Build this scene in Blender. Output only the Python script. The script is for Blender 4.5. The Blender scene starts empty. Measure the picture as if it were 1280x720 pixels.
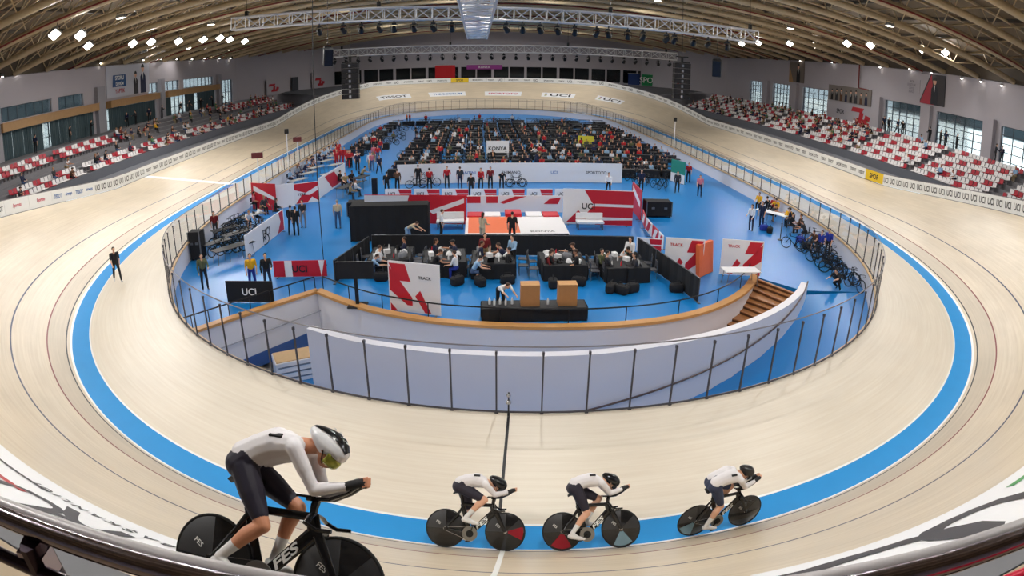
import bpy, bmesh, math, random
import numpy as np
from mathutils import Vector, Matrix, Quaternion
from mathutils.bvhtree import BVHTree
SC = bpy.context.scene
COL = SC.collection
PI = math.pi
random.seed(7)
R2D = math.degrees
D2R = math.radians

# ------------------------------------------------------------------ materials
MATS = {}
def srgb(c):
    return tuple(((v / 12.92) if v <= 0.04045 else ((v + 0.055) / 1.055) ** 2.4) for v in [x / 255 for x in c])
def M(name, rgb, rough=0.55, metal=0.0, var=0.06, scale=6.0, emit=0.0, bump=0.0, trans=0.0, alpha=1.0, spec=0.5):
    if name in MATS: return MATS[name]
    m = bpy.data.materials.new(name); m.use_nodes = True
    nt = m.node_tree; b = nt.nodes['Principled BSDF']
    c = srgb(rgb)
    b.inputs['Roughness'].default_value = rough; b.inputs['Metallic'].default_value = metal
    b.inputs['Specular IOR Level'].default_value = spec
    if var > 0:
        tc = nt.nodes.new('ShaderNodeTexCoord'); n = nt.nodes.new('ShaderNodeTexNoise')
        n.inputs['Scale'].default_value = scale; n.inputs['Detail'].default_value = 3
        mx = nt.nodes.new('ShaderNodeMix'); mx.data_type = 'RGBA'
        mx.inputs[6].default_value = tuple(v * (1 - var) for v in c) + (1,)
        mx.inputs[7].default_value = tuple(min(1, v * (1 + var)) for v in c) + (1,)
        nt.links.new(tc.outputs['Object'], n.inputs['Vector'])
        nt.links.new(n.outputs['Fac'], mx.inputs[0]); nt.links.new(mx.outputs[2], b.inputs['Base Color'])
        if bump > 0:
            bp = nt.nodes.new('ShaderNodeBump'); bp.inputs['Strength'].default_value = bump; bp.inputs['Distance'].default_value = 0.02
            nt.links.new(n.outputs['Fac'], bp.inputs['Height']); nt.links.new(bp.outputs['Normal'], b.inputs['Normal'])
    else:
        b.inputs['Base Color'].default_value = c + (1,)
    if emit > 0:
        b.inputs['Emission Color'].default_value = c + (1,); b.inputs['Emission Strength'].default_value = emit
    if trans > 0: b.inputs['Transmission Weight'].default_value = trans
    if alpha < 1: b.inputs['Alpha'].default_value = alpha
    MATS[name] = m
    return m

def wood_mat(name, c0, c1, rough=0.42, blotch=0.12):
    """long narrow strips running along the track: UV.x = metres along, UV.y = metres across"""
    m = bpy.data.materials.new(name); m.use_nodes = True; nt = m.node_tree; b = nt.nodes['Principled BSDF']
    uv = nt.nodes.new('ShaderNodeUVMap'); uv.uv_map = 'UVMap'
    mp = nt.nodes.new('ShaderNodeMapping'); mp.inputs['Scale'].default_value = (0.22, 9.0, 1)
    n = nt.nodes.new('ShaderNodeTexNoise'); n.inputs['Scale'].default_value = 1.0; n.inputs['Detail'].default_value = 4; n.inputs['Roughness'].default_value = 0.7
    n2 = nt.nodes.new('ShaderNodeTexNoise'); n2.inputs['Scale'].default_value = 0.35; n2.inputs['Detail'].default_value = 5
    mp2 = nt.nodes.new('ShaderNodeMapping'); mp2.inputs['Scale'].default_value = (1.0, 2.2, 1)
    mx = nt.nodes.new('ShaderNodeMix'); mx.data_type = 'RGBA'
    mx.inputs[6].default_value = srgb(c0) + (1,); mx.inputs[7].default_value = srgb(c1) + (1,)
    rmp = nt.nodes.new('ShaderNodeMapRange'); rmp.inputs[1].default_value = 0.3; rmp.inputs[2].default_value = 0.7
    mu = nt.nodes.new('ShaderNodeMix'); mu.data_type = 'RGBA'; mu.blend_type = 'MULTIPLY'; mu.inputs[0].default_value = 1.0
    r2 = nt.nodes.new('ShaderNodeMapRange'); r2.inputs[1].default_value = 0.3; r2.inputs[2].default_value = 0.7
    r2.inputs[3].default_value = 1 - blotch; r2.inputs[4].default_value = 1.0
    L = nt.links.new
    L(uv.outputs[0], mp.inputs[0]); L(mp.outputs[0], n.inputs['Vector']); L(uv.outputs[0], mp2.inputs[0]); L(mp2.outputs[0], n2.inputs['Vector'])
    L(n.outputs['Fac'], rmp.inputs[0]); L(rmp.outputs[0], mx.inputs[0]); L(n2.outputs['Fac'], r2.inputs[0])
    L(mx.outputs[2], mu.inputs[6]); L(r2.outputs[0], mu.inputs[7]); L(mu.outputs[2], b.inputs['Base Color'])
    b.inputs['Roughness'].default_value = rough
    return m

def clear_mat(name, tint, alpha):
    m = bpy.data.materials.new(name); m.use_nodes = True; nt = m.node_tree
    nt.nodes.remove(nt.nodes['Principled BSDF'])
    o = nt.nodes['Material Output']; t = nt.nodes.new('ShaderNodeBsdfTransparent'); g = nt.nodes.new('ShaderNodeBsdfGlossy')
    g.inputs['Roughness'].default_value = 0.05; t.inputs['Color'].default_value = srgb(tint) + (1,)
    fr = nt.nodes.new('ShaderNodeFresnel'); fr.inputs['IOR'].default_value = 1.4
    mth = nt.nodes.new('ShaderNodeMath'); mth.operation = 'MULTIPLY'; mth.inputs[1].default_value = alpha
    mx = nt.nodes.new('ShaderNodeMixShader')
    nt.links.new(fr.outputs[0], mth.inputs[0]); nt.links.new(mth.outputs[0], mx.inputs[0]); nt.links.new(t.outputs[0], mx.inputs[1]); nt.links.new(g.outputs[0], mx.inputs[2])
    nt.links.new(mx.outputs[0], o.inputs['Surface'])
    return m

# ------------------------------------------------------------------ mesh builder
class MB:
    def __init__(s): s.v = []; s.f = []; s.m = []; s.uv = None
    def add(s, verts, faces, m=0):
        b = len(s.v); s.v.extend([tuple(p) for p in verts])
        for f in faces: s.f.append(tuple(b + i for i in f)); s.m.append(m)
        return s
    def box(s, c, size, rz=0.0, m=0, mat=None):
        x, y, z = [d / 2 for d in size]; vs = []
        rot = mat if mat is not None else Matrix.Rotation(rz, 3, 'Z')
        for a in (-1, 1):
            for bb in (-1, 1):
                for cc in (-1, 1): vs.append(Vector(c) + rot @ Vector((a * x, bb * y, cc * z)))
        s.add(vs, [(0, 1, 3, 2), (4, 6, 7, 5), (0, 4, 5, 1), (2, 3, 7, 6), (0, 2, 6, 4), (1, 5, 7, 3)], m); return s
    def bevel_box(s, c, size, r, m=0, rz=0.0):
        x, y, z = [d / 2 for d in size]; r = min(r, x * .95, y * .95); rot = Matrix.Rotation(rz, 3, 'Z')
        pts = []
        for (sx, sy) in ((1, 1), (-1, 1), (-1, -1), (1, -1)):
            a0 = math.atan2(sy, sx) - PI / 4
            for k in range(4):
                a = a0 + k * PI / 6; pts.append((sx * (x - r) + r * math.cos(a), sy * (y - r) + r * math.sin(a)))
        n = len(pts); rr = min(r * .5, z * .5); vs = []
        for (zz, sh) in ((-z, rr), (-z + rr, 0), (z - rr, 0), (z, rr)):
            for (px, py) in pts:
                k = 1 - sh / max(x, y); vs.append(Vector(c) + rot @ Vector((px * k, py * k, zz)))
        fs = [tuple(reversed(range(n))), tuple(range(3 * n, 4 * n))]
        for i in range(3):
            for j in range(n): k = (j + 1) % n; fs.append((i * n + j, i * n + k, (i + 1) * n + k, (i + 1) * n + j))
        s.add(vs, fs, m); return s
    def path(s, pts, rad, seg=8, m=0, closed=False, flat=None, caps=True, up=None):
        """sweep a circle (or ellipse: flat=(a,b) factors) along points"""
        P = [Vector(p) for p in pts]; n = len(P); rad = rad if hasattr(rad, '__len__') else [rad] * n
        vs = []; prevu = None
        for i, p in enumerate(P):
            a = P[i - 1] if (i > 0 or closed) else P[i]; b = P[(i + 1) % n] if (i < n - 1 or closed) else P[i]
            t = (b - a); t = t.normalized() if t.length > 1e-9 else Vector((0, 0, 1))
            if prevu is None:
                u = Vector(up) if up is not None else (Vector((0, 0, 1)) if abs(t.z) < 0.95 else Vector((1, 0, 0)))
            else: u = prevu
            u = (u - t * u.dot(t)); u = u.normalized() if u.length > 1e-6 else t.orthogonal().normalized()
            w = t.cross(u); prevu = u; fa, fb = flat if flat else (1, 1)
            for k in range(seg):
                an = 2 * PI * k / seg; vs.append(p + u * (math.cos(an) * rad[i] * fa) + w * (math.sin(an) * rad[i] * fb))
        fs = []
        for i in range(n if closed else n - 1):
            j = (i + 1) % n
            for k in range(seg): l = (k + 1) % seg; fs.append((i * seg + k, i * seg + l, j * seg + l, j * seg + k))
        if caps and not closed: fs.append(tuple(reversed(range(seg)))); fs.append(tuple((n - 1) * seg + k for k in range(seg)))
        s.add(vs, fs, m); return s
    def tube(s, p0, p1, r0, r1=None, seg=8, m=0, flat=None, up=None):
        return s.path([p0, p1], [r0, r0 if r1 is None else r1], seg, m, flat=flat, up=up)
    def lathe(s, prof, seg=16, m=0, mat=None):
        """profile of (r, z) turned about local z"""
        mat = mat or Matrix.Identity(4); vs = []; n = len(prof)
        for (r, z) in prof:
            for k in range(seg): a = 2 * PI * k / seg; vs.append(mat @ Vector((r * math.cos(a), r * math.sin(a), z)))
        fs = []
        for i in range(n - 1):
            for k in range(seg): l = (k + 1) % seg; fs.append((i * seg + k, i * seg + l, (i + 1) * seg + l, (i + 1) * seg + k))
        if prof[0][0] > 1e-6: fs.append(tuple(reversed(range(seg))))
        if prof[-1][0] > 1e-6: fs.append(tuple((n - 1) * seg + k for k in range(seg)))
        s.add(vs, fs, m); return s
    def sphere(s, c, r, seg=12, rings=8, m=0, mat=None):
        r = r if hasattr(r, '__len__') else (r, r, r); mat = mat or Matrix.Identity(3); vs = []; fs = []
        for i in range(1, rings):
            t = PI * i / rings
            for k in range(seg):
                a = 2 * PI * k / seg; vs.append(Vector(c) + mat @ Vector((r[0] * math.sin(t) * math.cos(a), r[1] * math.sin(t) * math.sin(a), r[2] * math.cos(t))))
        for i in range(rings - 2):
            for k in range(seg): l = (k + 1) % seg; fs.append((i * seg + k, (i + 1) * seg + k, (i + 1) * seg + l, i * seg + l))
        tp = len(vs); vs.append(Vector(c) + mat @ Vector((0, 0, r[2]))); vs.append(Vector(c) + mat @ Vector((0, 0, -r[2])))
        for k in range(seg):
            l = (k + 1) % seg; fs.append((tp, k, l)); b = (rings - 2) * seg; fs.append((tp + 1, b + l, b + k))
        s.add(vs, fs, m); return s
    def capsule(s, p0, p1, r0, r1, seg=12, m=0):
        p0 = Vector(p0); p1 = Vector(p1); d = p1 - p0; t = d.normalized() if d.length > 1e-6 else Vector((0, 0, 1)); pts = []; rs = []
        for k in range(5): a = PI / 2 * k / 5; pts.append(p0 - t * (r0 * math.cos(a))); rs.append(max(1e-4, r0 * math.sin(a)))
        for k in range(6): a = PI / 2 * k / 5; pts.append(p1 + t * (r1 * math.sin(a))); rs.append(max(1e-4, r1 * math.cos(a)))
        pts.insert(5, p0); rs.insert(5, r0)
        return s.path(pts, rs, seg, m)
    def prism(s, poly, z0, z1, m=0):
        n = len(poly); vs = [(x, y, z0) for x, y in poly] + [(x, y, z1) for x, y in poly]
        s.add(vs, [tuple(reversed(range(n))), tuple(range(n, 2 * n))] + [(i, (i + 1) % n, n + (i + 1) % n, n + i) for i in range(n)], m); return s
    def slab(s, poly3, off, m=0):
        """a flat polygon (3-D points) given thickness by the vector off"""
        n = len(poly3); o = Vector(off); vs = [Vector(p) for p in poly3] + [Vector(p) + o for p in poly3]
        s.add(vs, [tuple(reversed(range(n))), tuple(range(n, 2 * n))] + [(i, (i + 1) % n, n + (i + 1) % n, n + i) for i in range(n)], m); return s
    def join(s, o, mat=None, m=None):
        mat = mat or Matrix.Identity(4)
        s_b = len(s.v); s.v.extend([tuple(mat @ Vector(p)) for p in o.v])
        for f, mm in zip(o.f, o.m): s.f.append(tuple(s_b + i for i in f)); s.m.append(mm if m is None else m)
        return s
    def mesh(s, name, mats, smooth=False):
        me = bpy.data.meshes.new(name); me.from_pydata(s.v, [], s.f)
        for mt in (mats if isinstance(mats, (list, tuple)) else [mats]): me.materials.append(mt)
        me.polygons.foreach_set('material_index', s.m)
        if smooth: me.polygons.foreach_set('use_smooth', [True] * len(s.f))
        me.update()
        bm = bmesh.new(); bm.from_mesh(me); bmesh.ops.recalc_face_normals(bm, faces=bm.faces); bm.to_mesh(me); bm.free()
        if smooth:
            try: me.set_sharp_from_angle(angle=D2R(42))
            except Exception: pass
        return me
    def build(s, name, mats, parent=None, smooth=False, label=None, world=False):
        return link(name, s.mesh(name, mats, smooth), parent, label, world)

def link(name, me, parent=None, label=None, world=False):
    o = bpy.data.objects.new(name, me); COL.objects.link(o)
    if parent is not None:
        o.parent = parent
        if world: o.matrix_parent_inverse = parent.matrix_basis.inverted()
    if label: o['label'] = label
    return o
def tag(o, label, cat, group=None, kind=None):
    o['label'] = label; o['category'] = cat
    if group: o['group'] = group
    if kind: o['kind'] = kind
    return o
def struct(o, label=None):
    o['kind'] = 'structure'
    if label: o['label'] = label
    return o
def thing(name, label, cat, loc=(0, 0, 0), rz=0.0, group=None):
    o = bpy.data.objects.new(name, None); COL.objects.link(o); o.location = loc; o.rotation_euler = (0, 0, rz)
    o.empty_display_size = 0.1
    return tag(o, label, cat, group)
def dup(root, loc=None, rz=None, label=None, group=None, parent=None, scale=None):
    c = root.copy(); COL.objects.link(c)
    if parent is not None: c.parent = parent
    if loc is not None: c.location = loc
    if rz is not None: c.rotation_euler = (0, 0, rz)
    if scale is not None: c.scale = (scale,) * 3
    if label: c['label'] = label
    if group: c['group'] = group
    for ch in list(root.children): dup(ch, parent=c)
    return c

_TXT = {}
def text_faces(txt, bold=0.0, shear=0.0):
    key = (txt, bold, shear)
    if key in _TXT: return _TXT[key]
    cu = bpy.data.curves.new('t', 'FONT'); cu.body = txt; cu.size = 1.0; cu.resolution_u = 3; cu.offset = bold; cu.shear = shear
    ob = bpy.data.objects.new('t', cu); COL.objects.link(ob)
    dg = bpy.context.evaluated_depsgraph_get(); dg.update()
    me = bpy.data.meshes.new_from_object(ob.evaluated_get(dg))
    vs = [(v.co.x, v.co.y) for v in me.vertices]; fs = [tuple(p.vertices) for p in me.polygons]
    bpy.data.objects.remove(ob); bpy.data.meshes.remove(me); bpy.data.curves.remove(cu)
    if vs:
        x0 = min(v[0] for v in vs); x1 = max(v[0] for v in vs); y0 = min(v[1] for v in vs); y1 = max(v[1] for v in vs)
    else: x0 = x1 = y0 = y1 = 0
    _TXT[key] = ([(x - x0, y - y0) for x, y in vs], fs, x1 - x0, y1 - y0)
    return _TXT[key]
def put_text(mb, txt, org, ex, ey, width=None, height=None, m=0, bold=0.01, center=True, lift=0.006, shear=0.0):
    """flat lettering on the plane through org spanned by unit vectors ex, ey"""
    vs, fs, w, h = text_faces(txt, bold, shear)
    if not vs: return
    sx = (width / w) if width else None; sy = (height / h) if height else None
    sx = sx or sy; sy = sy or sx
    ex = Vector(ex); ey = Vector(ey); n = ex.cross(ey).normalized(); o = Vector(org)
    cx = w / 2 if center else 0; cy = h / 2 if center else 0
    mb.add([o + ex * ((x - cx) * sx) + ey * ((y - cy) * sy) + n * lift for x, y in vs], fs, m)

# ------------------------------------------------------------------ camera (equisolid fisheye on a full-frame body)
S = 1.15
P_ = [-2.046398390580663, -59.13948158145592, 7.262115580766592, 3.2399347313201154, 20.04557959491731, 0.48167582668475695, 799.031875421781, -0.5000007367368251, 38.33034397270729, 26.446631222686772, 3.2763546123583036, 0.6604904472743865, 7.686091522100753, 2.348644126474437, 35.4211533221485, 8.084001946999209, -7.347015995587023, 2.412198521415288, 1.2776998070113994, 0.0]
CAM = Vector((P_[0] * S, P_[1] * S, P_[2] * S)); FPX = P_[6]
_pan, _pit, _rol = [D2R(v) for v in P_[3:6]]
_f = Vector((math.sin(_pan) * math.cos(_pit), math.cos(_pan) * math.cos(_pit), -math.sin(_pit)))
_r = Vector((math.cos(_pan), -math.sin(_pan), 0)); _u = _r.cross(_f)
_r2 = _r * math.cos(_rol) + _u * math.sin(_rol); _u2 = -_r * math.sin(_rol) + _u * math.cos(_rol)
def ray(px, py):
    dx, dy = px - 640, 360 - py; R = math.hypot(dx, dy) + 1e-9; t = 2 * math.asin(R / (2 * FPX))
    return _r2 * (math.sin(t) * dx / R) + _u2 * (math.sin(t) * dy / R) + _f * math.cos(t)
def at(px, py, z): d = ray(px, py); return CAM + d * ((z - CAM.z) / d.z)
def aty(px, py, y): d = ray(px, py); return CAM + d * ((y - CAM.y) / d.y)
def atx(px, py, x): d = ray(px, py); return CAM + d * ((x - CAM.x) / d.x)
cam_d = bpy.data.cameras.new('camera'); cam_o = bpy.data.objects.new('camera', cam_d); COL.objects.link(cam_o)
cam_d.type = 'PANO'; cam_d.panorama_type = 'FISHEYE_EQUISOLID'
cam_d.sensor_fit = 'HORIZONTAL'; cam_d.sensor_width = 36.0; cam_d.sensor_height = 20.25
cam_d.fisheye_lens = FPX / 1280 * 36.0; cam_d.fisheye_fov = D2R(170)
cam_d.clip_start = 0.05; cam_d.clip_end = 1000
cam_o.matrix_world = Matrix((( _r2.x, _u2.x, -_f.x, CAM.x), (_r2.y, _u2.y, -_f.y, CAM.y), (_r2.z, _u2.z, -_f.z, CAM.z), (0, 0, 0, 1)))
SC.camera = cam_o
SC.view_settings.view_transform = 'Standard'; SC.view_settings.look = 'None'; SC.view_settings.gamma = 1.0
SC.view_settings.exposure = 0.10
try: SC.view_settings.use_curve_mapping = False
except Exception: pass
SC.cycles.use_denoising = True
SC.cycles.max_bounces = 6; SC.cycles.diffuse_bounces = 3; SC.cycles.transparent_max_bounces = 12; SC.cycles.sample_clamp_indirect = 6.0
# ------------------------------------------------------------------ track geometry
ZF = -1.1            # infield floor
ZL = -3.5            # lower passage floor
def _track():
    Ls, Lt = P_[8], P_[9]; L = 250.0; h = L / 2; La = h - Ls - 2 * Lt; kmax = PI / (La + Lt); Mn = 800
    s = (np.arange(Mn) + .5) * L / Mn; u = np.mod(s, h)
    k = np.interp(u, [0, Ls / 2, Ls / 2 + Lt, Ls / 2 + Lt + La, Ls / 2 + 2 * Lt + La, h], [0, 0, kmax, kmax, 0, 0])
    bank = (k / kmax) ** P_[18]; th = PI / 2 + np.cumsum(k) * L / Mn - k * L / Mn / 2
    x = np.cumsum(np.cos(th)) * L / Mn; y = np.cumsum(np.sin(th)) * L / Mn; x -= x.mean(); y -= y.mean()
    return np.stack([x, y], 1) * S, np.stack([np.sin(th), -np.cos(th)], 1), bank, s * S, th
TC, TN, TB, TS, TH = _track(); NT = 800
WS, WB, WT, WST = [v * S for v in P_[10:14]]
WT = 8.35; STEEP = D2R(5.0)      # the upper banking steepens a little in the bends
BETA = np.radians(P_[15] + (P_[14] - P_[15]) * TB); BS = D2R(P_[16]); BB = D2R(P_[17])
BL = 0.2 * S
X_BO = -BL * np.cos(BETA); X_BI = X_BO - WB * math.cos(BB); X_F = X_BI - WS
Z_BI = WS * math.tan(BS); Z_BO = Z_BI + WB * math.sin(BB)
def _lerp(arr, i):
    i0 = int(math.floor(i)) % NT; i1 = (i0 + 1) % NT; w = i - math.floor(i); return arr[i0] * (1 - w) + arr[i1] * w
def tpos(i, d, lift=0.0):
    """point at lap index i, d = metres up the slope from the outer edge of the blue band (negative: inside it); also frame"""
    c = _lerp(TC, i); n = _lerp(TN, i); b = _lerp(BETA, i); xb = _lerp(X_BO, i); n = n / np.hypot(*n)
    if d > WST:
        b2 = b + STEEP * _lerp(TB, i); off, z, sl = xb + WST * math.cos(b) + (d - WST) * math.cos(b2), Z_BO + WST * math.sin(b) + (d - WST) * math.sin(b2), b2
    elif d >= 0: off, z, sl = xb + d * math.cos(b), Z_BO + d * math.sin(b), b
    elif d > -WB: off, z, sl = xb + d * math.cos(BB), Z_BO + d * math.sin(BB), BB
    else: off, z, sl = xb - WB * math.cos(BB) + (d + WB), Z_BI + (d + WB) * math.tan(BS), BS
    nv = Vector((-n[0] * math.sin(sl), -n[1] * math.sin(sl), math.cos(sl)))       # surface normal
    out = Vector((n[0] * math.cos(sl), n[1] * math.cos(sl), math.sin(sl)))         # up the slope
    tan = Vector((-n[1], n[0], 0))                                               # direction of travel
    return Vector((c[0] + n[0] * off, c[1] + n[1] * off, z)) + nv * lift, tan, out, nv
def idx_at(x, y):
    return int(np.argmin((TC[:, 0] - x) ** 2 + (TC[:, 1] - y) ** 2))
m_safe = wood_mat('pale_safety_zone_wood', (222, 209, 189), (234, 224, 207), 0.4, 0.06)
m_wood = wood_mat('track_pine', (208, 190, 163), (226, 211, 187), 0.36, 0.12)
m_lane = wood_mat('sprinter_lane_pine', (190, 174, 150), (208, 192, 168), 0.4, 0.1)
m_blue = M('blue_band_paint', (32, 144, 214), 0.6, var=0.05, scale=1.5, spec=0.25)
m_lwht = M('line_white', (240, 240, 236), 0.45, var=0.02)
m_lblk = M('line_black', (26, 24, 26), 0.5, var=0.02)
m_lred = M('line_red', (120, 32, 28), 0.5, var=0.02)
m_lblu = M('line_dark_blue', (48, 54, 84), 0.5, var=0.02)
m_edge = M('track_edge_ply', (212, 178, 132), 0.5)
def strip(name, bounds, mats_ix, mats, lift=0.0):
    """the lap-long surface: bounds = d values, mats_ix = material per strip"""
    nb = len(bounds); vs = []
    for i in range(NT):
        for d in bounds: vs.append(tpos(i, d, lift)[0])
    fs = []; mi = []; uvs = []
    for i in range(NT):
        j = (i + 1) % NT
        for k in range(nb - 1):
            fs.append((i * nb + k, i * nb + k + 1, j * nb + k + 1, j * nb + k)); mi.append(mats_ix[k])
            s0 = TS[i]; s1 = TS[i] + (TS[1] - TS[0]); uvs.append(((s0, bounds[k]), (s0, bounds[k + 1]), (s1, bounds[k + 1]), (s1, bounds[k])))
    me = bpy.data.meshes.new(name); me.from_pydata(vs, [], fs)
    for m in mats: me.materials.append(m)
    me.polygons.foreach_set('material_index', mi); me.polygons.foreach_set('use_smooth', [True] * len(fs))
    uvl = me.uv_layers.new(name='UVMap'); uvl.data.foreach_set('uv', [c for f in uvs for p in f for c in p]); me.update()
    return me
EPS = 1e-4
_b = [-WB - WS, -WB - 0.06, -WB, -1e-6, 0.10, BL, BL + 0.06, BL + 0.86, BL + 0.92, WST - 0.035, WST + 0.035, 4.2, 6.2, 7.6, WT]
_m = [0, 4, 3, 4, 1, 5, 2, 6, 1, 7, 1, 1, 1, 1]
track_me = strip('track', _b, _m, [m_safe, m_wood, m_lane, m_blue, m_lwht, m_lblk, m_lred, m_lblu])
track = struct(link('track_surface', track_me), 'pale banked wooden cycling track with a wide blue inner band')
TBVH = BVHTree.FromPolygons([v.co.copy() for v in track_me.vertices], [tuple(p.vertices) for p in track_me.polygons])
def on_track(px, py):
    d = ray(px, py); h = TBVH.ray_cast(CAM, d); return h[0]
def track_coords(p):
    """lap index and slope distance of a point on the banking"""
    i = idx_at(p.x, p.y); best = None
    for q in np.linspace(i - 3, i + 3, 61):
        c = _lerp(TC, q); n = _lerp(TN, q); t = abs((p.x - c[0]) * -n[1] + (p.y - c[1]) * n[0])
        if best is None or t < best[0]: best = (t, q)
    q = best[1]; c = _lerp(TC, q); n = _lerp(TN, q); off = (p.x - c[0]) * n[0] + (p.y - c[1]) * n[1]
    b = _lerp(BETA, q); xb = _lerp(X_BO, q)
    xs = xb + WST * math.cos(b)
    if off >= xs: return q, WST + (off - xs) / math.cos(b + STEEP * _lerp(TB, q))
    if off >= xb: return q, (off - xb) / math.cos(b)
    if off >= xb - WB * math.cos(BB): return q, (off - xb) / math.cos(BB)
    return q, off - (xb - WB * math.cos(BB)) - WB
# inner lip and outer skirt of the track
mb = MB(); mo = MB()
for i in range(NT):
    j = (i + 1) % NT
    a, b = tpos(i, -WB - WS)[0], tpos(j, -WB - WS)[0]
    n0 = Vector((*TN[i], 0)); n1 = Vector((*TN[j], 0))
    mb.add([a, b, b - n1 * .09, a - n0 * .09, a + Vector((0, 0, -.08)) , b + Vector((0, 0, -.08)), b - n1 * .09 + Vector((0, 0, -.08)), a - n0 * .09 + Vector((0, 0, -.08))],
           [(0, 1, 2, 3), (3, 2, 6, 7), (7, 6, 5, 4)])
    a, b = tpos(i, WT)[0], tpos(j, WT)[0]; zg = ZF
    mo.add([a, b, b + n1 * .28, a + n0 * .28, a + n0 * .28 + Vector((0, 0, zg - a.z)), b + n1 * .28 + Vector((0, 0, zg - b.z))], [(0, 1, 2, 3), (3, 2, 5, 4)])
struct(mb.build('trim_1', m_edge, smooth=True)); struct(mo.build('track_skirt', M('grey_skirt', (120, 120, 124), 0.7), smooth=True))
# lines painted across the track
def cross_line(name, i, w, d0, d1, mat, label, n=14):
    mb = MB(); ds = np.linspace(d0, d1, n); pts = []
    for d in ds:
        p, t, o, nv = tpos(i, d, 0.006); pts += [p - t * w / 2, p + t * w / 2]
    mb.add(pts, [(2 * k, 2 * k + 1, 2 * k + 3, 2 * k + 2) for k in range(n - 1)]); ob = mb.build(name, mat, smooth=True); return struct(ob, label)
q_, _d = track_coords(on_track(633, 557)); I_NEAR = q_
cross_line('trim_2', q_, 0.07, -WB - WS, -WB - .06, m_lblk, 'thin black line across the pale inner zone in front of the near fence')
cross_line('trim_3', track_coords(on_track(628, 690))[0], 0.09, 0.02, WT * .62, m_lwht, 'short white line up the near banking')
q_, _d = track_coords(on_track(245, 226)); I_FIN = q_
cross_line('trim_4', q_, 0.75, -WB, WT, m_lwht, 'wide white finish line across the far straight')
# ------------------------------------------------------------------ building shell
XW = 44.0; YB = 72.0; YF = -84.0; ZT = 11.9
m_wallw = M('white_render', (176, 170, 176), 0.8, var=0.03, scale=0.4)
m_wallg = M('grey_render', (150, 148, 154), 0.8, var=0.03, scale=0.4)
m_frame = M('window_frame_dark', (52, 58, 66), 0.5, 0.3)
m_glass = clear_mat('window_glass', (238, 246, 248), 0.8)
m_teal = M('teal_glass_curtain', (58, 84, 92), 0.7)
m_wbeam = M('timber_fascia', (166, 128, 84), 0.6, var=0.15, scale=3)
m_conc = M('concourse_grey', (104, 106, 112), 0.75, var=0.1, scale=0.8)
m_step = M('terrace_grey', (116, 114, 118), 0.8, var=0.1, scale=0.8)
def roof_z(x): return ZT + 3.9 * (1 - (x / XW) ** 2)
def wall_with_holes(name, side, holes, y0, y1, z0, z1, mat, t=0.5):
    """a long wall at x = side*XW with rectangular holes (ya, yb, za, zb), built as piers and bands"""
    mb = MB(); x = side * (XW + t / 2); ys = sorted(set([y0, y1] + [v for h in holes for v in h[:2]]))
    for a, b in zip(ys[:-1], ys[1:]):
        mid = (a + b) / 2; hs = sorted([(h[2], h[3]) for h in holes if h[0] <= mid <= h[1]]); z = z0
        for (za, zb) in hs + [(z1, z1)]:
            if za > z + 1e-3: mb.box((x, mid, (z + za) / 2), (t, b - a, za - z))
            z = max(z, zb)
    return struct(mb.build(name, mat))
right_holes = [(-33.5, -25.6, 3.9, 7.9), (-22.9, -15.4, 4.3, 7.9), (-12.5, -5.5, 4.3, 8.1), (8.2, 15.6, 4.4, 8.1), (19.9, 25.8, 4.4, 8.1), (30, 35, 4.4, 8.1), (-46, -37, 3.9, 7.9)]
left_holes = []
for (a, b) in [(-44, -35), (-33.5, -25.5), (-24.5, -8.0), (-5.0, 7.6), (9.8, 28.2)]: left_holes.append((a, b, 4.0, 7.0))
for (a, b) in [(-44, -35), (-33, -25.5), (-24, -15.6), (-14.5, -9.6), (5.6, 8.6), (10, 15), (16.4, 27.6)]: left_holes.append((a, b, 7.9, 9.2))
left_holes.append((30.3, 36, 4.2, 8.4))
wall_with_holes('wall_right', 1, right_holes, YF, 46, -1.2, ZT + .05, m_wallw)
wall_with_holes('wall_left', -1, left_holes, YF, 38, -1.2, ZT + .05, m_wallw)
nwin = [0]
def window(side, h, nx, nz, curtain=None):
    nwin[0] += 1; ya, yb, za, zb = h; x = side * (XW + .25); f = MB(); g = MB()
    for k in range(nx + 1): f.box((x, ya + (yb - ya) * k / nx, (za + zb) / 2), (.10, .10 if k in (0, nx) else .07, zb - za))
    for k in range(nz + 1): f.box((x, (ya + yb) / 2, za + (zb - za) * k / nz), (.098, yb - ya, .10 if k in (0, nz) else .07))
    w = struct(f.build('window_%d' % nwin[0], m_frame)); g.box((x, (ya + yb) / 2, (za + zb) / 2), (.02, yb - ya - .05, zb - za - .05))
    p = g.build('window_pane', m_glass, w)
    return w
for h in right_holes: window(1, h, 5, 5)
for h in left_holes: window(-1, h, max(2, int((h[1] - h[0]) / 1.3)), 1 if h[3] - h[2] < 2 else 2)
# timber fascias over the left glazing
for k, (a, b) in enumerate([(-44, -35), (-33.5, -25.2), (-24.6, -7.6), (-5.0, 7.5), (9.9, 28.6)]):
    mb = MB(); mb.box((-XW + .35, (a + b) / 2, 7.38), (.9, b - a, .75)); mb.box((-XW + .36, (a + b) / 2, 7.79), (.98, b - a + .1, .07))
    struct(mb.build('trim_%d' % (10 + k), m_wbeam), 'long timber fascia over the left glazing')
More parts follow.
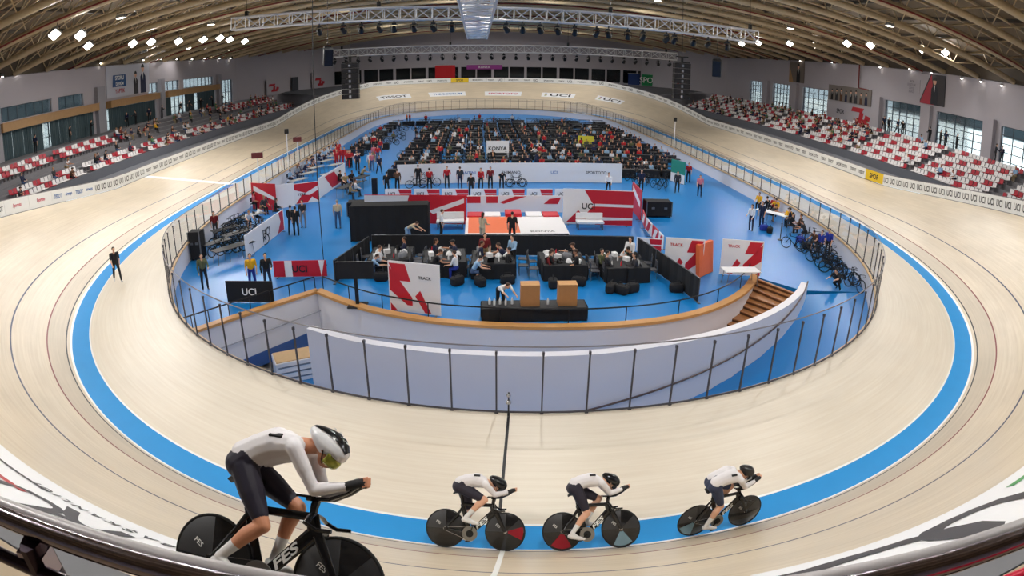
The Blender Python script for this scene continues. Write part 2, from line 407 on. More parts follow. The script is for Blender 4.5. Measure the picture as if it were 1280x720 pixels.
# pilasters
for k, (side, y, w, z1) in enumerate([(1, -14, 1.5, 8.3), (1, -24.2, 1.4, 8.3), (1, -35.2, 1.6, 8.3), (1, -4.2, 1.6, 8.3), (1, 17.7, 1.8, 8.4), (1, 27.8, 1.8, 8.4), (-1, -6.6, 1.6, 9.6), (-1, 9, 1.1, 9.6), (-1, -24.9, .8, 9.4), (-1, 29.3, 1.2, 9.4)]):
    mb = MB(); mb.box((side * (XW - .15), y, (1.5 + z1) / 2), (.7, w, z1 - 1.5)); mb.box((side * (XW - .15), y, 1.7), (.8, w + .1, .5)); struct(mb.build('column_%d' % (k + 1), m_wallg if side < 0 else m_wallw))
# end walls: angled corners and the rear wall with its dark glazing between white posts
def seg_wall(name, p, q, z0, z1, mat, t=.4):
    p = Vector((*p, 0)); q = Vector((*q, 0)); d = q - p; mb = MB(); mb.box(((p.x + q.x) / 2, (p.y + q.y) / 2, (z0 + z1) / 2), (d.length, t, z1 - z0), math.atan2(d.y, d.x)); return struct(mb.build(name, mat))
seg_wall('wall_rear_right', (XW + .3, 45.8), (34, YB + .2), -1.2, ZT + 1.6, m_wallw)
seg_wall('wall_rear_left', (-XW - .3, 37.8), (-34, YB + .2), -1.2, ZT + 1.6, m_wallw)
mb = MB(); mb.box((0, YB + .2, 1.6), (69, .4, 7.0)); mb.box((0, YB + .2, 12.0), (69, .4, 7.9)); struct(mb.build('wall_rear', m_wallw))
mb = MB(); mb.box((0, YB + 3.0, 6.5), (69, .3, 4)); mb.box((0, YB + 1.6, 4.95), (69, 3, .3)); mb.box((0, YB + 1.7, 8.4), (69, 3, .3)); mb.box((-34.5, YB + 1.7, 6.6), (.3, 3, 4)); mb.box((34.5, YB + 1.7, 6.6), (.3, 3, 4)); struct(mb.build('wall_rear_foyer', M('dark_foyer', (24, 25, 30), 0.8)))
for k in range(-9, 10):
    mb = MB(); mb.box((k * 3.55 + 1, YB - .02, 6.6), (.55 if k % 2 == 0 else .28, .46, 3.1)); mb.box((k * 3.55 + 1, YB - .05, 5.2), (.8, .5, .2))
    struct(mb.build('column_%d' % (40 + k), m_wallw))
g = MB(); g.box((0, YB + .22, 6.6), (69, .02, 3.0)); struct(g.build('window_60', m_glass))
seg_wall('wall_front', (-XW - .3, YF), (XW + .3, YF), -1.2, 17, m_wallw)
# roof deck
mb = MB(); nx = 30; ys = [YF - .5, YB + .6]
for t_ in (0, .25):
    for y in ys:
        for i in range(nx + 1): x = -XW - .6 + (2 * XW + 1.2) * i / nx; mb.v.append((x, y, roof_z(x) + 1.75 + t_))
for i in range(nx):
    a = i; b = nx + 1 + i; c_ = 2 * (nx + 1) + i; d_ = 3 * (nx + 1) + i
    mb.f += [(a, a + 1, b + 1, b), (c_, c_ + 1, d_ + 1, d_)]; mb.m += [0, 0]
struct(mb.build('ceiling', M('roof_deck_taupe', (122, 106, 84), 0.85, var=0.12, scale=0.5), smooth=True))
m_pipe = M('roof_tube_beige', (196, 176, 142), 0.5, var=0.06, scale=0.6)
m_redp = M('sprinkler_pipe_red', (128, 38, 32), 0.45)
m_duct = M('roof_purlin_brown', (88, 78, 66), 0.7)
def arch(y, dz, dy=0.0, n=24): return [(-XW + .1 + (2 * XW - .2) * i / n, y + dy, roof_z(-XW + .1 + (2 * XW - .2) * i / n) + dz) for i in range(n + 1)]
kt = 0
y = -80.0
while y < YB - 1:
    kt += 1; mb = MB(); lo = arch(y, .18); ua = arch(y, 1.55, -1.0); ub = arch(y, 1.55, 1.0)
    mb.path(lo, .27, 10); mb.path(ua, .11, 6); mb.path(ub, .11, 6)
    for i in range(24):
        for u_ in (ua, ub):
            mid = [(lo[i][k] + lo[i + 1][k]) / 2 for k in range(3)]
            mb.tube(lo[i], u_[i], .05, seg=5); mb.tube(lo[i], u_[i + 1], .05, seg=5)
    struct(mb.build('ceiling_truss_%d' % kt, m_pipe, smooth=True), 'beige tubular arched roof truss')
    y += 5.3
for k in range(-9, 10):
    x = k * 4.6; mb = MB(); mb.box((x, (YF + YB) / 2, roof_z(x) + 1.62), (.14, YB - YF, .22)); mb.box((x, (YF + YB) / 2, roof_z(x) + 1.74), (.26, YB - YF, .03)); struct(mb.build('ceiling_purlin_%d' % (k + 10), m_duct))
for k, y in enumerate([-52, -33.2, -12.6, 6.4, 24.2, 44.5, 60]):
    mb = MB(); mb.path(arch(y, -.05), .07, 8); struct(mb.build('ceiling_pipe_%d' % (k + 1), m_redp, smooth=True), 'thin red sprinkler pipe under the roof')
# red downpipe on the right wall
mb = MB(); mb.path([(XW - .2, .3, 11.9), (XW - .2, .3, 9.0), (XW - .2, -2.0, 8.9)], .09, 8); struct(mb.build('trim_30', m_redp, smooth=True), 'red riser pipe on the right wall')

# ------------------------------------------------------------------ infield floor and the sunken passage in front
def fence_pt(i, off=0.0, z=0.0): p, t, o, n = tpos(i, -WB - WS); nn = _lerp(TN, i); return Vector((p.x + nn[0] * off, p.y + nn[1] * off, z))
PLAT = [(-9.4, -42.3), (-8.2, -43.4), (-6.9, -44.4), (-5.4, -45.2), (-3.6, -45.9), (-1.1, -46.35), (1.0, -46.5), (2.9, -46.4), (4.9, -46.0), (6.8, -45.2), (8.6, -43.9), (10.0, -42.4), (11.0, -40.9)]
OUTW = [(-8.4, -47.6), (-6.6, -48.6), (-4.6, -49.3), (-3.0, -49.65), (-1.3, -49.85), (0.4, -49.9), (2.0, -49.75), (3.8, -49.35), (5.6, -48.75), (7.3, -47.95), (8.9, -46.95), (10.3, -45.85), (11.5, -44.65), (12.4, -43.5)]
m_blueF = M('infield_blue_floor', (16, 122, 194), 0.36, var=0.05, scale=0.3, spec=0.45)
m_white = M('passage_white', (226, 224, 230), 0.6, var=0.03, scale=0.5)
m_capw = M('oak_coping', (196, 144, 84), 0.45, var=0.12, scale=2)
iA = idx_at(*[17.5, -43.2]); iA = int(min(range(NT), key=lambda i: abs(fence_pt(i).y + 43.4) + (100 if fence_pt(i).x < 0 else 0)))
iB = int(min(range(NT), key=lambda i: abs(fence_pt(i).y + 47.2) + (100 if fence_pt(i).x > 0 else 0)))
poly = []
i = iA
while True:
    p = fence_pt(i, .02); poly.append((p.x, p.y)); i = (i + 2) % NT
    if (iB - i) % NT < 2: break
p = fence_pt(iB, .02); poly.append((p.x, p.y))
poly += PLAT + [(12.65, -42.9)]
mb = MB(); mb.prism(poly, ZF - .25, ZF); struct(mb.build('floor_infield', m_blueF))
low = [tuple(fence_pt(i, .02).xy) for i in range(iB - 6, NT) if fence_pt(i % NT).y < -38] + [tuple(fence_pt(i, .02).xy) for i in range(0, iA + 6) if fence_pt(i).y < -38]
low = [(q.x, q.y) for q in [fence_pt((iB - 6 + k) % NT, .02) for k in range(0, (iA + 6 - iB + 6) % NT, 3)]]
mb = MB(); mb.prism(low, ZL - .2, ZL); struct(mb.build('floor_passage', m_blueF))
# wall below the fence all round the infield
mb = MB()
for i in range(NT):
    j = (i + 1) % NT; a0, b0 = fence_pt(i, -.0, -.14), fence_pt(j, -.0, -.14); a1, b1 = fence_pt(i, .25, -.14), fence_pt(j, .25, -.14); dz = Vector((0, 0, ZL - .2 + .14))
    mb.add([a0, b0, b0 + dz, a0 + dz, a1, b1, b1 + dz, a1 + dz], [(0, 1, 2, 3), (4, 7, 6, 5), (0, 4, 5, 1)])
struct(mb.build('wall_infield', m_white, smooth=True), 'white retaining wall under the clear fence')
def ribbon_wall(name, pts, z0, z1, t, mat, smooth=True, ztop=None):
    """an upright wall of thickness t along plan points (z1 may vary through ztop)"""
    P = [Vector((x, y, 0)) for x, y in pts]; n = len(P); mb = MB()
    for k in range(n):
        d = (P[min(k + 1, n - 1)] - P[max(k - 1, 0)]).normalized(); w = Vector((-d.y, d.x, 0)) * t / 2; zt = ztop[k] if ztop else z1
        mb.v += [tuple(P[k] + w + Vector((0, 0, z0))), tuple(P[k] - w + Vector((0, 0, z0))), tuple(P[k] - w + Vector((0, 0, zt))), tuple(P[k] + w + Vector((0, 0, zt)))]
    for k in range(n - 1):
        for e in range(4): mb.f.append((k * 4 + e, k * 4 + (e + 1) % 4, k * 4 + 4 + (e + 1) % 4, k * 4 + 4 + e)); mb.m.append(0)
    mb.f += [(3, 2, 1, 0), tuple((n - 1) * 4 + e for e in range(4))]; mb.m += [0, 0]
    return struct(mb.build(name, mat, smooth=smooth))
def dens(pts, n=5):
    """smooth curve through plan points"""
    out = []; P = [Vector((x, y)) for x, y in pts]
    for k in range(len(P) - 1):
        p0 = P[max(k - 1, 0)]; p1 = P[k]; p2 = P[k + 1]; p3 = P[min(k + 2, len(P) - 1)]
        for i in range(n):
            t = i / n; q = 0.5 * ((2 * p1) + (p2 - p0) * t + (2 * p0 - 5 * p1 + 4 * p2 - p3) * t * t + (3 * p1 - p0 - 3 * p2 + p3) * t ** 3); out.append((q.x, q.y))
    out.append(tuple(P[-1])); return out
PL = dens(PLAT); OW = dens(OUTW)
LE = [tuple(fence_pt(iB, -.1).xy), PLAT[0]]
ribbon_wall('wall_platform', PL, ZL, ZF - .02, .2, m_white)
ribbon_wall('wall_passage_left', LE, ZL, ZF - .02, .2, m_white)
ribbon_wall('wall_passage_outer', OW, ZL, -.5, .34, m_white)
def coping(name, pts, z):
    P = [(x, y, z) for x, y in pts]; mb = MB(); n = len(P)
    for k in range(n):
        d = (Vector(P[min(k + 1, n - 1)]) - Vector(P[max(k - 1, 0)])).normalized(); w = Vector((-d.y, d.x, 0)) * .2; p = Vector(P[k]); h = Vector((0, 0, .11))
        mb.v += [tuple(p + w - h), tuple(p - w - h), tuple(p - w * .94), tuple(p + w * .94)]
    for k in range(n - 1):
        for e in range(4): mb.f.append((k * 4 + e, k * 4 + (e + 1) % 4, k * 4 + 4 + (e + 1) % 4, k * 4 + 4 + e)); mb.m.append(0)
    mb.f += [(3, 2, 1, 0), tuple((n - 1) * 4 + e for e in range(4))]; mb.m += [0, 0]
    return struct(mb.build(name, m_capw, smooth=True), 'oak coping along the platform edge')
coping('trim_20', PL, ZF + .1); coping('trim_21', LE, ZF + .1)
# ramp between the outer wall and the fence wall: sinks from the infield floor towards the left
mb = MB(); nR = 40; rs = []
k0 = iA; fe = [(iA - int(k * ((iA - iB) % NT) / nR)) % NT for k in range(nR + 1)]
for k in range(nR + 1):
    f = fence_pt(fe[k], -.02); q = OW[-1 - int(round(k * (len(OW) - 1) / nR))]; w = min(1, max(0, k / (nR * .55)))
    z = ZF + (ZL + .02 - ZF) * w; mb.v += [(f.x, f.y, z), (q[0], q[1], z), (f.x, f.y, z - .2), (q[0], q[1], z - .2)]
for k in range(nR):
    b = 4 * k; mb.f += [(b, b + 4, b + 5, b + 1), (b + 2, b + 3, b + 7, b + 6)]; mb.m += [0, 0]
struct(mb.build('floor_ramp', m_blueF, smooth=True), 'blue ramp sinking between the white wall and the fence')
# the passage stair: wooden treads dropping to the left between the two walls
mb = MB(); m_tread = M('stair_treads_oak', (150, 98, 52), 0.5, var=0.12, scale=2)
for k in range(20):
    w0 = k / 20 * .42; qi = PL[-1 - int(w0 * (len(PL) - 1))]; qo = OW[-1 - int(w0 * (len(OW) - 1))]
    w1 = (k + 1) / 20 * .42; ri = PL[-1 - int(w1 * (len(PL) - 1))]; ro = OW[-1 - int(w1 * (len(OW) - 1))]
    z = ZF - .03 - k * .12
    mb.slab([(qi[0], qi[1], z), (qo[0], qo[1], z), (ro[0], ro[1], z), (ri[0], ri[1], z)], (0, 0, -.035))
    mb.slab([(qi[0], qi[1], z - .036), (qo[0], qo[1], z - .036), (ro[0], ro[1], z - .036), (ri[0], ri[1], z - .036)], (0, 0, -.45), 1)
struct(mb.build('floor_stair', [m_tread, M('stair_risers_brown', (86, 54, 30), .6)]), 'brown wooden stair dropping into the passage')
# handrail on the passage wall and a thin one on the left wall
mb = MB(); P = [(x, y - .28 if k else y, ZF + .75 - 2.35 * min(1, (len(OW) - 1 - k) / (len(OW) * .62))) for k, (x, y) in enumerate(OW)]
mb.path(P[24:], .035, 8); struct(mb.build('trim_22', M('handrail_brown', (96, 78, 72), 0.4, 0.3), smooth=True), 'brown handrail sloping down the white passage wall')
mb = MB(); mb.path([Vector((*LE[0], -2.1)) + Vector((.2, -.1, 0)), Vector((*LE[1], -1.9)) + Vector((.1, -.25, 0))], .03, 8); struct(mb.build('trim_23', M('handrail_pale', (170, 170, 178), 0.4, 0.3), smooth=True))
# painted blue band low on the left passage wall
mb = MB(); a = Vector((*LE[0], ZL)); b = Vector((*LE[1], ZL)); d = (b - a).normalized(); nrm = Vector((d.y, -d.x, 0)); 
mb.slab([a + nrm * .105, b + nrm * .105, b + nrm * .105 + Vector((0, 0, .75)), a + nrm * .105 + Vector((0, 0, .45))], nrm * .015); struct(mb.build('trim_24', M('blue_dado', (28, 84, 156), 0.5)), 'blue dado low on the white passage wall')
# outer ground, concourses round the track
m_pave = M('pavement_pale', (226, 226, 222), 0.85, var=0.05, scale=0.2)
mb = MB(); mb.box((0, -5, -4.0), (92, 180, .3)); struct(mb.build('ground_foundation', m_pave))
mb = MB(); mb.box((99.5, -5, 3.75), (110, 300, .3)); struct(mb.build('ground_outside', m_pave))
mb = MB(); mb.box((-99.5, -5, 3.75), (110, 300, .3)); struct(mb.build('ground_outside_left', m_pave))
mb = MB(); mb.box((150, -5, 9), (10, 260, 12)); mb.box((150, -5, 15.2), (10.6, 260.6, .6)); struct(mb.build('outside_building', M('outside_block', (52, 66, 72), 0.8)))
mb = MB(); mb.box((-130, -5, 8), (8, 260, 14)); mb.box((-130, -5, 15.2), (8.6, 260.6, .5)); struct(mb.build('outside_annex', M('outside_annex_dark', (44, 58, 64), 0.8)))
for k, sgn in enumerate((1, -1)):
    mb = MB(); mb.box((sgn * (XW + .25), (YF + 46) / 2, 12.85), (.5, 46 - YF, 1.9)); mb.box((sgn * (XW + .2), (YF + 46) / 2, 13.85), (.7, 46 - YF, .1)); struct(mb.build('trim_%d' % (40 + k), m_duct))
    mb = MB(); mb.box((sgn * (XW + .25), 60, 12.85), (.5, 28, 1.9)); struct(mb.build('trim_%d' % (44 + k), m_duct))
for nm, sgn in (('floor_concourse_right', 1), ('floor_concourse_left', -1)):
    mb = MB(); ids = [i for i in range(NT) if TC[i, 0] * sgn > 0 and abs(tpos(i, WT)[0].y) < 58]
    ids = sorted(ids, key=lambda i: TC[i, 1])
    for i in ids:
        p = tpos(i, WT)[0]; n = TN[i]; x0 = p.x + n[0] * .27; mb.v += [(x0, p.y + n[1] * .27, 1.5), (sgn * 44, p.y, 1.5)]
    for k in range(len(ids) - 1): mb.f.append((2 * k, 2 * k + 1, 2 * k + 3, 2 * k + 2)); mb.m.append(0)
    struct(mb.build(nm, m_conc))
for nm, ylim in (('floor_rear_gallery', 46), ('floor_near_gallery', -48)):
    mb = MB(); ids = [i for i in range(NT) if (tpos(i, WT)[0].y > ylim if ylim > 0 else tpos(i, WT)[0].y < ylim)]
    for i in ids:
        p = tpos(i, WT)[0]; n = TN[i]; z = 4.9 if ylim > 0 else 5.0
        mb.v += [(p.x + n[0] * .3, p.y + n[1] * .3, min(z, p.z)), (p.x + n[0] * 14, p.y + n[1] * 14, z)]
    for k in range(len(ids) - 1): mb.f.append((2 * k, 2 * k + 1, 2 * k + 3, 2 * k + 2)); mb.m.append(0)
    struct(mb.build(nm, m_conc if ylim > 0 else M('deck_boards', (176, 156, 128), 0.6, var=0.1, scale=1)))
# ------------------------------------------------------------------ stands
ROWS = 7
def row_xz(r): return 35.2 + .86 * r, 1.95 + .36 * r
for nm, sgn in (('right', 1), ('left', -1)):
    mb = MB()
    for r in range(ROWS):
        x, z = row_xz(r); mb.box((sgn * (x + .1), 0, z / 2 + .6), (.86, 92, z - 1.2))
    x, z = row_xz(ROWS); mb.box((sgn * (x - .33 + 44) / 2, 0, z / 2 + .6), (44 - x + .33, 92, z - 1.2))
    struct(mb.build('stand_terrace_%s' % nm, m_step), 'grey stepped terrace of the %s stand' % nm)
# ------------------------------------------------------------------ people
# a figure = capsules and ellipsoids fused by a voxel remesh into ONE continuous skin; regions become materials
SKIN, TOP, BOT, SHOE, HAIR, X1, X2 = 0, 1, 2, 3, 4, 5, 6
class Fig:
    def __init__(s): s.mb = MB(); s.seg = []
    def cap(s, p0, p1, r0, r1, reg, seg=12):
        p0 = Vector(p0); p1 = Vector(p1); s.mb.capsule(p0, p1, r0, r1, seg); s.seg.append((p0, p1, r0, r1, reg, None))
    def ell(s, c, r, reg, rot=None):
        rot = rot or Matrix.Identity(3); s.mb.sphere(c, r, 16, 12, mat=rot); s.seg.append((Vector(c), None, r, None, reg, rot))
    def fuse(s, name, voxel, smooth=4):
        me = bpy.data.meshes.new('raw'); me.from_pydata(s.mb.v, [], s.mb.f); ob = bpy.data.objects.new('raw', me); COL.objects.link(ob)
        r = ob.modifiers.new('r', 'REMESH'); r.mode = 'VOXEL'; r.voxel_size = voxel; r.use_smooth_shade = True
        if smooth: q = ob.modifiers.new('s', 'SMOOTH'); q.factor = 0.5; q.iterations = smooth
        dg = bpy.context.evaluated_depsgraph_get(); dg.update(); out = bpy.data.meshes.new_from_object(ob.evaluated_get(dg)); out.name = name
        bpy.data.objects.remove(ob); bpy.data.meshes.remove(me)
        n = len(out.polygons); c = np.zeros(n * 3); out.polygons.foreach_get('center', c); c = c.reshape(-1, 3); best = np.full(n, 1e9); reg = np.zeros(n, int)
        for (p0, p1, r0, r1, rg, rot) in s.seg:
            if p1 is None:
                R = np.array(rot); q = (c - np.array(p0)) @ R; rr = np.array(r0); l = np.sqrt(((q / rr) ** 2).sum(1)); d = (l - 1) * rr.min() 
            else:
                a = np.array(p0); b = np.array(p1); ab = b - a; L2 = ab @ ab + 1e-9; t = np.clip((c - a) @ ab / L2, 0, 1)
                d = np.linalg.norm(c - a - t[:, None] * ab, axis=1) - (r0 + (r1 - r0) * t)
            m = d < best; best[m] = d[m]; reg[m] = rg
        out.polygons.foreach_set('material_index', reg.tolist()); out.polygons.foreach_set('use_smooth', [True] * n); out.update()
        return out
def ang(p, L, pitch, lat=0.0):
    """point at distance L from p; pitch measured from straight down towards the front (+x), lat tips it sideways (+y)"""
    a = D2R(pitch); b = D2R(lat); return Vector(p) + Vector((math.sin(a) * math.cos(b), math.sin(b), -math.cos(a) * math.cos(b))) * L
def hand(F, w, d, side, reg=SKIN, curl=0.5, k=1.0):
    """palm and five separate bent fingers; w wrist, d pointing direction, side = +1 left / -1 right"""
    d = Vector(d).normalized(); lat = Vector((0, 1, 0)) if abs(d.y) < .9 else Vector((1, 0, 0)); lat = (lat - d * lat.dot(d)).normalized(); nrm = d.cross(lat).normalized()
    if nrm.x > 0.2 or nrm.z > 0.6: nrm = -nrm
    w = Vector(w); kn = w + d * .085 * k
    for o in (-.024, -.008, .008, .024): F.cap(w + lat * o * .7, kn + lat * o, .014 * k, .013 * k, reg, 8)
    for o, L in ((-.03, .062), (-.0105, .075), (.0105, .08), (.03, .072)):
        b = kn + lat * o; m = b + (d * math.cos(curl * .6) + nrm * math.sin(curl * .6)) * L * .52; e = m + (d * math.cos(curl * 1.6) + nrm * math.sin(curl * 1.6)) * L * .48
        F.cap(b, m, .0095 * k, .0088 * k, reg, 7); F.cap(m, e, .0088 * k, .0075 * k, reg, 7)
    tdir = Vector((1, 0, 0)); tdir = (tdir - d * tdir.dot(d)); tdir = tdir.normalized() if tdir.length > .1 else lat
    b = w + d * .025 + tdir * .02; m = b + (d * .7 + tdir * .6 + nrm * .2).normalized() * .04; F.cap(b, m, .012 * k, .0105 * k, reg, 7); F.cap(m, m + (d * .95 + tdir * .15 + nrm * .3).normalized() * .032, .0105 * k, .008 * k, reg, 7)
def human(name, hip=0.92, lean=3, legs=((4, 6), (-4, 4)), arms=((6, 10, 12), (-4, 10, 14)), head=0, yaw=0, sleeves=1, hair=0, shorts=False, fem=False, voxel=.013, skirt=0, pelvis_x=0.0, spread=5):
    """faces +x, left side +y; legs = (hip pitch, knee bend) L/R; arms = (shoulder pitch, out, elbow) L/R"""
    F = Fig(); P = Vector((pelvis_x, 0, hip)); a = D2R(lean); up = Vector((math.sin(a), 0, math.cos(a))); fw = Vector((math.cos(a), 0, -math.sin(a)))
    sw = .165 if fem else .185; k = .93 if fem else 1.0
    for sd in (1, -1):
        L = Vector((0, sd, 0))
        F.cap(P + L * .075 + fw * -.01, P + L * .07 + up * .12, .105 * (1.03 if fem else 1), .098 * k, BOT)
        F.cap(P + L * .065 + up * .1, P + L * .075 + up * .27, .098 * k, .105 * k, TOP)
        F.cap(P + L * .075 + up * .27, P + L * .09 + up * .42 + fw * .01, .105 * k, .098 * k, TOP)
        F.cap(P + L * .08 + up * .465, P + L * sw + up * .475, .07 * k, .062 * k, TOP)
    F.cap(P + up * .48, P + up * .58 + fw * .025, .06, .05, SKIN)
    hc = P + up * .69 + fw * .035; hp = D2R(head); hu = Vector((math.sin(hp), 0, math.cos(hp))); hf = Vector((math.cos(hp) * math.cos(D2R(yaw)), math.sin(D2R(yaw)), -math.sin(hp))); hl = hu.cross(hf).normalized()
    rot = Matrix((hf, hl, hu)).transposed()
    F.ell(hc + hu * .02, (.092, .074, .098), SKIN, rot); F.ell(hc + hf * .03 - hu * .055, (.06, .052, .062), SKIN, rot)
    F.cap(hc + hf * .088 + hu * .005, hc + hf * .106 - hu * .022, .011, .014, SKIN, 8)
    F.cap(hc + hf * .085 + hl * .03 + hu * .022, hc + hf * .085 - hl * .03 + hu * .022, .012, .012, SKIN, 8)
    F.cap(hc + hf * .082 - hu * .055 + hl * .016, hc + hf * .082 - hu * .055 - hl * .016, .010, .010, SKIN, 8)
    for sd in (1, -1):
        F.ell(hc + hl * .076 * sd - hf * .005, (.02, .010, .03), SKIN, rot)
    if hair == 0: F.ell(hc + hu * .036 - hf * .016, (.097, .081, .096), HAIR, rot)
    elif hair == 1:
        F.ell(hc + hu * .036 - hf * .018, (.1, .085, .1), HAIR, rot); F.cap(hc - hf * .05, hc - hf * .085 - hu * .2, .07, .045, HAIR)
    elif hair == 2:
        F.ell(hc + hu * .04 - hf * .012, (.1, .084, .092), HAIR, rot); F.cap(hc + hf * .07 + hu * .055, hc + hf * .15 + hu * .04, .04, .03, HAIR)
    for i, sd in enumerate((1, -1)):
        hp_, kn = legs[i]; H = P + Vector((0, sd * .09, -.02)); K = ang(H, .43 * hip / .92, hp_, sd * spread); A = ang(K, .41 * hip / .92 if hip > .7 else .41, hp_ - kn, 0)
        F.cap(H, K, .088, .062, BOT); low = SKIN if shorts else BOT; g = 0 if shorts else .008
        F.cap(K, K + (A - K) * .35 + Vector((-.012, 0, 0)), .056 + g, .056 + g, low); F.cap(K + (A - K) * .35 + Vector((-.012, 0, 0)), A, .055 + g, .04 + g, low)
        if skirt: F.cap(H, H + (K - H) * .8, .11, .12, BOT)
        fd = Vector((1, 0, 0)); sh = ang(A, 1, hp_ - kn) - A; fd = Vector((-sh.z, 0, sh.x)); fd = (fd + Vector((0, sd * .15, 0))).normalized()
        F.cap(A + sh * .045 - fd * .04, A + sh * .06 + fd * .10, .04, .036, SHOE); F.cap(A + sh * .06 + fd * .08, A + sh * .068 + fd * .165, .037, .028, SHOE)
        sp, out, el = arms[i]; Sx = P + Vector((0, sd * (sw + .015), 0)) + up * .47; E = ang(Sx, .29, sp, sd * out); Wp = ang(E, .25, sp + el, -sd * out * (.2 + el / 90.0))
        F.cap(Sx, Sx + (E - Sx) * .5, .058, .054, TOP); F.cap(Sx + (E - Sx) * .5, E, .05, .043, TOP if sleeves else SKIN); lo = TOP if sleeves > 1 else SKIN; gg = .006 if sleeves > 1 else 0
        F.cap(E, E + (Wp - E) * .4, .043 + gg, .042 + gg, lo); F.cap(E + (Wp - E) * .4, Wp, .04 + gg, .028 + gg, lo)
        hand(F, Wp, Wp - E, sd)
    return F.fuse(name, voxel)
skins = [M('skin_light', (224, 172, 142), 0.55, var=.04), M('skin_tan', (192, 138, 106), 0.55, var=.04), M('skin_brown', (134, 92, 68), 0.55, var=.04)]
def cloth(nm, rgb): return M('cloth_' + nm, rgb, 0.85, var=.1, scale=9)
CL = dict(black=(22, 22, 26), charcoal=(50, 50, 56), navy=(28, 36, 66), white=(228, 228, 232), grey=(130, 132, 138), red=(178, 30, 38), dkred=(118, 26, 32), blue=(44, 84, 164), royal=(34, 52, 150), ltblue=(146, 180, 212), yellow=(226, 172, 30), green=(66, 108, 70), khaki=(150, 132, 98), pink=(206, 118, 130), orange=(220, 112, 50), purple=(92, 66, 120), denim=(62, 84, 120), beige=(196, 178, 150), olive=(88, 92, 64), brown=(92, 62, 44))
CM = {k: cloth(k, v) for k, v in CL.items()}
hairs = [M('hair_black', (22, 18, 18), 0.6), M('hair_brown', (62, 40, 28), 0.6), M('hair_fair', (150, 112, 66), 0.6), M('hair_grey', (140, 136, 132), 0.6)]
m_shoeb = M('shoe_black', (20, 20, 22), 0.5); m_shoew = M('shoe_white', (226, 226, 228), 0.5)
POSES = {}
def pose(k):
    if k in POSES: return POSES[k]
    d = dict(
        stand=dict(), stand2=dict(legs=((2, 2), (8, 14)), arms=((25, 12, 60), (4, 12, 10)), lean=2, sleeves=2), longhair=dict(fem=True, hair=1, arms=((10, 8, 40), (14, 8, 60)), hip=.88, sleeves=2),
        walk=dict(legs=((22, 8), (-18, 14)), arms=((-18, 8, 14), (22, 8, 22)), lean=4), walk2=dict(legs=((-16, 20), (20, 4)), arms=((20, 8, 20), (-20, 8, 10)), lean=3, sleeves=2),
        folded=dict(arms=((22, 14, 92), (24, 14, 92)), sleeves=2), point=dict(arms=((70, 8, 20), (6, 10, 12)), lean=4), bend=dict(lean=58, legs=((10, 12), (4, 8)), arms=((50, 8, 20), (64, 8, 14)), head=30, hip=.89),
        crouch=dict(hip=.42, lean=30, legs=((96, 132), (70, 128)), arms=((60, 10, 30), (50, 10, 40)), head=20, spread=14),
        sit=dict(hip=.50, lean=2, legs=((84, 84), (86, 88)), arms=((24, 8, 50), (22, 8, 54)), head=10), sit2=dict(hip=.50, lean=-8, legs=((80, 70), (84, 92)), arms=((8, 10, 70), (30, 8, 40)), sleeves=2, hair=0),
        sit3=dict(hip=.50, lean=28, legs=((84, 92), (86, 80)), arms=((40, 8, 40), (46, 8, 36)), head=18, sleeves=0, shorts=True), sit4=dict(hip=.49, lean=6, fem=True, hair=1, legs=((84, 84), (86, 84)), arms=((20, 6, 64), (20, 6, 60)), sleeves=2),
        sit5=dict(hip=.50, lean=10, hair=2, legs=((84, 80), (88, 92)), arms=((10, 12, 30), (60, 10, 40)), yaw=20), cap=dict(hair=2, arms=((4, 8, 10), (8, 10, 30)), sleeves=1, shorts=True),
        lift=dict(arms=((100, 10, 40), (96, 10, 50)), lean=-2), ride=dict(hip=.96, lean=48, legs=((52, 70), (20, 30)), arms=((66, 4, 12), (66, 4, 12)), head=10, sleeves=1, shorts=True))[k]
    vx = .013
    POSES[k] = human('figure_' + k, voxel=vx, **d); return POSES[k]
def person(k, loc, rz, label, skin=0, top='black', bot='charcoal', shoe=0, hair=0, group=None, sc=1.0, cat='person'):
    me = pose(k)
    if len(me.materials) == 0:
        for _ in range(5): me.materials.append(skins[0])
    o = bpy.data.objects.new('person', me); COL.objects.link(o); o.location = loc; o.rotation_euler = (0, 0, rz); o.scale = (sc,) * 3
    for i, mt in enumerate((skins[skin], CM[top], CM[bot], (m_shoeb, m_shoew)[shoe], hairs[hair])):
        sl = o.material_slots[i]; sl.link = 'OBJECT'; sl.material = mt
    return tag(o, label, cat, group)
def face_to(p, q): return math.atan2(q[1] - p[1], q[0] - p[0])
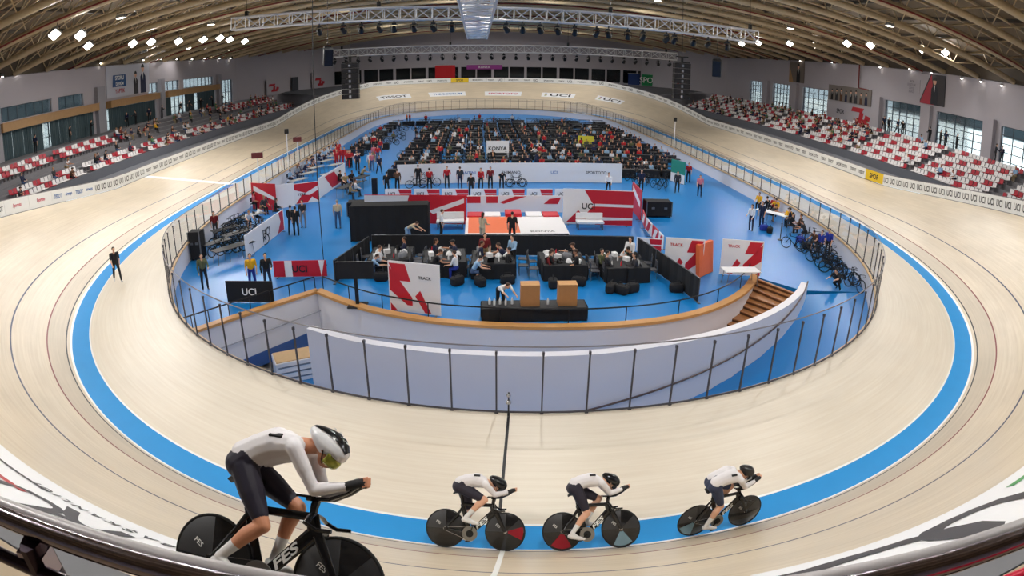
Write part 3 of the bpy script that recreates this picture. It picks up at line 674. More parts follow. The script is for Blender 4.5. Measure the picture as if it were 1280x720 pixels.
# ------------------------------------------------------------------ bicycles
m_carb = M('carbon_black', (20, 20, 22), 0.22, var=.05, spec=0.6); m_tyre = M('tyre_black', (16, 16, 17), 0.7)
m_steel = M('bright_steel', (190, 190, 194), 0.25, 1.0, var=.03); m_dk = M('dark_alloy', (44, 44, 48), 0.35, 0.7)
m_ring = M('chainring_grey', (148, 146, 142), 0.3, 0.8)
def disc_mat():
    """black disc of carbon sectors with the sheen of each sector painted in as its own grey and roughness"""
    m = bpy.data.materials.new('disc_carbon_sectors'); m.use_nodes = True; nt = m.node_tree; b = nt.nodes['Principled BSDF']; L = nt.links.new
    tc = nt.nodes.new('ShaderNodeTexCoord'); sx = nt.nodes.new('ShaderNodeSeparateXYZ'); at_ = nt.nodes.new('ShaderNodeMath'); at_.operation = 'ARCTAN2'
    L(tc.outputs['Object'], sx.inputs[0]); L(sx.outputs['Z'], at_.inputs[0]); L(sx.outputs['X'], at_.inputs[1])
    mu = nt.nodes.new('ShaderNodeMath'); mu.operation = 'MULTIPLY'; mu.inputs[1].default_value = 8 / (2 * PI); L(at_.outputs[0], mu.inputs[0])
    fl = nt.nodes.new('ShaderNodeMath'); fl.operation = 'FLOOR'; L(mu.outputs[0], fl.inputs[0])
    wn = nt.nodes.new('ShaderNodeTexWhiteNoise'); wn.noise_dimensions = '1D'; L(fl.outputs[0], wn.inputs['W'])
    r = nt.nodes.new('ShaderNodeMapRange'); r.inputs[3].default_value = .12; r.inputs[4].default_value = .5; L(wn.outputs['Value'], r.inputs[0]); L(r.outputs[0], b.inputs['Roughness'])
    mx = nt.nodes.new('ShaderNodeMix'); mx.data_type = 'RGBA'; mx.inputs[6].default_value = srgb((16, 16, 18)) + (1,); mx.inputs[7].default_value = srgb((58, 58, 60)) + (1,); L(wn.outputs['Value'], mx.inputs[0]); L(mx.outputs[2], b.inputs['Base Color'])  # uneven sheen of the sectors put into the base colour
    b.inputs['Specular IOR Level'].default_value = .6
    return m
m_disc = disc_mat()
def ring_mb(R, r, seg=40, s2=10, c=(0, 0, 0)):
    mb = MB(); mb.path([(c[0] + R * math.cos(2 * PI * k / seg), c[1], c[2] + R * math.sin(2 * PI * k / seg)) for k in range(seg)], r, s2, closed=True, up=(0, 1, 0)); return mb
RY = Matrix.Rotation(-PI / 2, 4, 'X')     # lathe z -> y
def blade(mb, p0, p1, d0, d1, w, seg=12, w1=None):
    """aero tube lying in the x-z plane: depth d (in plane), width w (across)"""
    p0 = Vector(p0); p1 = Vector(p1); t = (p1 - p0).normalized(); u = Vector((0, 1, 0)); v = t.cross(u); vs = []; w1 = w1 or w
    for (p, d, ww) in ((p0, d0, w), (p1, d1, w1)):
        for k in range(seg):
            a = 2 * PI * k / seg; vs.append(p + v * (math.cos(a) * d / 2) + u * (math.copysign(abs(math.sin(a)) ** .8, math.sin(a)) * ww / 2))
    fs = [(k, (k + 1) % seg, seg + (k + 1) % seg, seg + k) for k in range(seg)] + [tuple(reversed(range(seg))), tuple(seg + k for k in range(seg))]
    mb.add(vs, fs)
RW = .335; BBX, BBZ = .41, .275; WBASE = .99
def disc_wheel(parent, x, txt=None, tint=None):
    """a full disc wheel: the disc is the wheel, tyre, rim line and hub are its sub-parts"""
    mb = MB(); mb.lathe([(.0, .022), (.03, .022), (.1, .015), (.31, .010), (.318, .004), (.318, -.004), (.31, -.010), (.1, -.015), (.03, -.022), (.0, -.022)], 48, mat=RY)
    w = mb.build('wheel', [m_disc], parent, smooth=True); w.location = (x, 0, RW)
    ring_mb(.3235, .0125, 56).build('tyre', m_tyre, w, smooth=True, label='thin black track tyre')
    hb = MB(); hb.lathe([(.0, .05), (.014, .05), (.016, .03), (.03, .024), (.03, -.024), (.016, -.03), (.014, -.05), (.0, -.05)], 14, mat=RY); hb.build('hub', m_steel, w, smooth=True, label='bright steel hub')
    if txt:
        tb = MB(); put_text(tb, txt, (-.12, -.0185, .10), Vector((.82, 0, -.57)), Vector((.57, 0, .82)), height=.042, lift=.002)
        tb.build('lettering', m_lwht, w, label='white lettering on the disc')
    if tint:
        for (a0, a1, mt) in tint:  # reflections of the surroundings painted as flat coloured sectors
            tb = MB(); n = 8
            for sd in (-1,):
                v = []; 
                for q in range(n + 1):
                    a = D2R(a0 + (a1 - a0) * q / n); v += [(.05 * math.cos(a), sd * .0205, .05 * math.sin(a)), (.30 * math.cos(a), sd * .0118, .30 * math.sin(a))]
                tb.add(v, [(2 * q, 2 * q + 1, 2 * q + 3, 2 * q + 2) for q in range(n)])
            tb.build('sector_reflection', mt, w, label='coloured reflection painted on a sector of the black disc')
    return w
def track_bike(label, crank=200, ftint=None, rtint=None, txt='FES', detail=True, group=None):
    """time-trial track bicycle, x forward, ground at z = 0, rear hub over the origin"""
    t = thing('track_bicycle', label, 'bicycle', group=group)
    f = MB(); ST = (.27, 0, .80); HT0 = (.80, 0, .62); HT1 = (.765, 0, .79)
    blade(f, (BBX, 0, BBZ), (.785, 0, .665), .085, .105, .04)            # down tube
    blade(f, (BBX - .01, 0, BBZ), (.265, 0, .77), .09, .075, .034)        # seat tube
    blade(f, (.25, 0, .765), (.77, 0, .775), .06, .062, .034)             # top tube
    blade(f, HT0, HT1, .11, .10, .046)                                    # head tube
    f.path([(BBX, -.04, BBZ), (BBX, .04, BBZ)], .042, 14)
    for sd in (1, -1):
        f.path([(.385, sd * .03, BBZ), (.2, sd * .042, .30), (0, sd * .052, RW)], [.017, .013, .011], 8, flat=(1.6, .8), up=(0, 0, 1))
        f.path([(.275, sd * .018, .72), (.2, sd * .04, .60), (0, sd * .052, RW)], [.016, .012, .010], 8, flat=(1.5, .8), up=(1, 0, 0))
        f.box((0, sd * .054, RW), (.05, .012, .045))
    f.build('frame', m_carb, t, smooth=True)
    if txt:
        tb = MB(); ex = Vector((.375, 0, .39)).normalized(); ey = Vector((-ex.z, 0, ex.x)); o_ = Vector((BBX, 0, BBZ)) + ex * .27
        put_text(tb, txt, o_ + Vector((0, -.022, 0)), ex, ey, width=.27, height=.07, bold=.03, lift=.001, shear=.25)
        tb.build('lettering', m_lwht, t, label='white lettering along the down tube')
    k = MB()
    for sd in (1, -1):
        blade_ = MB(); blade(blade_, (WBASE, 0, RW), (.835, 0, .655), .05, .085, .022, w1=.03)
        k.join(blade_, Matrix.Translation((0, sd * .048, 0)))
    k.box((.83, 0, .672), (.09, .13, .035)); k.build('fork', m_carb, t, smooth=True)
    sp = MB(); blade(sp, (.266, 0, .76), (.235, 0, .955), .055, .05, .022); sp.build('seat_post', m_carb, t, smooth=True)
    sd_ = MB(); prof = [(-.13, .075, .955), (-.10, .085, .975), (-.03, .06, .985), (.06, .034, .985), (.13, .026, .98), (.155, .02, .965)]
    for (x, w, z) in prof: sd_.v += [(.235 + x, -w, z - .012), (.235 + x, -w * .6, z + .008), (.235 + x, 0, z + .004), (.235 + x, w * .6, z + .008), (.235 + x, w, z - .012), (.235 + x, 0, z - .035)]
    for q in range(5):
        for e in range(6): sd_.f.append((q * 6 + e, q * 6 + (e + 1) % 6, q * 6 + 6 + (e + 1) % 6, q * 6 + 6 + e)); sd_.m.append(0)
    sd_.f += [(5, 4, 3, 2, 1, 0), tuple(30 + e for e in range(6))]; sd_.m += [0, 0]; sd_.build('saddle', m_tyre, t, smooth=True)
    hb = MB(); hb.path([(.80, -.20, .735), (.79, -.12, .775), (.775, 0, .80), (.79, .12, .775), (.80, .20, .735)], .016, 8, flat=(.8, 1.6), up=(0, 0, 1))
    for sd in (1, -1): hb.path([(.80, sd * .20, .735), (.88, sd * .205, .70), (.985, sd * .205, .705)], [.016, .015, .014], 8)
    hb.tube((.77, 0, .79), (.775, 0, .87), .03); hb.build('base_bar', m_carb, t, smooth=True)
    ax = MB()
    for sd in (1, -1):
        ax.path([(.74, sd * .055, .90), (.90, sd * .05, .915), (1.02, sd * .045, .97), (1.10, sd * .04, 1.03)], [.03, .028, .018, .015], 8, flat=(.6, 1.3), up=(0, 0, 1)); ax.box((.74, sd * .07, .915), (.13, .08, .018))
    ax.tube((.775, 0, .85), (.79, 0, .905), .032); ax.build('aero_bar', m_carb, t, smooth=True)
    cr = MB(); cr.lathe([(.0, .006), (.125, .006), (.128, 0), (.125, -.006), (.0, -.006)], 40, mat=Matrix.Translation((BBX, -.055, BBZ)) @ RY); co = cr.build('chainring', m_ring, t, smooth=True, label='grey disc chainring')
    c2 = MB(); c2.lathe([(.0, .004), (.062, .004), (.062, -.012), (.0, -.012)], 28, mat=Matrix.Translation((BBX, -.058, BBZ)) @ RY); c2.build('chainring_cover', m_tyre, co, smooth=True)
    for sd in (-1, 1):
        a = D2R(crank + (0 if sd < 0 else 180)); e = (BBX + .168 * math.cos(a), sd * .078, BBZ + .168 * math.sin(a)); ca = MB(); ca.path([(BBX, sd * .072, BBZ), e], [.02, .014], 8, flat=(1, .6), up=(0, 1, 0)); c_o = ca.build('crank', m_carb, t, smooth=True)
        pd = MB(); pd.bevel_box((e[0], sd * .115, e[2]), (.07, .055, .018), .01); pd.build('pedal', m_dk, c_o)
    ch = MB(); pts = []
    for q in range(17): a = PI / 2 - PI * (q / 16); pts.append((BBX + .122 * math.cos(a), -.052, BBZ + .122 * math.sin(a)))
    for q in range(9): a = -PI / 2 - PI * (q / 8); pts.append((.03 * math.cos(a), -.052, RW + .03 * math.sin(a)))
    ch.path(pts, .005, 5, closed=True, up=(0, 1, 0)); ch.build('chain', m_steel, t, smooth=True)
    disc_wheel(t, 0, txt and 'FES', rtint); disc_wheel(t, WBASE, txt and 'FES', ftint)
    return t
def spoked_bike(label, frame_m, group=None, lite=False):
    t = thing('bicycle', label, 'bicycle', group=group); f = MB()
    f.tube((BBX, 0, BBZ), (.80, 0, .62), .022); f.tube((BBX, 0, BBZ), (.28, 0, .80), .018); f.tube((.285, 0, .76), (.775, 0, .76), .018); f.tube((.80, 0, .62), (.765, 0, .80), .022)
    for sd in (1, -1): f.tube((BBX, sd * .02, BBZ), (0, sd * .055, RW), .010); f.tube((.285, sd * .015, .74), (0, sd * .055, RW), .009); f.tube((.80, sd * .03, .62), (.99, sd * .05, RW), .013)
    f.build('frame', frame_m, t, smooth=True)
    for x in (0, WBASE):
        mb = ring_mb(.318, .020, 24, 6)
        w = mb.build('wheel', m_tyre, t, smooth=True); w.location = (x, 0, RW)
        sp = MB(); r2 = ring_mb(.295, .012, 24, 5); sp.join(r2)
        for q in range(12): a = 2 * PI * q / 12; sp.tube((0, .02 * (-1) ** q, 0), (.3 * math.cos(a), 0, .3 * math.sin(a)), .0035, seg=4)
        sp.tube((0, -.05, 0), (0, .05, 0), .016); sp.build('spokes', m_dk, w)
    s_ = MB(); s_.tube((.28, 0, .78), (.255, 0, .93), .014); s_.path([(.12, 0, .945), (.2, 0, .955), (.3, 0, .955), (.385, 0, .945)], [.05, .06, .03, .015], 8, flat=(.35, 1), up=(0, 0, 1)); s_.build('saddle', m_tyre, t, smooth=True)
    h = MB(); h.tube((.765, 0, .80), (.755, 0, .86), .018); h.tube((.755, 0, .86), (.84, 0, .87), .016)
    h.tube((.84, -.2, .87), (.84, .2, .87), .014)
    for sd in (1, -1): h.path([(.84, sd * .2, .87), (.92, sd * .21, .87), (.945, sd * .21, .80), (.90, sd * .21, .75), (.83, sd * .21, .745)], .013, 7)
    h.build('handlebar', m_tyre, t, smooth=True)
    c = MB(); c.lathe([(.0, .003), (.095, .003), (.095, -.003), (.0, -.003)], 24, mat=Matrix.Translation((BBX, -.05, BBZ)) @ RY)
    for sd, a in ((-1, 0.6), (1, .6 + PI)): c.tube((BBX, sd * .06, BBZ), (BBX + .17 * math.cos(a), sd * .06, BBZ + .17 * math.sin(a)), .011); c.box((BBX + .17 * math.cos(a), sd * .10, BBZ + .17 * math.sin(a)), (.08, .07, .02))
    c.build('crankset', m_dk, t, smooth=True)
    return t
# ------------------------------------------------------------------ the four riders
m_kitw = M('skinsuit_white', (232, 228, 230), 0.6, var=.03, scale=12); m_kitn = M('skinsuit_navy', (36, 32, 48), 0.6, var=.06, scale=12)
m_glov = M('glove_black', (24, 24, 28), 0.7); m_sock = M('overshoe_white', (228, 226, 224), 0.6, var=.03)
m_helw = M('helmet_white', (236, 236, 238), 0.2); m_helb = M('helmet_black', (20, 20, 22), 0.18)
m_visor = M('visor_tinted', (150, 150, 60), 0.06, 0.6, var=.2, scale=8)
def ik(h, a, l1, l2, fwd=Vector((1, 0, .25))):
    d = a - h; L = min(d.length, (l1 + l2) * .998); t = d.normalized(); x = (l1 * l1 - l2 * l2 + L * L) / (2 * L); y = math.sqrt(max(0, l1 * l1 - x * x))
    n = fwd - t * fwd.dot(t); n.normalize(); return h + t * x + n * y
def rider(crank, helmet, voxel=.009, head_dz=0.0, hip=(.235, 1.075), visor=True, drop=0.0):
    F = Fig(); H = Vector((hip[0], 0, hip[1])); Sh = Vector((.63, 0, 1.235))
    V0 = lambda x, y, z: Vector((x, y, z))
    V = lambda x, y, z: Vector((x, y, z - (drop * min(1.35, max(0, (x - .26) / .38)) if z > 1.05 else 0)))
    mid = V(.40, 0, 1.235)
    for sd in (1, -1):
        F.cap(H + V(-.035, sd * .075, -.005), H + V(.02, sd * .07, .05), .115, .118, BOT)
        F.cap(H + V(.0, sd * .07, .06), V(.36, sd * .065, 1.20), .115, .112, BOT if False else TOP)
        F.cap(V(.32, sd * .065, 1.185), V(.48, sd * .07, 1.25), .113, .12, TOP)
        F.cap(V(.46, sd * .07, 1.24), V(.60, sd * .10, 1.245), .12, .09, TOP)
        F.cap(V(.60, sd * .08, 1.26), V(.645, sd * .165, 1.235), .075, .06, TOP)
    F.ell(V(.50, 0, 1.26), (.16, .12, .09), TOP); F.cap(H + V(-.06, 0, .0), H + V(.03, 0, .07), .10, .10, BOT)
    F.cap(V(.64, 0, 1.265), V(.735, 0, 1.27), .062, .055, SKIN)
    hc = V(.83, 0, 1.255 + head_dz); hp = D2R(38); hu = V0(math.sin(hp), 0, math.cos(hp)); hf = V0(math.cos(hp), 0, -math.sin(hp)); rot = Matrix((hf, hu.cross(hf), hu)).transposed()
    F.ell(hc + hu * .02, (.095, .075, .1), SKIN, rot); F.ell(hc + hf * .035 - hu * .055, (.062, .055, .064), SKIN, rot); F.cap(hc + hf * .09 - hu * .0, hc + hf * .112 - hu * .026, .011, .015, SKIN, 8)
    F.cap(hc + hf * .086 - hu * .056 + V(0, .018, 0), hc + hf * .086 - hu * .056 - V(0, .018, 0), .010, .010, SKIN, 8); F.cap(hc + hf * .09 - hu * .075 + V(0, .014, 0), hc + hf * .09 - hu * .075 - V(0, .014, 0), .012, .012, SKIN, 8)
    for sd in (1, -1): F.ell(hc + V(0, sd * .078, 0), (.02, .010, .03), SKIN, rot)
    for sd in (-1, 1):
        a = D2R(crank + (0 if sd < 0 else 180)); ped = V(BBX + .168 * math.cos(a), sd * .115, BBZ + .168 * math.sin(a)); ball = ped + V(.0, 0, .032)
        ank = ball + V(-.125, 0, .095); hj = H + V(.0, sd * .085, -.02); kn = ik(hj, ank, .445, .43)
        F.cap(hj, hj + (kn - hj) * .45, .108, .098, BOT); F.cap(hj + (kn - hj) * .45, hj + (kn - hj) * .80, .098, .072, BOT); F.cap(hj + (kn - hj) * .8, kn, .064, .058, SKIN)
        back = V(-.02, 0, 0); c1 = kn + (ank - kn) * .3 + back; F.cap(kn, c1, .056, .060, SKIN); F.cap(c1, kn + (ank - kn) * .62 + back * .4, .060, .046, SKIN); F.cap(kn + (ank - kn) * .60 + back * .4, ank, .0475, .037, SHOE)
        F.cap(ank + V(-.035, 0, -.045), ball + V(.0, 0, .012), .040, .036, SHOE); F.cap(ank, ball, .036, .032, SHOE); F.cap(ball + V(0, 0, .008), ball + V(.075, 0, -.004), .035, .024, SHOE); F.cap(ank + V(-.03, 0, -.075), ball + V(.05, 0, -.022), .016, .016, X2)
        Sx = V(.655, sd * .175, 1.225); El = V(.80, sd * .105, .965); Wr = V(1.015, sd * .06, 1.02)
        F.cap(Sx, Sx + (El - Sx) * .5, .060, .056, TOP); F.cap(Sx + (El - Sx) * .5, El, .052, .045, TOP); F.cap(El, El + (Wr - El) * .35, .047, .046, TOP); F.cap(El + (Wr - El) * .35, Wr, .045, .031, TOP)
        d = (Wr - El).normalized() + V(.0, 0, .12); d.normalize(); g = Wr + d * .02; tip = Wr + d * .10
        F.cap(Wr, g, .033, .034, X1); F.cap(g, tip, .036, .032, X1)
        # fingers closed round the end of the aero bar
        lat = V(0, 1, 0)
        for q in range(4):
            b = tip + d * .012 + V(0, sd * .016, .026 - q * .019); m_ = b + d * .032 + V(0, -sd * .014, 0); e = m_ + V(-.012, -sd * .034, 0) - d * .01
            F.cap(tip + V(0, sd * .008, .018 - q * .014), b, .0105, .0098, X1 if q < 2 else X1, 8); F.cap(b, m_, .0098, .009, SKIN, 8); F.cap(m_, e, .009, .0082, SKIN, 8)
        tb = g + V(0, -sd * .022, .024); F.cap(tb, tb + d * .05 + V(0, 0, .008), .0125, .0115, X1, 8); F.cap(tb + d * .05 + V(0, 0, .008), tb + d * .085 + V(0, 0, .0), .0115, .0095, SKIN, 8)
    me = F.fuse('rider_body', voxel, 5)
    return me, hc, hf, hu, rot
def helmet_parts(parent, hc, hf, hu, rot, white, world=False):
    """teardrop time-trial helmet: shell, dark crown panel, visor, chin strap"""
    lat = hu.cross(hf)
    prof = [(.135, .03, .035), (.125, .062, .062), (.09, .085, .092), (.04, .098, .112), (-.02, .10, .113), (-.08, .093, .095), (-.14, .075, .068), (-.185, .045, .038), (-.20, .015, .012)]
    n = 20; sh = MB()
    for (x, w, h) in prof:
        for k in range(n):
            a = 2 * PI * k / n; y = math.cos(a) * w; z = math.sin(a) * h; z = z if z > 0 else z * (.55 if x > 0 else .8); sh.v.append(tuple(hc + hf * (x + .005) + lat * y + hu * (z + .03)))
    for i in range(len(prof) - 1):
        for k in range(n): l = (k + 1) % n; sh.f.append((i * n + k, i * n + l, (i + 1) * n + l, (i + 1) * n + k)); top = PI * .22 < 2 * PI * (k + .5) / n < PI * .78; sh.m.append(0)
    sh.f += [tuple(reversed(range(n))), tuple((len(prof) - 1) * n + k for k in range(n))]; sh.m += [0, 0]
    h = sh.build('helmet', m_helw if white else m_helb, parent, smooth=True, label='white time trial helmet' if white else 'glossy black time trial helmet')
    cp = MB()
    for (x, w, hh) in prof[1:-1]:
        for k in range(9): a = PI * .5 + (k - 4) * .17 + .25; cp.v.append(tuple(hc + hf * (x + .005) + lat * (math.cos(a) * (w + .004)) + hu * (math.sin(a) * (hh + .004) + .03)))
    for i in range(len(prof) - 3):
        for k in range(8): cp.f.append((i * 9 + k, i * 9 + k + 1, (i + 1) * 9 + k + 1, (i + 1) * 9 + k)); cp.m.append(0)
    cp.build('crown_panel', m_helb if white else m_carb, h, smooth=True, label='black crown panel with vents' if white else None)
    if white:
        for k in range(4): vt = MB(); x = .075 - k * .045; c = hc + hf * (x + .005) + hu * (.03 + [.1, .112, .118, .114][k] + .005); vt.sphere(c + lat * -.02, (.012, .008, .004), 8, 6, mat=rot); vt.build('vent', m_lwht, h, smooth=True)
    vz = MB(); m_ = 13
    for j, (zz, rr) in enumerate(((.012, .118), (-.02, .128), (-.055, .122), (-.075, .108))):
        for k in range(m_): a = -1.25 + 2.5 * k / (m_ - 1); vz.v.append(tuple(hc + hf * (math.cos(a) * rr + .012) + lat * (math.sin(a) * (rr - .025)) + hu * zz))
    for j in range(3):
        for k in range(m_ - 1): vz.f.append((j * m_ + k, j * m_ + k + 1, (j + 1) * m_ + k + 1, (j + 1) * m_ + k)); vz.m.append(0)
    ob = vz.build('visor', m_visor if white else m_helb, h, smooth=True, label='tinted visor over the face'); so = ob.modifiers.new('s', 'SOLIDIFY'); so.thickness = .003
    st = MB()
    for sd in (1, -1): st.path([hc + lat * sd * .082 + hu * .0, hc + lat * sd * .072 - hu * .06 + hf * .03, hc - hu * .115 + hf * .055], .007, 6, flat=(.5, 1.4))
    st.build('chin_strap', m_helb, h, smooth=True)
    return h
def frame_matrix(i, d, roll=0.0, yaw=0.0):
    p, t, o, nv = tpos(i, d, 0.004); nv2 = (nv * math.cos(roll) + o * math.sin(roll)).normalized(); left = nv2.cross(t).normalized()
    t2 = t * math.cos(yaw) + left * math.sin(yaw); l2 = nv2.cross(t2)
    return Matrix(((t2.x, l2.x, nv2.x, p.x), (t2.y, l2.y, nv2.y, p.y), (t2.z, l2.z, nv2.z, p.z), (0, 0, 0, 1)))
def put_rider(pxc, d_over, crank, white, blabel, rlabel, ftint, rtint, voxel, skin, near=False, drop=0.0, yaw=0.0, roll=0.0, hip=(.235, 1.075), head_dz=0.0, shift=-.5, navy=None, scale=1.12):
    if isinstance(pxc[0], tuple): pass
    p = on_track(*pxc); q, d = track_coords(p)
    if d_over is not None: d = d_over
    Mx = frame_matrix(q, d, roll, yaw) @ Matrix.Scale(scale, 4) @ Matrix.Translation((shift, 0, 0))
    b = track_bike(blabel, crank, ftint, rtint, group=None); b.matrix_world = Mx
    me, hc, hf, hu, rot = rider(crank, white, voxel, head_dz, hip, drop=drop)
    for mt in (skin, m_kitw, navy or m_kitn, m_sock, hairs[0], m_glov, m_tyre): me.materials.append(mt)
    r = link('person', me); r.matrix_world = Mx; tag(r, rlabel, 'person')
    helmet_parts(r, hc, hf, hu, rot, white)
    lg = MB()
    lg.box((.50, -.168 if near else -.162, (1.300 if near else 1.338) - drop * .63), (.10, .034, .016), mat=Matrix.Rotation(.65, 3, 'X')); 
    lg.build('chest_logo', m_glov, r, label='small black mark on the white back')
    if near:
        sl = MB(); sl.box((.40, -.06, 1.338), (.014, .13, .016), mat=Matrix.Rotation(.3, 3, 'X')); sl.build('stripe', m_glov, r, label='thin dark stripe across the back')
        s2 = MB(); s2.box((.425, -.06, 1.346), (.012, .13, .016), mat=Matrix.Rotation(.3, 3, 'X')); s2.build('stripe', CM['red'], r, label='thin red stripe across the back')
    return b, r
red_refl = M('reflection_red', (150, 20, 40), 0.25, 0.3, var=.1); blu_refl = M('reflection_pale_blue', (120, 150, 166), 0.25, 0.3, var=.1)  # colours of the painted disc reflections
put_rider((338, 771), None, 188, True, 'nearest black track bicycle high on the banking, with white lettering on its down tube', 'cyclist in white and navy skinsuit with white helmet and visor, nearest the railing', None, None, .0075, M('skin_sunned', (206, 142, 108), 0.5, var=.05), near=True, scale=1.05)
put_rider((593, 687), None, 70, False, 'black disc wheel track bicycle with one painted red reflection on its front wheel', 'cyclist in black helmet crouched low just left of the white line on the banking', [(-25, 20, red_refl)], None, .009, skins[0], drop=.10, scale=1.16)
put_rider((741, 687), None, 215, False, 'black disc wheel track bicycle with painted red reflection low on its rear wheel', 'cyclist in black helmet riding between the other two on the blue band edge', [(-115, -50, blu_refl)], [(-130, -60, red_refl)], .009, skins[0], drop=.08, scale=1.16)
put_rider((896, 663), None, 230, False, 'black track bicycle with painted pale blue reflection on its rear wheel, leading the line', 'leading cyclist in black helmet with blue-grey shorts and raised arms', None, [(-160, -100, blu_refl)], .009, skins[0], drop=.05, scale=1.18, navy=M('skinsuit_slate', (44, 54, 82), 0.6, var=.06))
# ------------------------------------------------------------------ clear fence round the infield
def proj(p):
    d = Vector(p) - CAM; a, b, c = d.dot(_r2), d.dot(_u2), d.dot(_f); rho = math.hypot(a, b); R = 2 * FPX * math.sin(math.atan2(rho, c) / 2); return 640 + R * a / rho, 360 - R * b / rho
m_clear = clear_mat('clear_panel', (240, 242, 246), 0.28); m_post = M('fence_post_grey', (74, 72, 78), 0.4, 0.5); m_rail = M('fence_rail_grey', (128, 124, 130), 0.4, 0.4)
fence = thing('safety_fence', 'clear panelled safety fence with thin grey posts all round the blue infield', 'fence', (0, 0, 0))
def fh(y): u = max(0, min(1, (-32 - y) / 12)); v = max(0, min(1, (y - 34) / 10)); return 1.18 + .54 * u * u * (3 - 2 * u) + .6 * v
pn = MB(); rl = MB(); bs = MB()
for i in range(NT):
    p0 = fence_pt(i, .04); pn.v += [tuple(p0), tuple(p0 + Vector((0, 0, fh(p0.y) + .13)))]
for i in range(NT): j = (i + 1) % NT; pn.f.append((2 * i, 2 * j, 2 * j + 1, 2 * i + 1)); pn.m.append(0)
pn.build('clear_panel', m_clear, fence, smooth=True)
rl.path([fence_pt(i, .04, fh(fence_pt(i).y) + .14) for i in range(0, NT, 2)], .02, 6, closed=True); rl.build('top_rail', m_rail, fence, smooth=True)
bs.path([fence_pt(i, .04, .05) for i in range(0, NT, 2)], .03, 6, closed=True); bs.build('base_rail', m_post, fence, smooth=True)
pts = []; acc = 0; last = fence_pt(0)
for i in range(NT * 4):
    q = fence_pt((i / 4) % NT, .03) if False else tpos(i / 4, -WB - WS)[0]; acc += (q - last).length; last = q
    if acc >= (1.09 if q.y < -43 else 1.62): acc = 0; nn = _lerp(TN, i / 4); pts.append((Vector((q.x + nn[0] * .02, q.y + nn[1] * .02, 0)), math.atan2(nn[1], nn[0])))
pts.sort(key=lambda t: (t[0] - CAM).length)
post_me = None; rest = MB()
def post_mb(FH=1.72): m = MB(); m.box((0, 0, FH / 2), (.045, .04, FH)); m.box((0, 0, .02), (.09, .09, .04)); m.box((0, 0, FH - .04), (.07, .055, .08)); return m
for k, (p, a) in enumerate(pts):
    if k < 100:
        if post_me is None: post_me = post_mb().mesh('post', m_post)
        o = link('post', post_me, fence); o.location = p; o.scale = (1, 1, fh(p.y) / 1.72); o.rotation_euler = (0, 0, a)
    else: rest.join(post_mb(fh(p.y)), Matrix.Translation(p) @ Matrix.Rotation(a, 4, 'Z'))
ob = rest.build('post_row', m_post, fence); ob['kind'] = 'stuff'
# the clamped timing eye on one near post
p = at(630, 500, .35); t = thing('timing_sensor', 'small chrome timing sensor clamped to a fence post above the black line', 'sensor', (fence_pt(I_NEAR, .16, .18)))
mb = MB(); mb.sphere((0, 0, .22), (.07, .07, .07)); mb.build('sensor_head', m_steel, t, smooth=True); mb = MB(); mb.sphere((0, 0, .42), (.06, .06, .06)); mb.build('sensor_head', m_steel, t, smooth=True)
mb = MB(); mb.tube((0, 0, -.16), (0, 0, .5), .02); mb.build('stem', m_dk, t, smooth=True)

# ------------------------------------------------------------------ advertising boards on the outer edge
m_board = M('board_white', (232, 232, 230), 0.5, var=.02); m_yel = M('board_yellow', (226, 190, 36), 0.5); m_ink = M('ink_black', (26, 26, 32), 0.5, var=0); m_pinkink = M('ink_pink', (200, 60, 90), 0.5, var=0); m_blueink = M('ink_blue', (40, 100, 170), 0.5, var=0)
m_greenline = M('board_green_base', (70, 130, 90), 0.5)
STEP = 8; nb = 0; proto_txt = {}
def board_at(i0, i1, txt, ink, bg, label, group):
    a = tpos(i0, WT)[0]; b = tpos(i1, WT)[0]; na = Vector((*_lerp(TN, i0), 0)); nb_ = Vector((*_lerp(TN, i1), 0)); a = a + na * .07 + Vector((0, 0, .035)); b = b + nb_ * .07 + Vector((0, 0, .035))
    up = Vector((0, 0, 1)); d = (b - a); L = d.length; dn = d.normalized(); inn = -(na + nb_).normalized(); H = .92; mid = (a + b) / 2
    t = thing('advertising_board', label, 'advertising board', mid, 0, group); q = -mid; g = .012; a_ = a + dn * g + q; b_ = b - dn * g + q
    mb = MB(); mb.slab([a_, b_, b_ + up * H, a_ + up * H], -inn * .06); mb.build('panel', bg, t)
    mb = MB(); mb.slab([a_ + up * H, b_ + up * H, b_ + up * (H + .05), a_ + up * (H + .05)], -inn * .1); mb.build('top_cap', m_edge if False else m_rail, t)
    if txt:
        ex = -dn; ey = (up - dn * up.dot(dn)).normalized(); n = len(txt); 
        for k, w in enumerate(txt):
            c = (a_ + b_) / 2 + up * (H * .5) + ex * ((k - (n - 1) / 2) * L / n); _, _, tw, th = text_faces(w, .02); hh = .46 if len(w) < 5 else .30; ww = min(L / n * .70, tw * hh / th)
            tb = MB(); put_text(tb, w, c, ex, ey, width=ww, height=hh, bold=.02, lift=.012); tb.build('lettering', ink, t)
    return t
names = {}
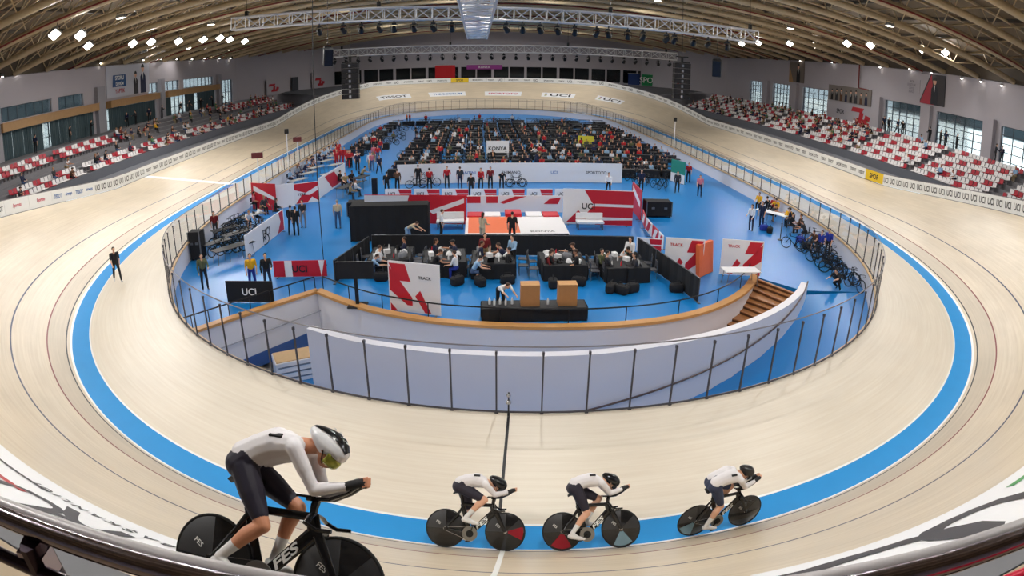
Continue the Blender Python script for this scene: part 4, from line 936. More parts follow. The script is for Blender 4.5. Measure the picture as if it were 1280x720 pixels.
for i0 in range(0, NT, STEP):
    i1 = min(i0 + STEP, NT); c = tpos((i0 + i1) / 2, WT)[0]; px, py = proj(c + Vector((0, 0, .5))); vis = -40 < px < 1320 and py < 330
    if c.x > 0 and c.y < 45:
        if 1074 < px < 1103: a = (('SPOR',), m_ink, m_yel, 'yellow advertising board among white ones along the right straight', None)
        elif px >= 1103 and py < 330: a = (('UCI', 'UCI', 'UCI'), m_ink, m_board, 'white board with repeated black UCI lettering along the right straight', 'black lettered boards along the right straight')
        else: a = (('TISSOT', 'TISSOT') if (i0 // STEP) % 2 else ('SPORTOTO',), m_ink, m_board, 'white board with small dark lettering below the right stand beyond the yellow board', 'white boards below the right stand beyond the yellow board')
    elif c.x < 0 and c.y < 45:
        if 20 < px < 74: a = (('Sportoto',), m_pinkink, m_board, 'white board with pink lettering at the near end of the left straight', 'pink lettered boards on the left straight')
        elif 74 <= px < 114: a = (('TISSOT', 'airways'), m_blueink, m_board, 'white board with small blue lettering on the left straight, beside the pink lettered ones', 'blue lettered boards on the left straight')
        elif 114 <= px < 158: a = (('UCI', 'UCI', 'UCI'), m_ink, m_board, 'white board with large black UCI lettering on the left straight', 'large black lettered boards on the left straight')
        else: a = (('TISSOT', 'TISSOT') if (i0 // STEP) % 2 else ('UCI', 'UCI', 'UCI'), m_ink, m_board, 'white board with small dark lettering below the left stand, beyond the finish line', 'white boards below the left stand beyond the finish line')
    elif c.y >= 45:
        if 553 < px < 577 and not names.setdefault('y', 0):
            names['y'] = 1; a = (('SPOR',), m_ink, m_yel, 'yellow advertising board on top of the far bend', None)
        else: a = (('SPORTOTO',) if (i0 // STEP) % 2 else ('TISSOT', 'UCI'), m_ink, m_board, 'white lettered board along the top of the far bend', 'white boards along the top of the far bend')
    else: a = (None, m_ink, m_board, 'plain white board on the rim of the near bend below the railing', 'white boards on the rim of the near bend')
    if c.y < -44: continue
    board_at(i0, i1, *a)
# ------------------------------------------------------------------ stickers on the banking
def track_patch(mb, i0, i1, d0, d1, lift, ni=24, nd=6):
    b = len(mb.v)
    for k in range(ni + 1):
        for j in range(nd + 1): mb.v.append(tuple(tpos(i0 + (i1 - i0) * k / ni, d0 + (d1 - d0) * j / nd, lift)[0]))
    for k in range(ni):
        for j in range(nd): q = b + k * (nd + 1) + j; mb.f.append((q, q + 1, q + nd + 2, q + nd + 1)); mb.m.append(0)
def bank_text(mb, txt, ic, dc, height, width=None, lift=.014, bold=.02, m=0, shear=0.0):
    vs, fs, w, h = text_faces(txt, bold, shear); sy = height / h; sx = width / w if width else sy
    bm = bmesh.new(); V = [bm.verts.new(((x - w / 2) * sx, (y - h / 2) * sy, 0)) for x, y in vs]
    for f in fs:
        try: bm.faces.new([V[k] for k in f])
        except Exception: pass
    for _ in range(4):
        e = [e for e in bm.edges if e.calc_length() > .3]
        if not e: break
        bmesh.ops.triangulate(bm, faces=bm.faces); e = [e for e in bm.edges if e.calc_length() > .3]; bmesh.ops.subdivide_edges(bm, edges=e, cuts=1)
    bm.verts.index_update(); st = (TC[1] - TC[0]); stp = float(np.hypot(*st)); 
    sc = np.linalg.norm(np.array(tpos(ic + 1, dc)[0] - tpos(ic, dc)[0])); mb.add([tpos(ic - v.co.x / sc, dc + v.co.y, lift)[0] for v in bm.verts], [tuple(v.index for v in f.verts) for f in bm.faces], m); bm.free()
m_stk = M('sticker_white', (240, 240, 242), 0.45, var=.02); m_stkink = M('sticker_ink', (44, 42, 50), 0.5, var=0.03); m_stkred = M('sticker_red', (180, 30, 44), 0.5); m_stkg = M('sticker_green', (70, 150, 80), 0.5)
def sticker(name, pxc, wpx, txt, label, ink=m_ink, th=.5, hgt=1.25, stripes=False):
    q, d = track_coords(on_track(*pxc)); q0, _ = track_coords(on_track(pxc[0] - wpx / 2, pxc[1])); q1, _ = track_coords(on_track(pxc[0] + wpx / 2, pxc[1])); lo, hi = min(q0, q1), max(q0, q1)
    mb = MB(); track_patch(mb, lo, hi, d - hgt / 2, d + hgt / 2, .008, 20, 4); o = tag(mb.build(name, m_stk, smooth=True), label, 'sticker'); L = (tpos(hi, d)[0] - tpos(lo, d)[0]).length
    tb = MB(); bank_text(tb, txt, q + (-.06 * (hi - lo) if stripes else 0), d, hgt * th, L * (.62 if stripes else .8)); c = tb.build('lettering', ink, o)
    if stripes:
        for k, col in enumerate((m_blueink, M('ink_red', (190, 40, 40), .5), m_ink, m_yel, m_stkg)):
            s_ = MB(); z = d + hgt * th * (.5 - (k + .5) / 5); track_patch(s_, q + (hi - lo) * .34, q + (hi - lo) * .41, z - hgt * th * .07, z + hgt * th * .07, .016, 3, 1); s_.build('stripe', col, o)
    return o
sticker('banking_sticker', (492, 121), 44, 'TISSOT', 'white sticker with dark lettering, leftmost of the five on the far banking')
sticker('banking_sticker', (559, 117.5), 46, 'THE BODRUM', 'white sticker with pale blue lettering on the far banking below the yellow board', m_blueink, .38)
sticker('banking_sticker', (629, 117), 46, 'SPORTOTO', 'white sticker with pink and dark lettering in the middle of the far banking', m_pinkink, .42)
sticker('banking_sticker', (698, 119), 42, 'UCI', 'white UCI sticker on the far banking, beside the pink lettered one', m_ink, .62, stripes=True)
sticker('banking_sticker', (763, 125), 40, 'UCI', 'white UCI sticker on the far banking, rightmost of the five', m_ink, .62, stripes=True)
# the two big ones below the camera
qa, da = track_coords(on_track(120, 633)); qb, _ = track_coords(on_track(380, 735)); ql = qa - 34
mb = MB(); track_patch(mb, ql, qb, da, WT - .05, .007, 60, 5); st_l = tag(mb.build('banking_sticker', m_stk, smooth=True), 'large white banking sticker with big dark letters behind the left railing', 'sticker')
Lm = float(np.hypot(*(np.array(tpos(qa + 1, da + 1)[0].xy) - np.array(tpos(qa, da + 1)[0].xy))))
q1, d1 = track_coords(on_track(142, 655)); tb = MB(); bank_text(tb, 'AT  B A \u015e K A N L I \u011e I', q1, d1 + .05, .27, 3.5, bold=.02); tb.build('lettering', m_stkink, st_l)
q2, d2 = track_coords(on_track(98, 650)); tb = MB(); bank_text(tb, 'R', q2, d2 + .22, 1.15, 1.35, bold=.0); tb.build('lettering', m_stkink, st_l); q2, d2 = track_coords(on_track(34, 622)); tb = MB(); bank_text(tb, '\u00dc', q2, d2 + .22, 1.2, 1.35, bold=.0); tb.build('lettering', m_stkink, st_l)
q3, d3 = track_coords(on_track(12, 585)); tb = MB(); track_patch(tb, q3 - 6, q3 + 2.6, da + .62, da + .70, .014, 12, 1); tb.build('line', m_stkink, st_l, label='thin black line')
for (px_, py_, a_, b_) in ((10, 603, 5, 1.0), (-8, 590, 5, 1.2)):
    q4, d4 = track_coords(on_track(px_, py_)); tb = MB(); track_patch(tb, q4 - a_, q4 + b_, d4 - .06, d4 + .06, .014, 10, 1); tb.build('chevron', m_stkred, st_l, label='red bar')
qa, da = track_coords(on_track(1100, 676)); qe, _ = track_coords(on_track(965, 724)); 
mb = MB(); track_patch(mb, qe, qa + 40, da, WT - .05, .007, 60, 5); st_r = tag(mb.build('banking_sticker', m_stk, smooth=True), 'large white banking sticker with big dark letters behind the right railing', 'sticker')
q1, d1 = track_coords(on_track(1150, 690)); tb = MB(); bank_text(tb, 'C', q1, da + 1.5, 2.1, 2.6, bold=.015); tb.build('lettering', m_stkink, st_r)
q1, d1 = track_coords(on_track(1275, 645)); tb = MB(); bank_text(tb, 'U', q1 + .6, da + 1.45, 1.9, 2.3, bold=.015); tb.build('lettering', m_stkink, st_r)
q1, d1 = track_coords(on_track(1020, 725)); tb = MB(); bank_text(tb, 'I', q1, da + 1.5, 1.9, .5, bold=.05); tb.build('lettering', m_stkink, st_r)
q1, d1 = track_coords(on_track(1285, 604)); tb = MB(); track_patch(tb, q1, q1 + 2, da + .45, da + .62, .014, 4, 1); tb.build('stripe', m_stkg, st_r, label='green stripe')
# ------------------------------------------------------------------ railing in front of the camera
m_chr = M('railing_polished', (150, 142, 150), 0.16, 1.0, var=.03); m_rdk = M('railing_dark', (58, 46, 56), 0.25, 0.8); m_rred = M('railing_red', (214, 34, 66), 0.3); m_rgr = M('railing_grey', (176, 172, 172), 0.4, .3)
def rim(off, z, x0, x1, n=28):
    out = []
    for k in range(n + 1):
        x = x0 + (x1 - x0) * k / n; i = idx_at(*(np.array([x, -60.0]))); best = min((abs((tpos(j / 4, WT)[0]).x + _lerp(TN, j / 4)[0] * off - x), j / 4) for j in range(4 * (i - 30), 4 * (i + 30)))
        p = tpos(best[1], WT)[0]; nn = _lerp(TN, best[1]); out.append(Vector((p.x + nn[0] * off, p.y + nn[1] * off, z)))
    return out
RZ = 7.2; RO = float(-66.93 * -1 + min((abs(tpos(j / 4, WT)[0].x + 3.4), tpos(j / 4, WT)[0].y) for j in range(4 * 560, 4 * 600))[1])
rail = thing('safety_railing', 'polished dark metal safety railing curving along the rim below the camera', 'railing', (-2.4, -66.8, 4.9))
def rpart(name, off, z, r, m, x0=-13, x1=8, label=None): mb = MB(); mb.path(rim(off, z, x0, x1), r, 12); mb.build(name, m, rail, smooth=True, label=label, world=True)
rpart('top_rail', RO, RZ, .036, m_chr); rpart('lower_rail', RO + .06, RZ - .13, .026, m_rdk); rpart('lower_rail', RO + .02, RZ - .8, .032, m_rdk)
rpart('red_rail', RO + .12, RZ - .03, .022, m_rred, -1.9, 8, 'bright red rail on the right'); rpart('grey_rail', RO - .07, RZ - .03, .03, m_rgr)
for x in (-8.2, -3.72, 1.4, 5.2):
    b = rim(RO + .02, 0, x, x + .01, 1)[0]; mb = MB(); mb.path([(b.x, b.y, 4.75), (b.x, b.y, RZ - .7), (b.x + .02, b.y + .0, RZ - .03)], [.045, .045, .04], 10, flat=(1, 1.7), up=(1, 0, 0)); mb.build('stanchion', m_rdk, rail, smooth=True, world=True)
    mb = MB(); mb.box((b.x, b.y, RZ - .12), (.12, .07, .09)); mb.build('clamp', m_chr, rail, world=True)
    mb = MB(); mb.bevel_box((b.x, b.y, 4.78), (.2, .2, .08), .03); mb.build('foot_plate', m_rdk, rail, world=True)
# ------------------------------------------------------------------ floodlights under the roof
m_lamp = M('lamp_glow', (255, 250, 238), 0.5, var=0, emit=14.0); m_lhouse = M('lamp_housing', (150, 150, 148), 0.4, 0.5)
def under_roof(px, py, drop):
    z = 11.0
    for _ in range(12): p = at(px, py, z); x = max(-43, min(43, p.x)); z = roof_z(x) - drop
    return p
fl0 = None
def floodlight(p, label, group, lit=True, watts=260.0):
    global fl0
    if fl0 is None:
        t = thing('floodlight', label, 'floodlight', p, 0, group)
        mb = MB(); mb.bevel_box((0, 0, .12), (.62, .5, .16), .06); 
        for k in range(5): mb.box((0, -.2 + k * .1, .23), (.5, .02, .08))
        mb.build('housing', m_lhouse, t); mb = MB(); mb.bevel_box((0, 0, .03), (.54, .42, .04), .05); mb.build('lens', m_lamp, t)
        mb = MB(); mb.path([(-.33, 0, .12), (-.33, 0, .42), (.33, 0, .42), (.33, 0, .12)], .02, 6); mb.build('bracket', m_dk, t); mb = MB(); mb.tube((0, 0, .42), (0, 0, 1.0), .018, seg=6); mb.build('hanger', m_dk, t); fl0 = t
    else:
        t = fl0.copy(); COL.objects.link(t); t.location = p; t.rotation_euler = (0, 0, 0); t.scale = (1, 1, 1); t['label'] = label; t['group'] = group
        for ch in fl0.children:
            if ch.type != 'LIGHT': c = ch.copy(); COL.objects.link(c); c.parent = t
    if lit:
        l = bpy.data.lights.new('lamp', 'AREA'); l.shape = 'RECTANGLE'; l.size = .5; l.size_y = .38; l.energy = watts; l.color = (1.0, .98, .945)
        o = bpy.data.objects.new('lamp', l); COL.objects.link(o); o.parent = t; o.location = (0, 0, 0.0)
    return t
FLL = [(68, 44), (100, 45), (110, 58), (166, 55), (189, 53), (193, 62), (223, 52), (235, 60), (254, 50), (258, 62), (275, 48), (287, 50), (285, 62), (306, 52)]
FLR = [(964, 64), (987, 55), (982, 64), (1005, 66), (1018, 57), (1021, 66), (1059, 55), (1050, 67), (1088, 57), (1083, 69), (1152, 62), (1144, 76), (1182, 66), (1125, 76), (927, 55), (945, 62), (948, 54)]
for q in FLL: o = floodlight(under_roof(*q, 1.3), 'lit white floodlight hanging over the left side of the track', 'floodlights over the left stand'); o.rotation_euler = (-.75, -.45, 0); o.scale = (1.35,) * 3
for q in FLR: o = floodlight(under_roof(*q, 1.3), 'lit white floodlight hanging over the right side of the track', 'floodlights over the right stand'); o.rotation_euler = (-.75, .45, 0); o.scale = (1.35,) * 3
for x in (-26, -13, 0, 13, 26):  # extra lamps above the view, added to even out the light
    for y in (-62, -46, -30, -14): floodlight(Vector((x, y, roof_z(x) - .9)), 'added unseen floodlight high over the near bend and the infield', 'added floodlights over the near bend', True, 720.0)
for x in (-16, -5.5, 5.5, 16):  # further lamps added for fill, hidden up between the trusses
    for y in (2, 34, 54): floodlight(Vector((x, y, roof_z(x) + .35)), 'added floodlight hidden between the trusses over the rear infield', 'added floodlights over the rear infield', True, 720.0)
sp0 = None
for (lst, lab, g) in (([(3, 96), (24, 91), (62, 86), (126, 79), (149, 72), (179, 75), (201, 74), (221, 74), (240, 74), (256, 73), (274, 73), (288, 73)], 'small round spotlight on top of the left wall', 'spotlights along the left wall top'), ([(1164, 91), (1202, 98), (1226, 102), (1252, 107), (1137, 86), (1100, 84), (1040, 78), (1000, 76)], 'small round spotlight on top of the right wall', 'spotlights along the right wall top')):
    for q in lst:
        p = atx(*q, math.copysign(XW - .35, q[0] - 640))
        if sp0 is None:
            sp0 = thing('spotlight', lab, 'spotlight', p, 0, g); mb = MB(); mb.lathe([(.02, .22), (.1, .2), (.16, .02), (.14, .0)], 14); mb.build('shade', m_lhouse, sp0, smooth=True); mb = MB(); mb.sphere((0, 0, .0), (.13, .13, .07)); mb.build('bulb', m_lamp, sp0, smooth=True); mb = MB(); mb.path([(0, 0, .2), (0, 0, .34), (.3, 0, .34)], .02, 6); mb.build('arm', m_dk, sp0); s = sp0
        else: s = dup(sp0, p, PI if q[0] < 640 else 0, lab, g)
        if s is sp0: s.rotation_euler = (0, 0, PI)
# ------------------------------------------------------------------ lighting trusses and stage lights
m_alu = M('truss_aluminium', (214, 214, 216), 0.4, 0.35, var=.04)
def truss(label, a, b, h, w, bay, ends=True):
    a = Vector(a); b = Vector(b); d = b - a; L = d.length; n = max(2, int(round(L / bay))); dn = d.normalized(); sd = dn.cross(Vector((0, 0, 1))).normalized(); up = sd.cross(dn); t = thing('lighting_truss', label, 'truss', a)
    mb = MB(); dg = MB(); C4 = [sd * (w / 2 * sx) + up * (h / 2 * sz) for sx, sz in ((1, 1), (1, -1), (-1, -1), (-1, 1))]
    for c in C4: mb.tube(c, c + d, .075, seg=6)
    for k in range(n + 1):
        o = dn * (L * k / n)
        for q in range(4): dg.tube(C4[q] + o, C4[(q + 1) % 4] + o, .04, seg=4)
        if k < n:
            o2 = dn * (L * (k + 1) / n)
            for q in range(4):
                u, v = (q, (q + 1) % 4) if k % 2 else ((q + 1) % 4, q); dg.tube(C4[u] + o, C4[v] + o2, .045, seg=4)
    mb.build('chord', m_alu, t, smooth=True); dg.build('bracing', m_alu, t); return t
Y1, Y2 = -18.0, 20.0
truss('front silver lighting truss with a row of black lamps hanging under it', (-22.2, Y1, 12.95), (20.6, Y1, 12.0), 1.0, .9, 1.25)
truss('rear silver lighting truss above the far bend, seen below the front one', (-22.5, Y2, 10.75), (25.5, Y2, 10.6), 1.0, .9, 1.25)
truss('silver truss running overhead towards the camera, crossing the front truss', (-2.35, -47, 11.75), (-2.35, -17, 11.15), 1.2, 1.5, 1.4)
m_stage = M('stage_lamp_black', (20, 20, 23), 0.4, .2); m_slens = M('stage_lamp_lens', (190, 194, 204), 0.1, .6)
st0 = None
def stage_light(p, label, group, tilt):
    global st0
    if st0 is None:
        t = thing('stage_spotlight', label, 'stage light', p, 0, group); R = Matrix.Rotation(D2R(55), 4, 'X')
        mb = MB(); mb.lathe([(.0, .30), (.13, .30), (.19, .16), (.21, -.12), (.24, -.2), (.22, -.21)], 16, mat=R); mb.build('lamp_body', m_stage, t, smooth=True); mb = MB(); mb.lathe([(.0, -.205), (.215, -.205), (.2, -.23), (.0, -.24)], 16, mat=R); mb.build('lens', m_slens, t, smooth=True)
        mb = MB(); mb.path([(-.27, 0, 0), (-.27, 0, .36), (.27, 0, .36), (.27, 0, 0)], .028, 6); mb.bevel_box((0, 0, .44), (.34, .26, .14), .04); mb.build('yoke', m_stage, t); mb = MB(); mb.box((0, 0, .58), (.08, .12, .2)); mb.build('clamp', m_dk, t); st0 = t; return t
    return dup(st0, p, tilt, label, group)
for k, (px, py) in enumerate([(400, 46), (430, 46), (452, 42), (475, 42), (493, 39), (518, 39), (542, 37), (565, 38), (633, 38), (653, 38), (675, 38), (697, 38), (718, 41), (745, 41), (760, 44), (784, 44), (803, 48), (832, 50), (842, 53), (866, 53), (884, 57), (908, 60)]):
    p = aty(px, py, Y1); w = (p.x + 22.2) / 42.8; zt = 12.95 - .95 * w - .5; stage_light((max(-22, min(20.4, p.x)), Y1 - .2, zt - .75), 'black stage lamp hanging under the front truss', 'stage lamps under the front truss', random.uniform(-.6, .6))
for k in range(29):
    x = -22 + k * 1.66; stage_light((x, Y2 - .2, 10.75 - .003 * (x + 22) - 1.26), 'black stage lamp hanging under the rear truss', 'stage lamps under the rear truss', random.uniform(-.9, .9))
m_wire = M('black_cable', (30, 28, 30), .6)
for tx, ty, z in ((-21, Y1, 13.4), (-10, Y1, 13.2), (8, Y1, 12.8), (20, Y1, 12.5), (-21, Y2, 11.2), (24, Y2, 11.1), (-6, Y2, 11.2), (10, Y2, 11.2), (-2.35, -40, 12.4)):
    t = thing('chain_hoist', 'black chain hoist holding a lighting truss under the roof', 'hoist', (tx, ty, z), 0, 'hoists above the trusses'); mb = MB(); mb.bevel_box((0, 0, .3), (.3, .25, .45), .06); mb.build('motor', m_stage, t); mb = MB(); mb.tube((0, 0, .5), (0, 0, max(.6, roof_z(tx) + .3 - z)), .025, seg=5); mb.tube((0, 0, .1), (0, 0, -.05), .03, seg=6); mb.build('chain', m_dk, t)
# line arrays and smaller hanging speakers
def line_array(px, label, ya=-15.0):
    top = aty(px, 79, ya); bot = aty(px, 124, ya); H = top.z - bot.z; t = thing('line_array', label, 'loudspeaker', (top.x, ya, bot.z)); n = 7; h = H / n
    for k in range(n):
        o = bpy.data.objects.new('empty', None); mb = MB(); a = -.02 * (n - k); R = Matrix.Rotation(a, 3, 'X'); z = h * (k + .5); sh = .002 * (n - k) ** 2
        mb.slab([(-.72, -.4 + sh, z - h * .46), (.72, -.4 + sh, z - h * .46), (.72, -.4 + sh, z + h * .46), (-.72, -.4 + sh, z + h * .46)], (0, .62, 0)); c = mb.build('cabinet', m_stage, t); bpy.data.objects.remove(o)
        gm = MB(); gm.bevel_box((-.42, -.42 + sh, z), (.5, .03, h * .66), .01); g = gm.build('grille', m_dk, c); gm = MB(); gm.bevel_box((.42, -.42 + sh, z), (.5, .03, h * .66), .01); gm.build('grille', m_dk, c); gm = MB(); gm.box((0, -.415 + sh, z), (.18, .03, h * .5)); gm.build('horn', m_slens, c)
    mb = MB(); mb.box((0, -.1, H + .06), (1.3, .5, .1)); mb.box((0, -.1, H + .35), (.2, .16, .5)); mb.box((0, -.1, H + .55), (1.1, .14, .1)); mb.build('rigging_bar', m_stage, t); mb = MB(); mb.tube((0, -.1, H + .5), (0, -.1, roof_z(top.x) + .3 - bot.z), .025, seg=5); mb.build('hanging_cable', m_dk, t)
line_array(438, 'black column of stacked loudspeakers hanging before the left end of the far bend'); line_array(852, 'black column of stacked loudspeakers hanging before the right end of the far bend')
for (px, py, rz, lab) in ((410, 71, .4, 'small tilted black loudspeaker hanging left of the left speaker column'), (896, 85, -.4, 'small tilted black loudspeaker hanging right of the right speaker column')):
    p = aty(px, py, -15.0); t = thing('hanging_speaker', lab, 'loudspeaker', p, rz); R = Matrix.Rotation(.3, 4, 'X'); c = MB(); c.bevel_box((0, 0, 0), (.8, .7, 1.5), .08); mb = MB(); mb.join(c, R); mb.build('cabinet', m_stage, t); c = MB(); c.box((0, -.36, 0), (.66, .03, 1.3)); mb = MB(); mb.join(c, R); mb.build('grille', m_dk, t); mb = MB(); mb.tube((0, .1, .7), (0, .1, roof_z(p.x) + .3 - p.z), .025, seg=5); mb.box((0, .1, .85), (.6, .3, .14)); mb.build('hanging_cable', m_stage, t)
# thin cable from the roof to the infield
b = at(405, 332, ZF); t = aty(397, 112, b.y); mb = MB(); top = Vector((b.x - .15, b.y + .4, roof_z(b.x) + .3)); mb.path([b + Vector((0, 0, .02)), b + Vector((-.03, .08, 6)), top], .022, 6); mb.lathe([(.16, 0), (.14, .06), (.03, .1)], 12, mat=Matrix.Translation(b)); tag(mb.build('hanging_cable', m_wire, smooth=True), 'long thin black cable hanging from the roof to the left infield floor', 'cable')
# ------------------------------------------------------------------ posters and signs
def wall_panel(name, cat, label, side, ya, yb, za, zb, mat, off=.08):
    """flat panel on a side wall; returns thing plus helpers to draw on it (u from its left edge as seen, v up)"""
    x = side * (XW - off); left = yb if side < 0 else ya
    left = (ya if side < 0 else yb)
    t = thing(name, label, cat, (x, (ya + yb) / 2, za)); mb = MB(); mb.box((0, 0, (zb - za) / 2), (.05, abs(yb - ya), zb - za)); mb.build('panel', mat, t)
    ex = Vector((0, 1 if side < 0 else -1, 0)); ey = Vector((0, 0, 1)); org = Vector((-side * .03, -abs(yb - ya) / 2 * ex.y, 0))
    def shape(nm, pts, m, lift=.006, lab=None): q = MB(); q.slab([org + ex * u + ey * v for u, v in pts], ex.cross(ey) * lift); return q.build(nm, m, t, label=lab)
    def text(s, u, v, h, m, wmax=None): q = MB(); put_text(q, s, org + ex * u + ey * v, ex, ey, height=h, width=wmax, lift=.016, bold=.02); q.build('lettering', m, t)
    return t, shape, text
def suit(shape, u, v, h, suitm, hairm):
    w = h * .36; shape('suit_figure', [(u - w * .55, v), (u + w * .55, v), (u + w * .5, v + h * .55), (u + w * .2, v + h * .68), (u - w * .2, v + h * .68), (u - w * .5, v + h * .55)], suitm, .008)
    n = 12; r = h * .125; shape('face', [(u + r * .8 * math.cos(2 * PI * k / n), v + h * .82 + r * math.sin(2 * PI * k / n)) for k in range(n)], skins[0], .010); shape('hair', [(u + r * .85 * math.cos(PI * k / 8), v + h * .85 + r * math.sin(PI * k / 8)) for k in range(9)], hairs[0], .012); shape('shirt_front', [(u - w * .08, v + h * .68), (u, v + h * .42), (u + w * .08, v + h * .68)], m_board, .010)
t, sh, tx = wall_panel('wall_poster', 'poster', 'large pale poster with blue block and two suited figures on the left wall', -1, -4.8, 5.8, 8.1, 11.8, M('poster_pale', (190, 192, 204), .6))
sh('lettering_block', [(1.3, 1.2), (4.6, 1.2), (4.5, 2.6), (1.5, 2.6)], M('poster_blue', (36, 76, 128), .6)); tx('SPORU', 3.0, 2.25, .5, m_lwht); tx('DEVR\u0130M', 3.0, 1.6, .5, m_lwht); tx('YAPTIK', 3.0, .7, .5, M('poster_red', (176, 50, 66), .6)); suit(sh, 7.0, .05, 2.9, CM['charcoal'], 0); suit(sh, 8.9, .05, 3.75, CM['navy'], 0)
t, sh, tx = wall_panel('wall_poster', 'poster', 'narrow dark poster high on the right wall towards the far end', 1, 15.2, 20.0, 8.6, 11.8, M('poster_taupe', (108, 96, 88), .6)); sh('tan_corner', [(0, 0), (1.5, 0), (0, 2.6)], m_wbeam); suit(sh, 3.0, .05, 2.9, CM['black'], 0)
t, sh, tx = wall_panel('wall_poster', 'poster', 'wide grey photo poster of a group of people on the right wall', 1, -2.6, 7.9, 6.9, 8.95, M('poster_grey', (120, 112, 106), .6))
for k in range(8): suit(sh, 1.0 + k * 1.2, .05, 1.5 + .25 * ((k * 7) % 3) / 2, CM[['black', 'charcoal', 'brown', 'navy'][k % 4]], 0)
t, sh, tx = wall_panel('wall_poster', 'poster', 'dark poster of a figure in a suit with red wedge on the right wall', 1, -16.7, -12.4, 8.45, 11.7, M('poster_black', (44, 38, 42), .6)); sh('red_wedge', [(0, 0), (2.6, 0), (1.9, 3.2)], M('poster_crimson', (164, 30, 52), .6)); suit(sh, 2.5, .05, 3.0, CM['charcoal'], 0); sh('grey_wedge', [(0, .3), (0, 3.2), (1.7, 3.2)], m_wallw)
t, sh, tx = wall_panel('wall_lettering', 'lettering', 'block of grey lettering painted high on the right wall beside the red wedge poster', 1, -12.2, -9.2, 9.3, 10.9, m_wallw, .03)
for k, s in enumerate(('SPOR', 'DOSTLUK', 'SAYGI', 'BAR\u0130Z')): tx(s.replace('\u0130', 'I'), 1.5, 1.35 - k * .38, .26, M('lettering_grey', (130, 126, 132), .6))
m_redsign = M('sign_red', (176, 26, 40), .5)
def red_logo(sh, u, v, s):
    for q in ([(0, .7), (1.4, .7), (1.6, 1.0), (.2, 1.0)], [(1.0, .3), (1.5, .3), (1.6, .7), (1.1, .7)], [(.6, 0), (2.0, 0), (2.1, .3), (.7, .3)], [(1.7, .3), (2.3, .2), (2.4, .5), (1.8, .6)]): sh('red_letter', [(u + a * s, v + b * s) for a, b in q], m_redsign)
t, sh, tx = wall_panel('wall_sign', 'sign', 'white panel with big red lettering above the right stand', 1, -3.6, 8.0, 3.9, 6.8, m_wallw, .12); red_logo(sh, 6.2, .7, 1.9); tx('SPOR', 3.6, 1.7, .6, m_ink)
def slant_panel(name, cat, label, p, q, za, zb, mat): # panel on an angled rear corner wall, seen from the infield
    P = Vector((*p, za)); Q = Vector((*q, za)); ex = (Q - P).normalized(); L = (Q - P).length; n = ex.cross(Vector((0, 0, 1))); t = thing(name, label, cat, (P + Q) / 2); mb = MB(); o = -(P + Q) / 2 + P; mb.slab([o, o + ex * L, o + ex * L + Vector((0, 0, zb - za)), o + Vector((0, 0, zb - za))], -n * .06); mb.build('panel', mat, t)
    def shape(nm, pts, m, lift=.01, lab=None): g = MB(); g.slab([o + ex * u + Vector((0, 0, v)) for u, v in pts], n * lift); return g.build(nm, m, t, label=lab)
    def text(s, u, v, h, m, wmax=None): g = MB(); put_text(g, s, o + ex * u + Vector((0, 0, v)), ex, Vector((0, 0, 1)), height=h, lift=.02, bold=.02); g.build('lettering', m, t)
    return t, shape, text
def corner(side, w): return (side * (XW - .4 - w * 10), (46 if side > 0 else 38) + w * (26 if side > 0 else 34) - .4)
t, sh, tx = slant_panel('wall_sign', 'sign', 'white wall panel with red lettering in the left rear corner, beside a dark door', corner(-1, .25), corner(-1, .42), 4.6, 7.6, m_wallw); red_logo(sh, .6, .6, 1.5)
t, sh, tx = slant_panel('wall_sign', 'sign', 'white wall panel with red lettering in the left rear corner, nearest the speaker column', corner(-1, .72), corner(-1, .9), 4.6, 8.2, m_wallw); red_logo(sh, 1.2, .7, 1.7)
t, sh, tx = slant_panel('wall_sign', 'sign', 'white wall panel with red lettering in the right rear corner beside the hanging speaker', corner(1, .62), corner(1, .40), 4.6, 7.4, m_wallw); red_logo(sh, .8, .5, 1.6)
mb = MB(); p, q = corner(-1, .5), corner(-1, .56); mb.slab([(*p, 4.2), (*q, 4.2), (*q, 7.6), (*p, 7.6)], (0.15, .05, 0)); struct(mb.build('door_1', M('door_dark', (60, 62, 70), .6)))
# banners on the rear gallery
def hang_banner(label, x0, x1, z0, z1, mat, txt=None, ink=None, y=YB - .5, name='hanging_banner'):
    t = thing(name, label, 'banner', ((x0 + x1) / 2, y, z0)); mb = MB(); w = x1 - x0; n = 8
    for k in range(n + 1): x = -w / 2 + w * k / n; d = .05 * math.sin(k * 1.7); mb.v += [(x, d, 0), (x, d, z1 - z0), (x, d + .03, 0), (x, d + .03, z1 - z0)]
    for k in range(n): b = 4 * k; mb.f += [(b, b + 4, b + 5, b + 1), (b + 2, b + 3, b + 7, b + 6), (b, b + 2, b + 6, b + 4), (b + 1, b + 5, b + 7, b + 3)]; mb.m += [0] * 4
    mb.build('cloth', mat, t, smooth=True); mb = MB(); mb.tube((-w / 2 - .1, 0, z1 - z0 + .03), (w / 2 + .1, 0, z1 - z0 + .03), .04); mb.build('pole', m_alu, t)
    if txt: g = MB(); put_text(g, txt, (0, -.08, (z1 - z0) / 2), (1, 0, 0), (0, 0, 1), height=(z1 - z0) * .5, lift=.01); g.build('lettering', ink or m_lwht, t)
hang_banner('plain red flag hanging over the dark rear glazing above the yellow board', -11.4, -7.1, 5.5, 8.5, M('flag_red', (196, 14, 26), .7)); hang_banner('purple banner hanging under the rear truss right of the red flag', -4.6, 3.0, 7.5, 8.5, M('banner_purple', (150, 54, 138), .7), 'KONYA', m_lwht)
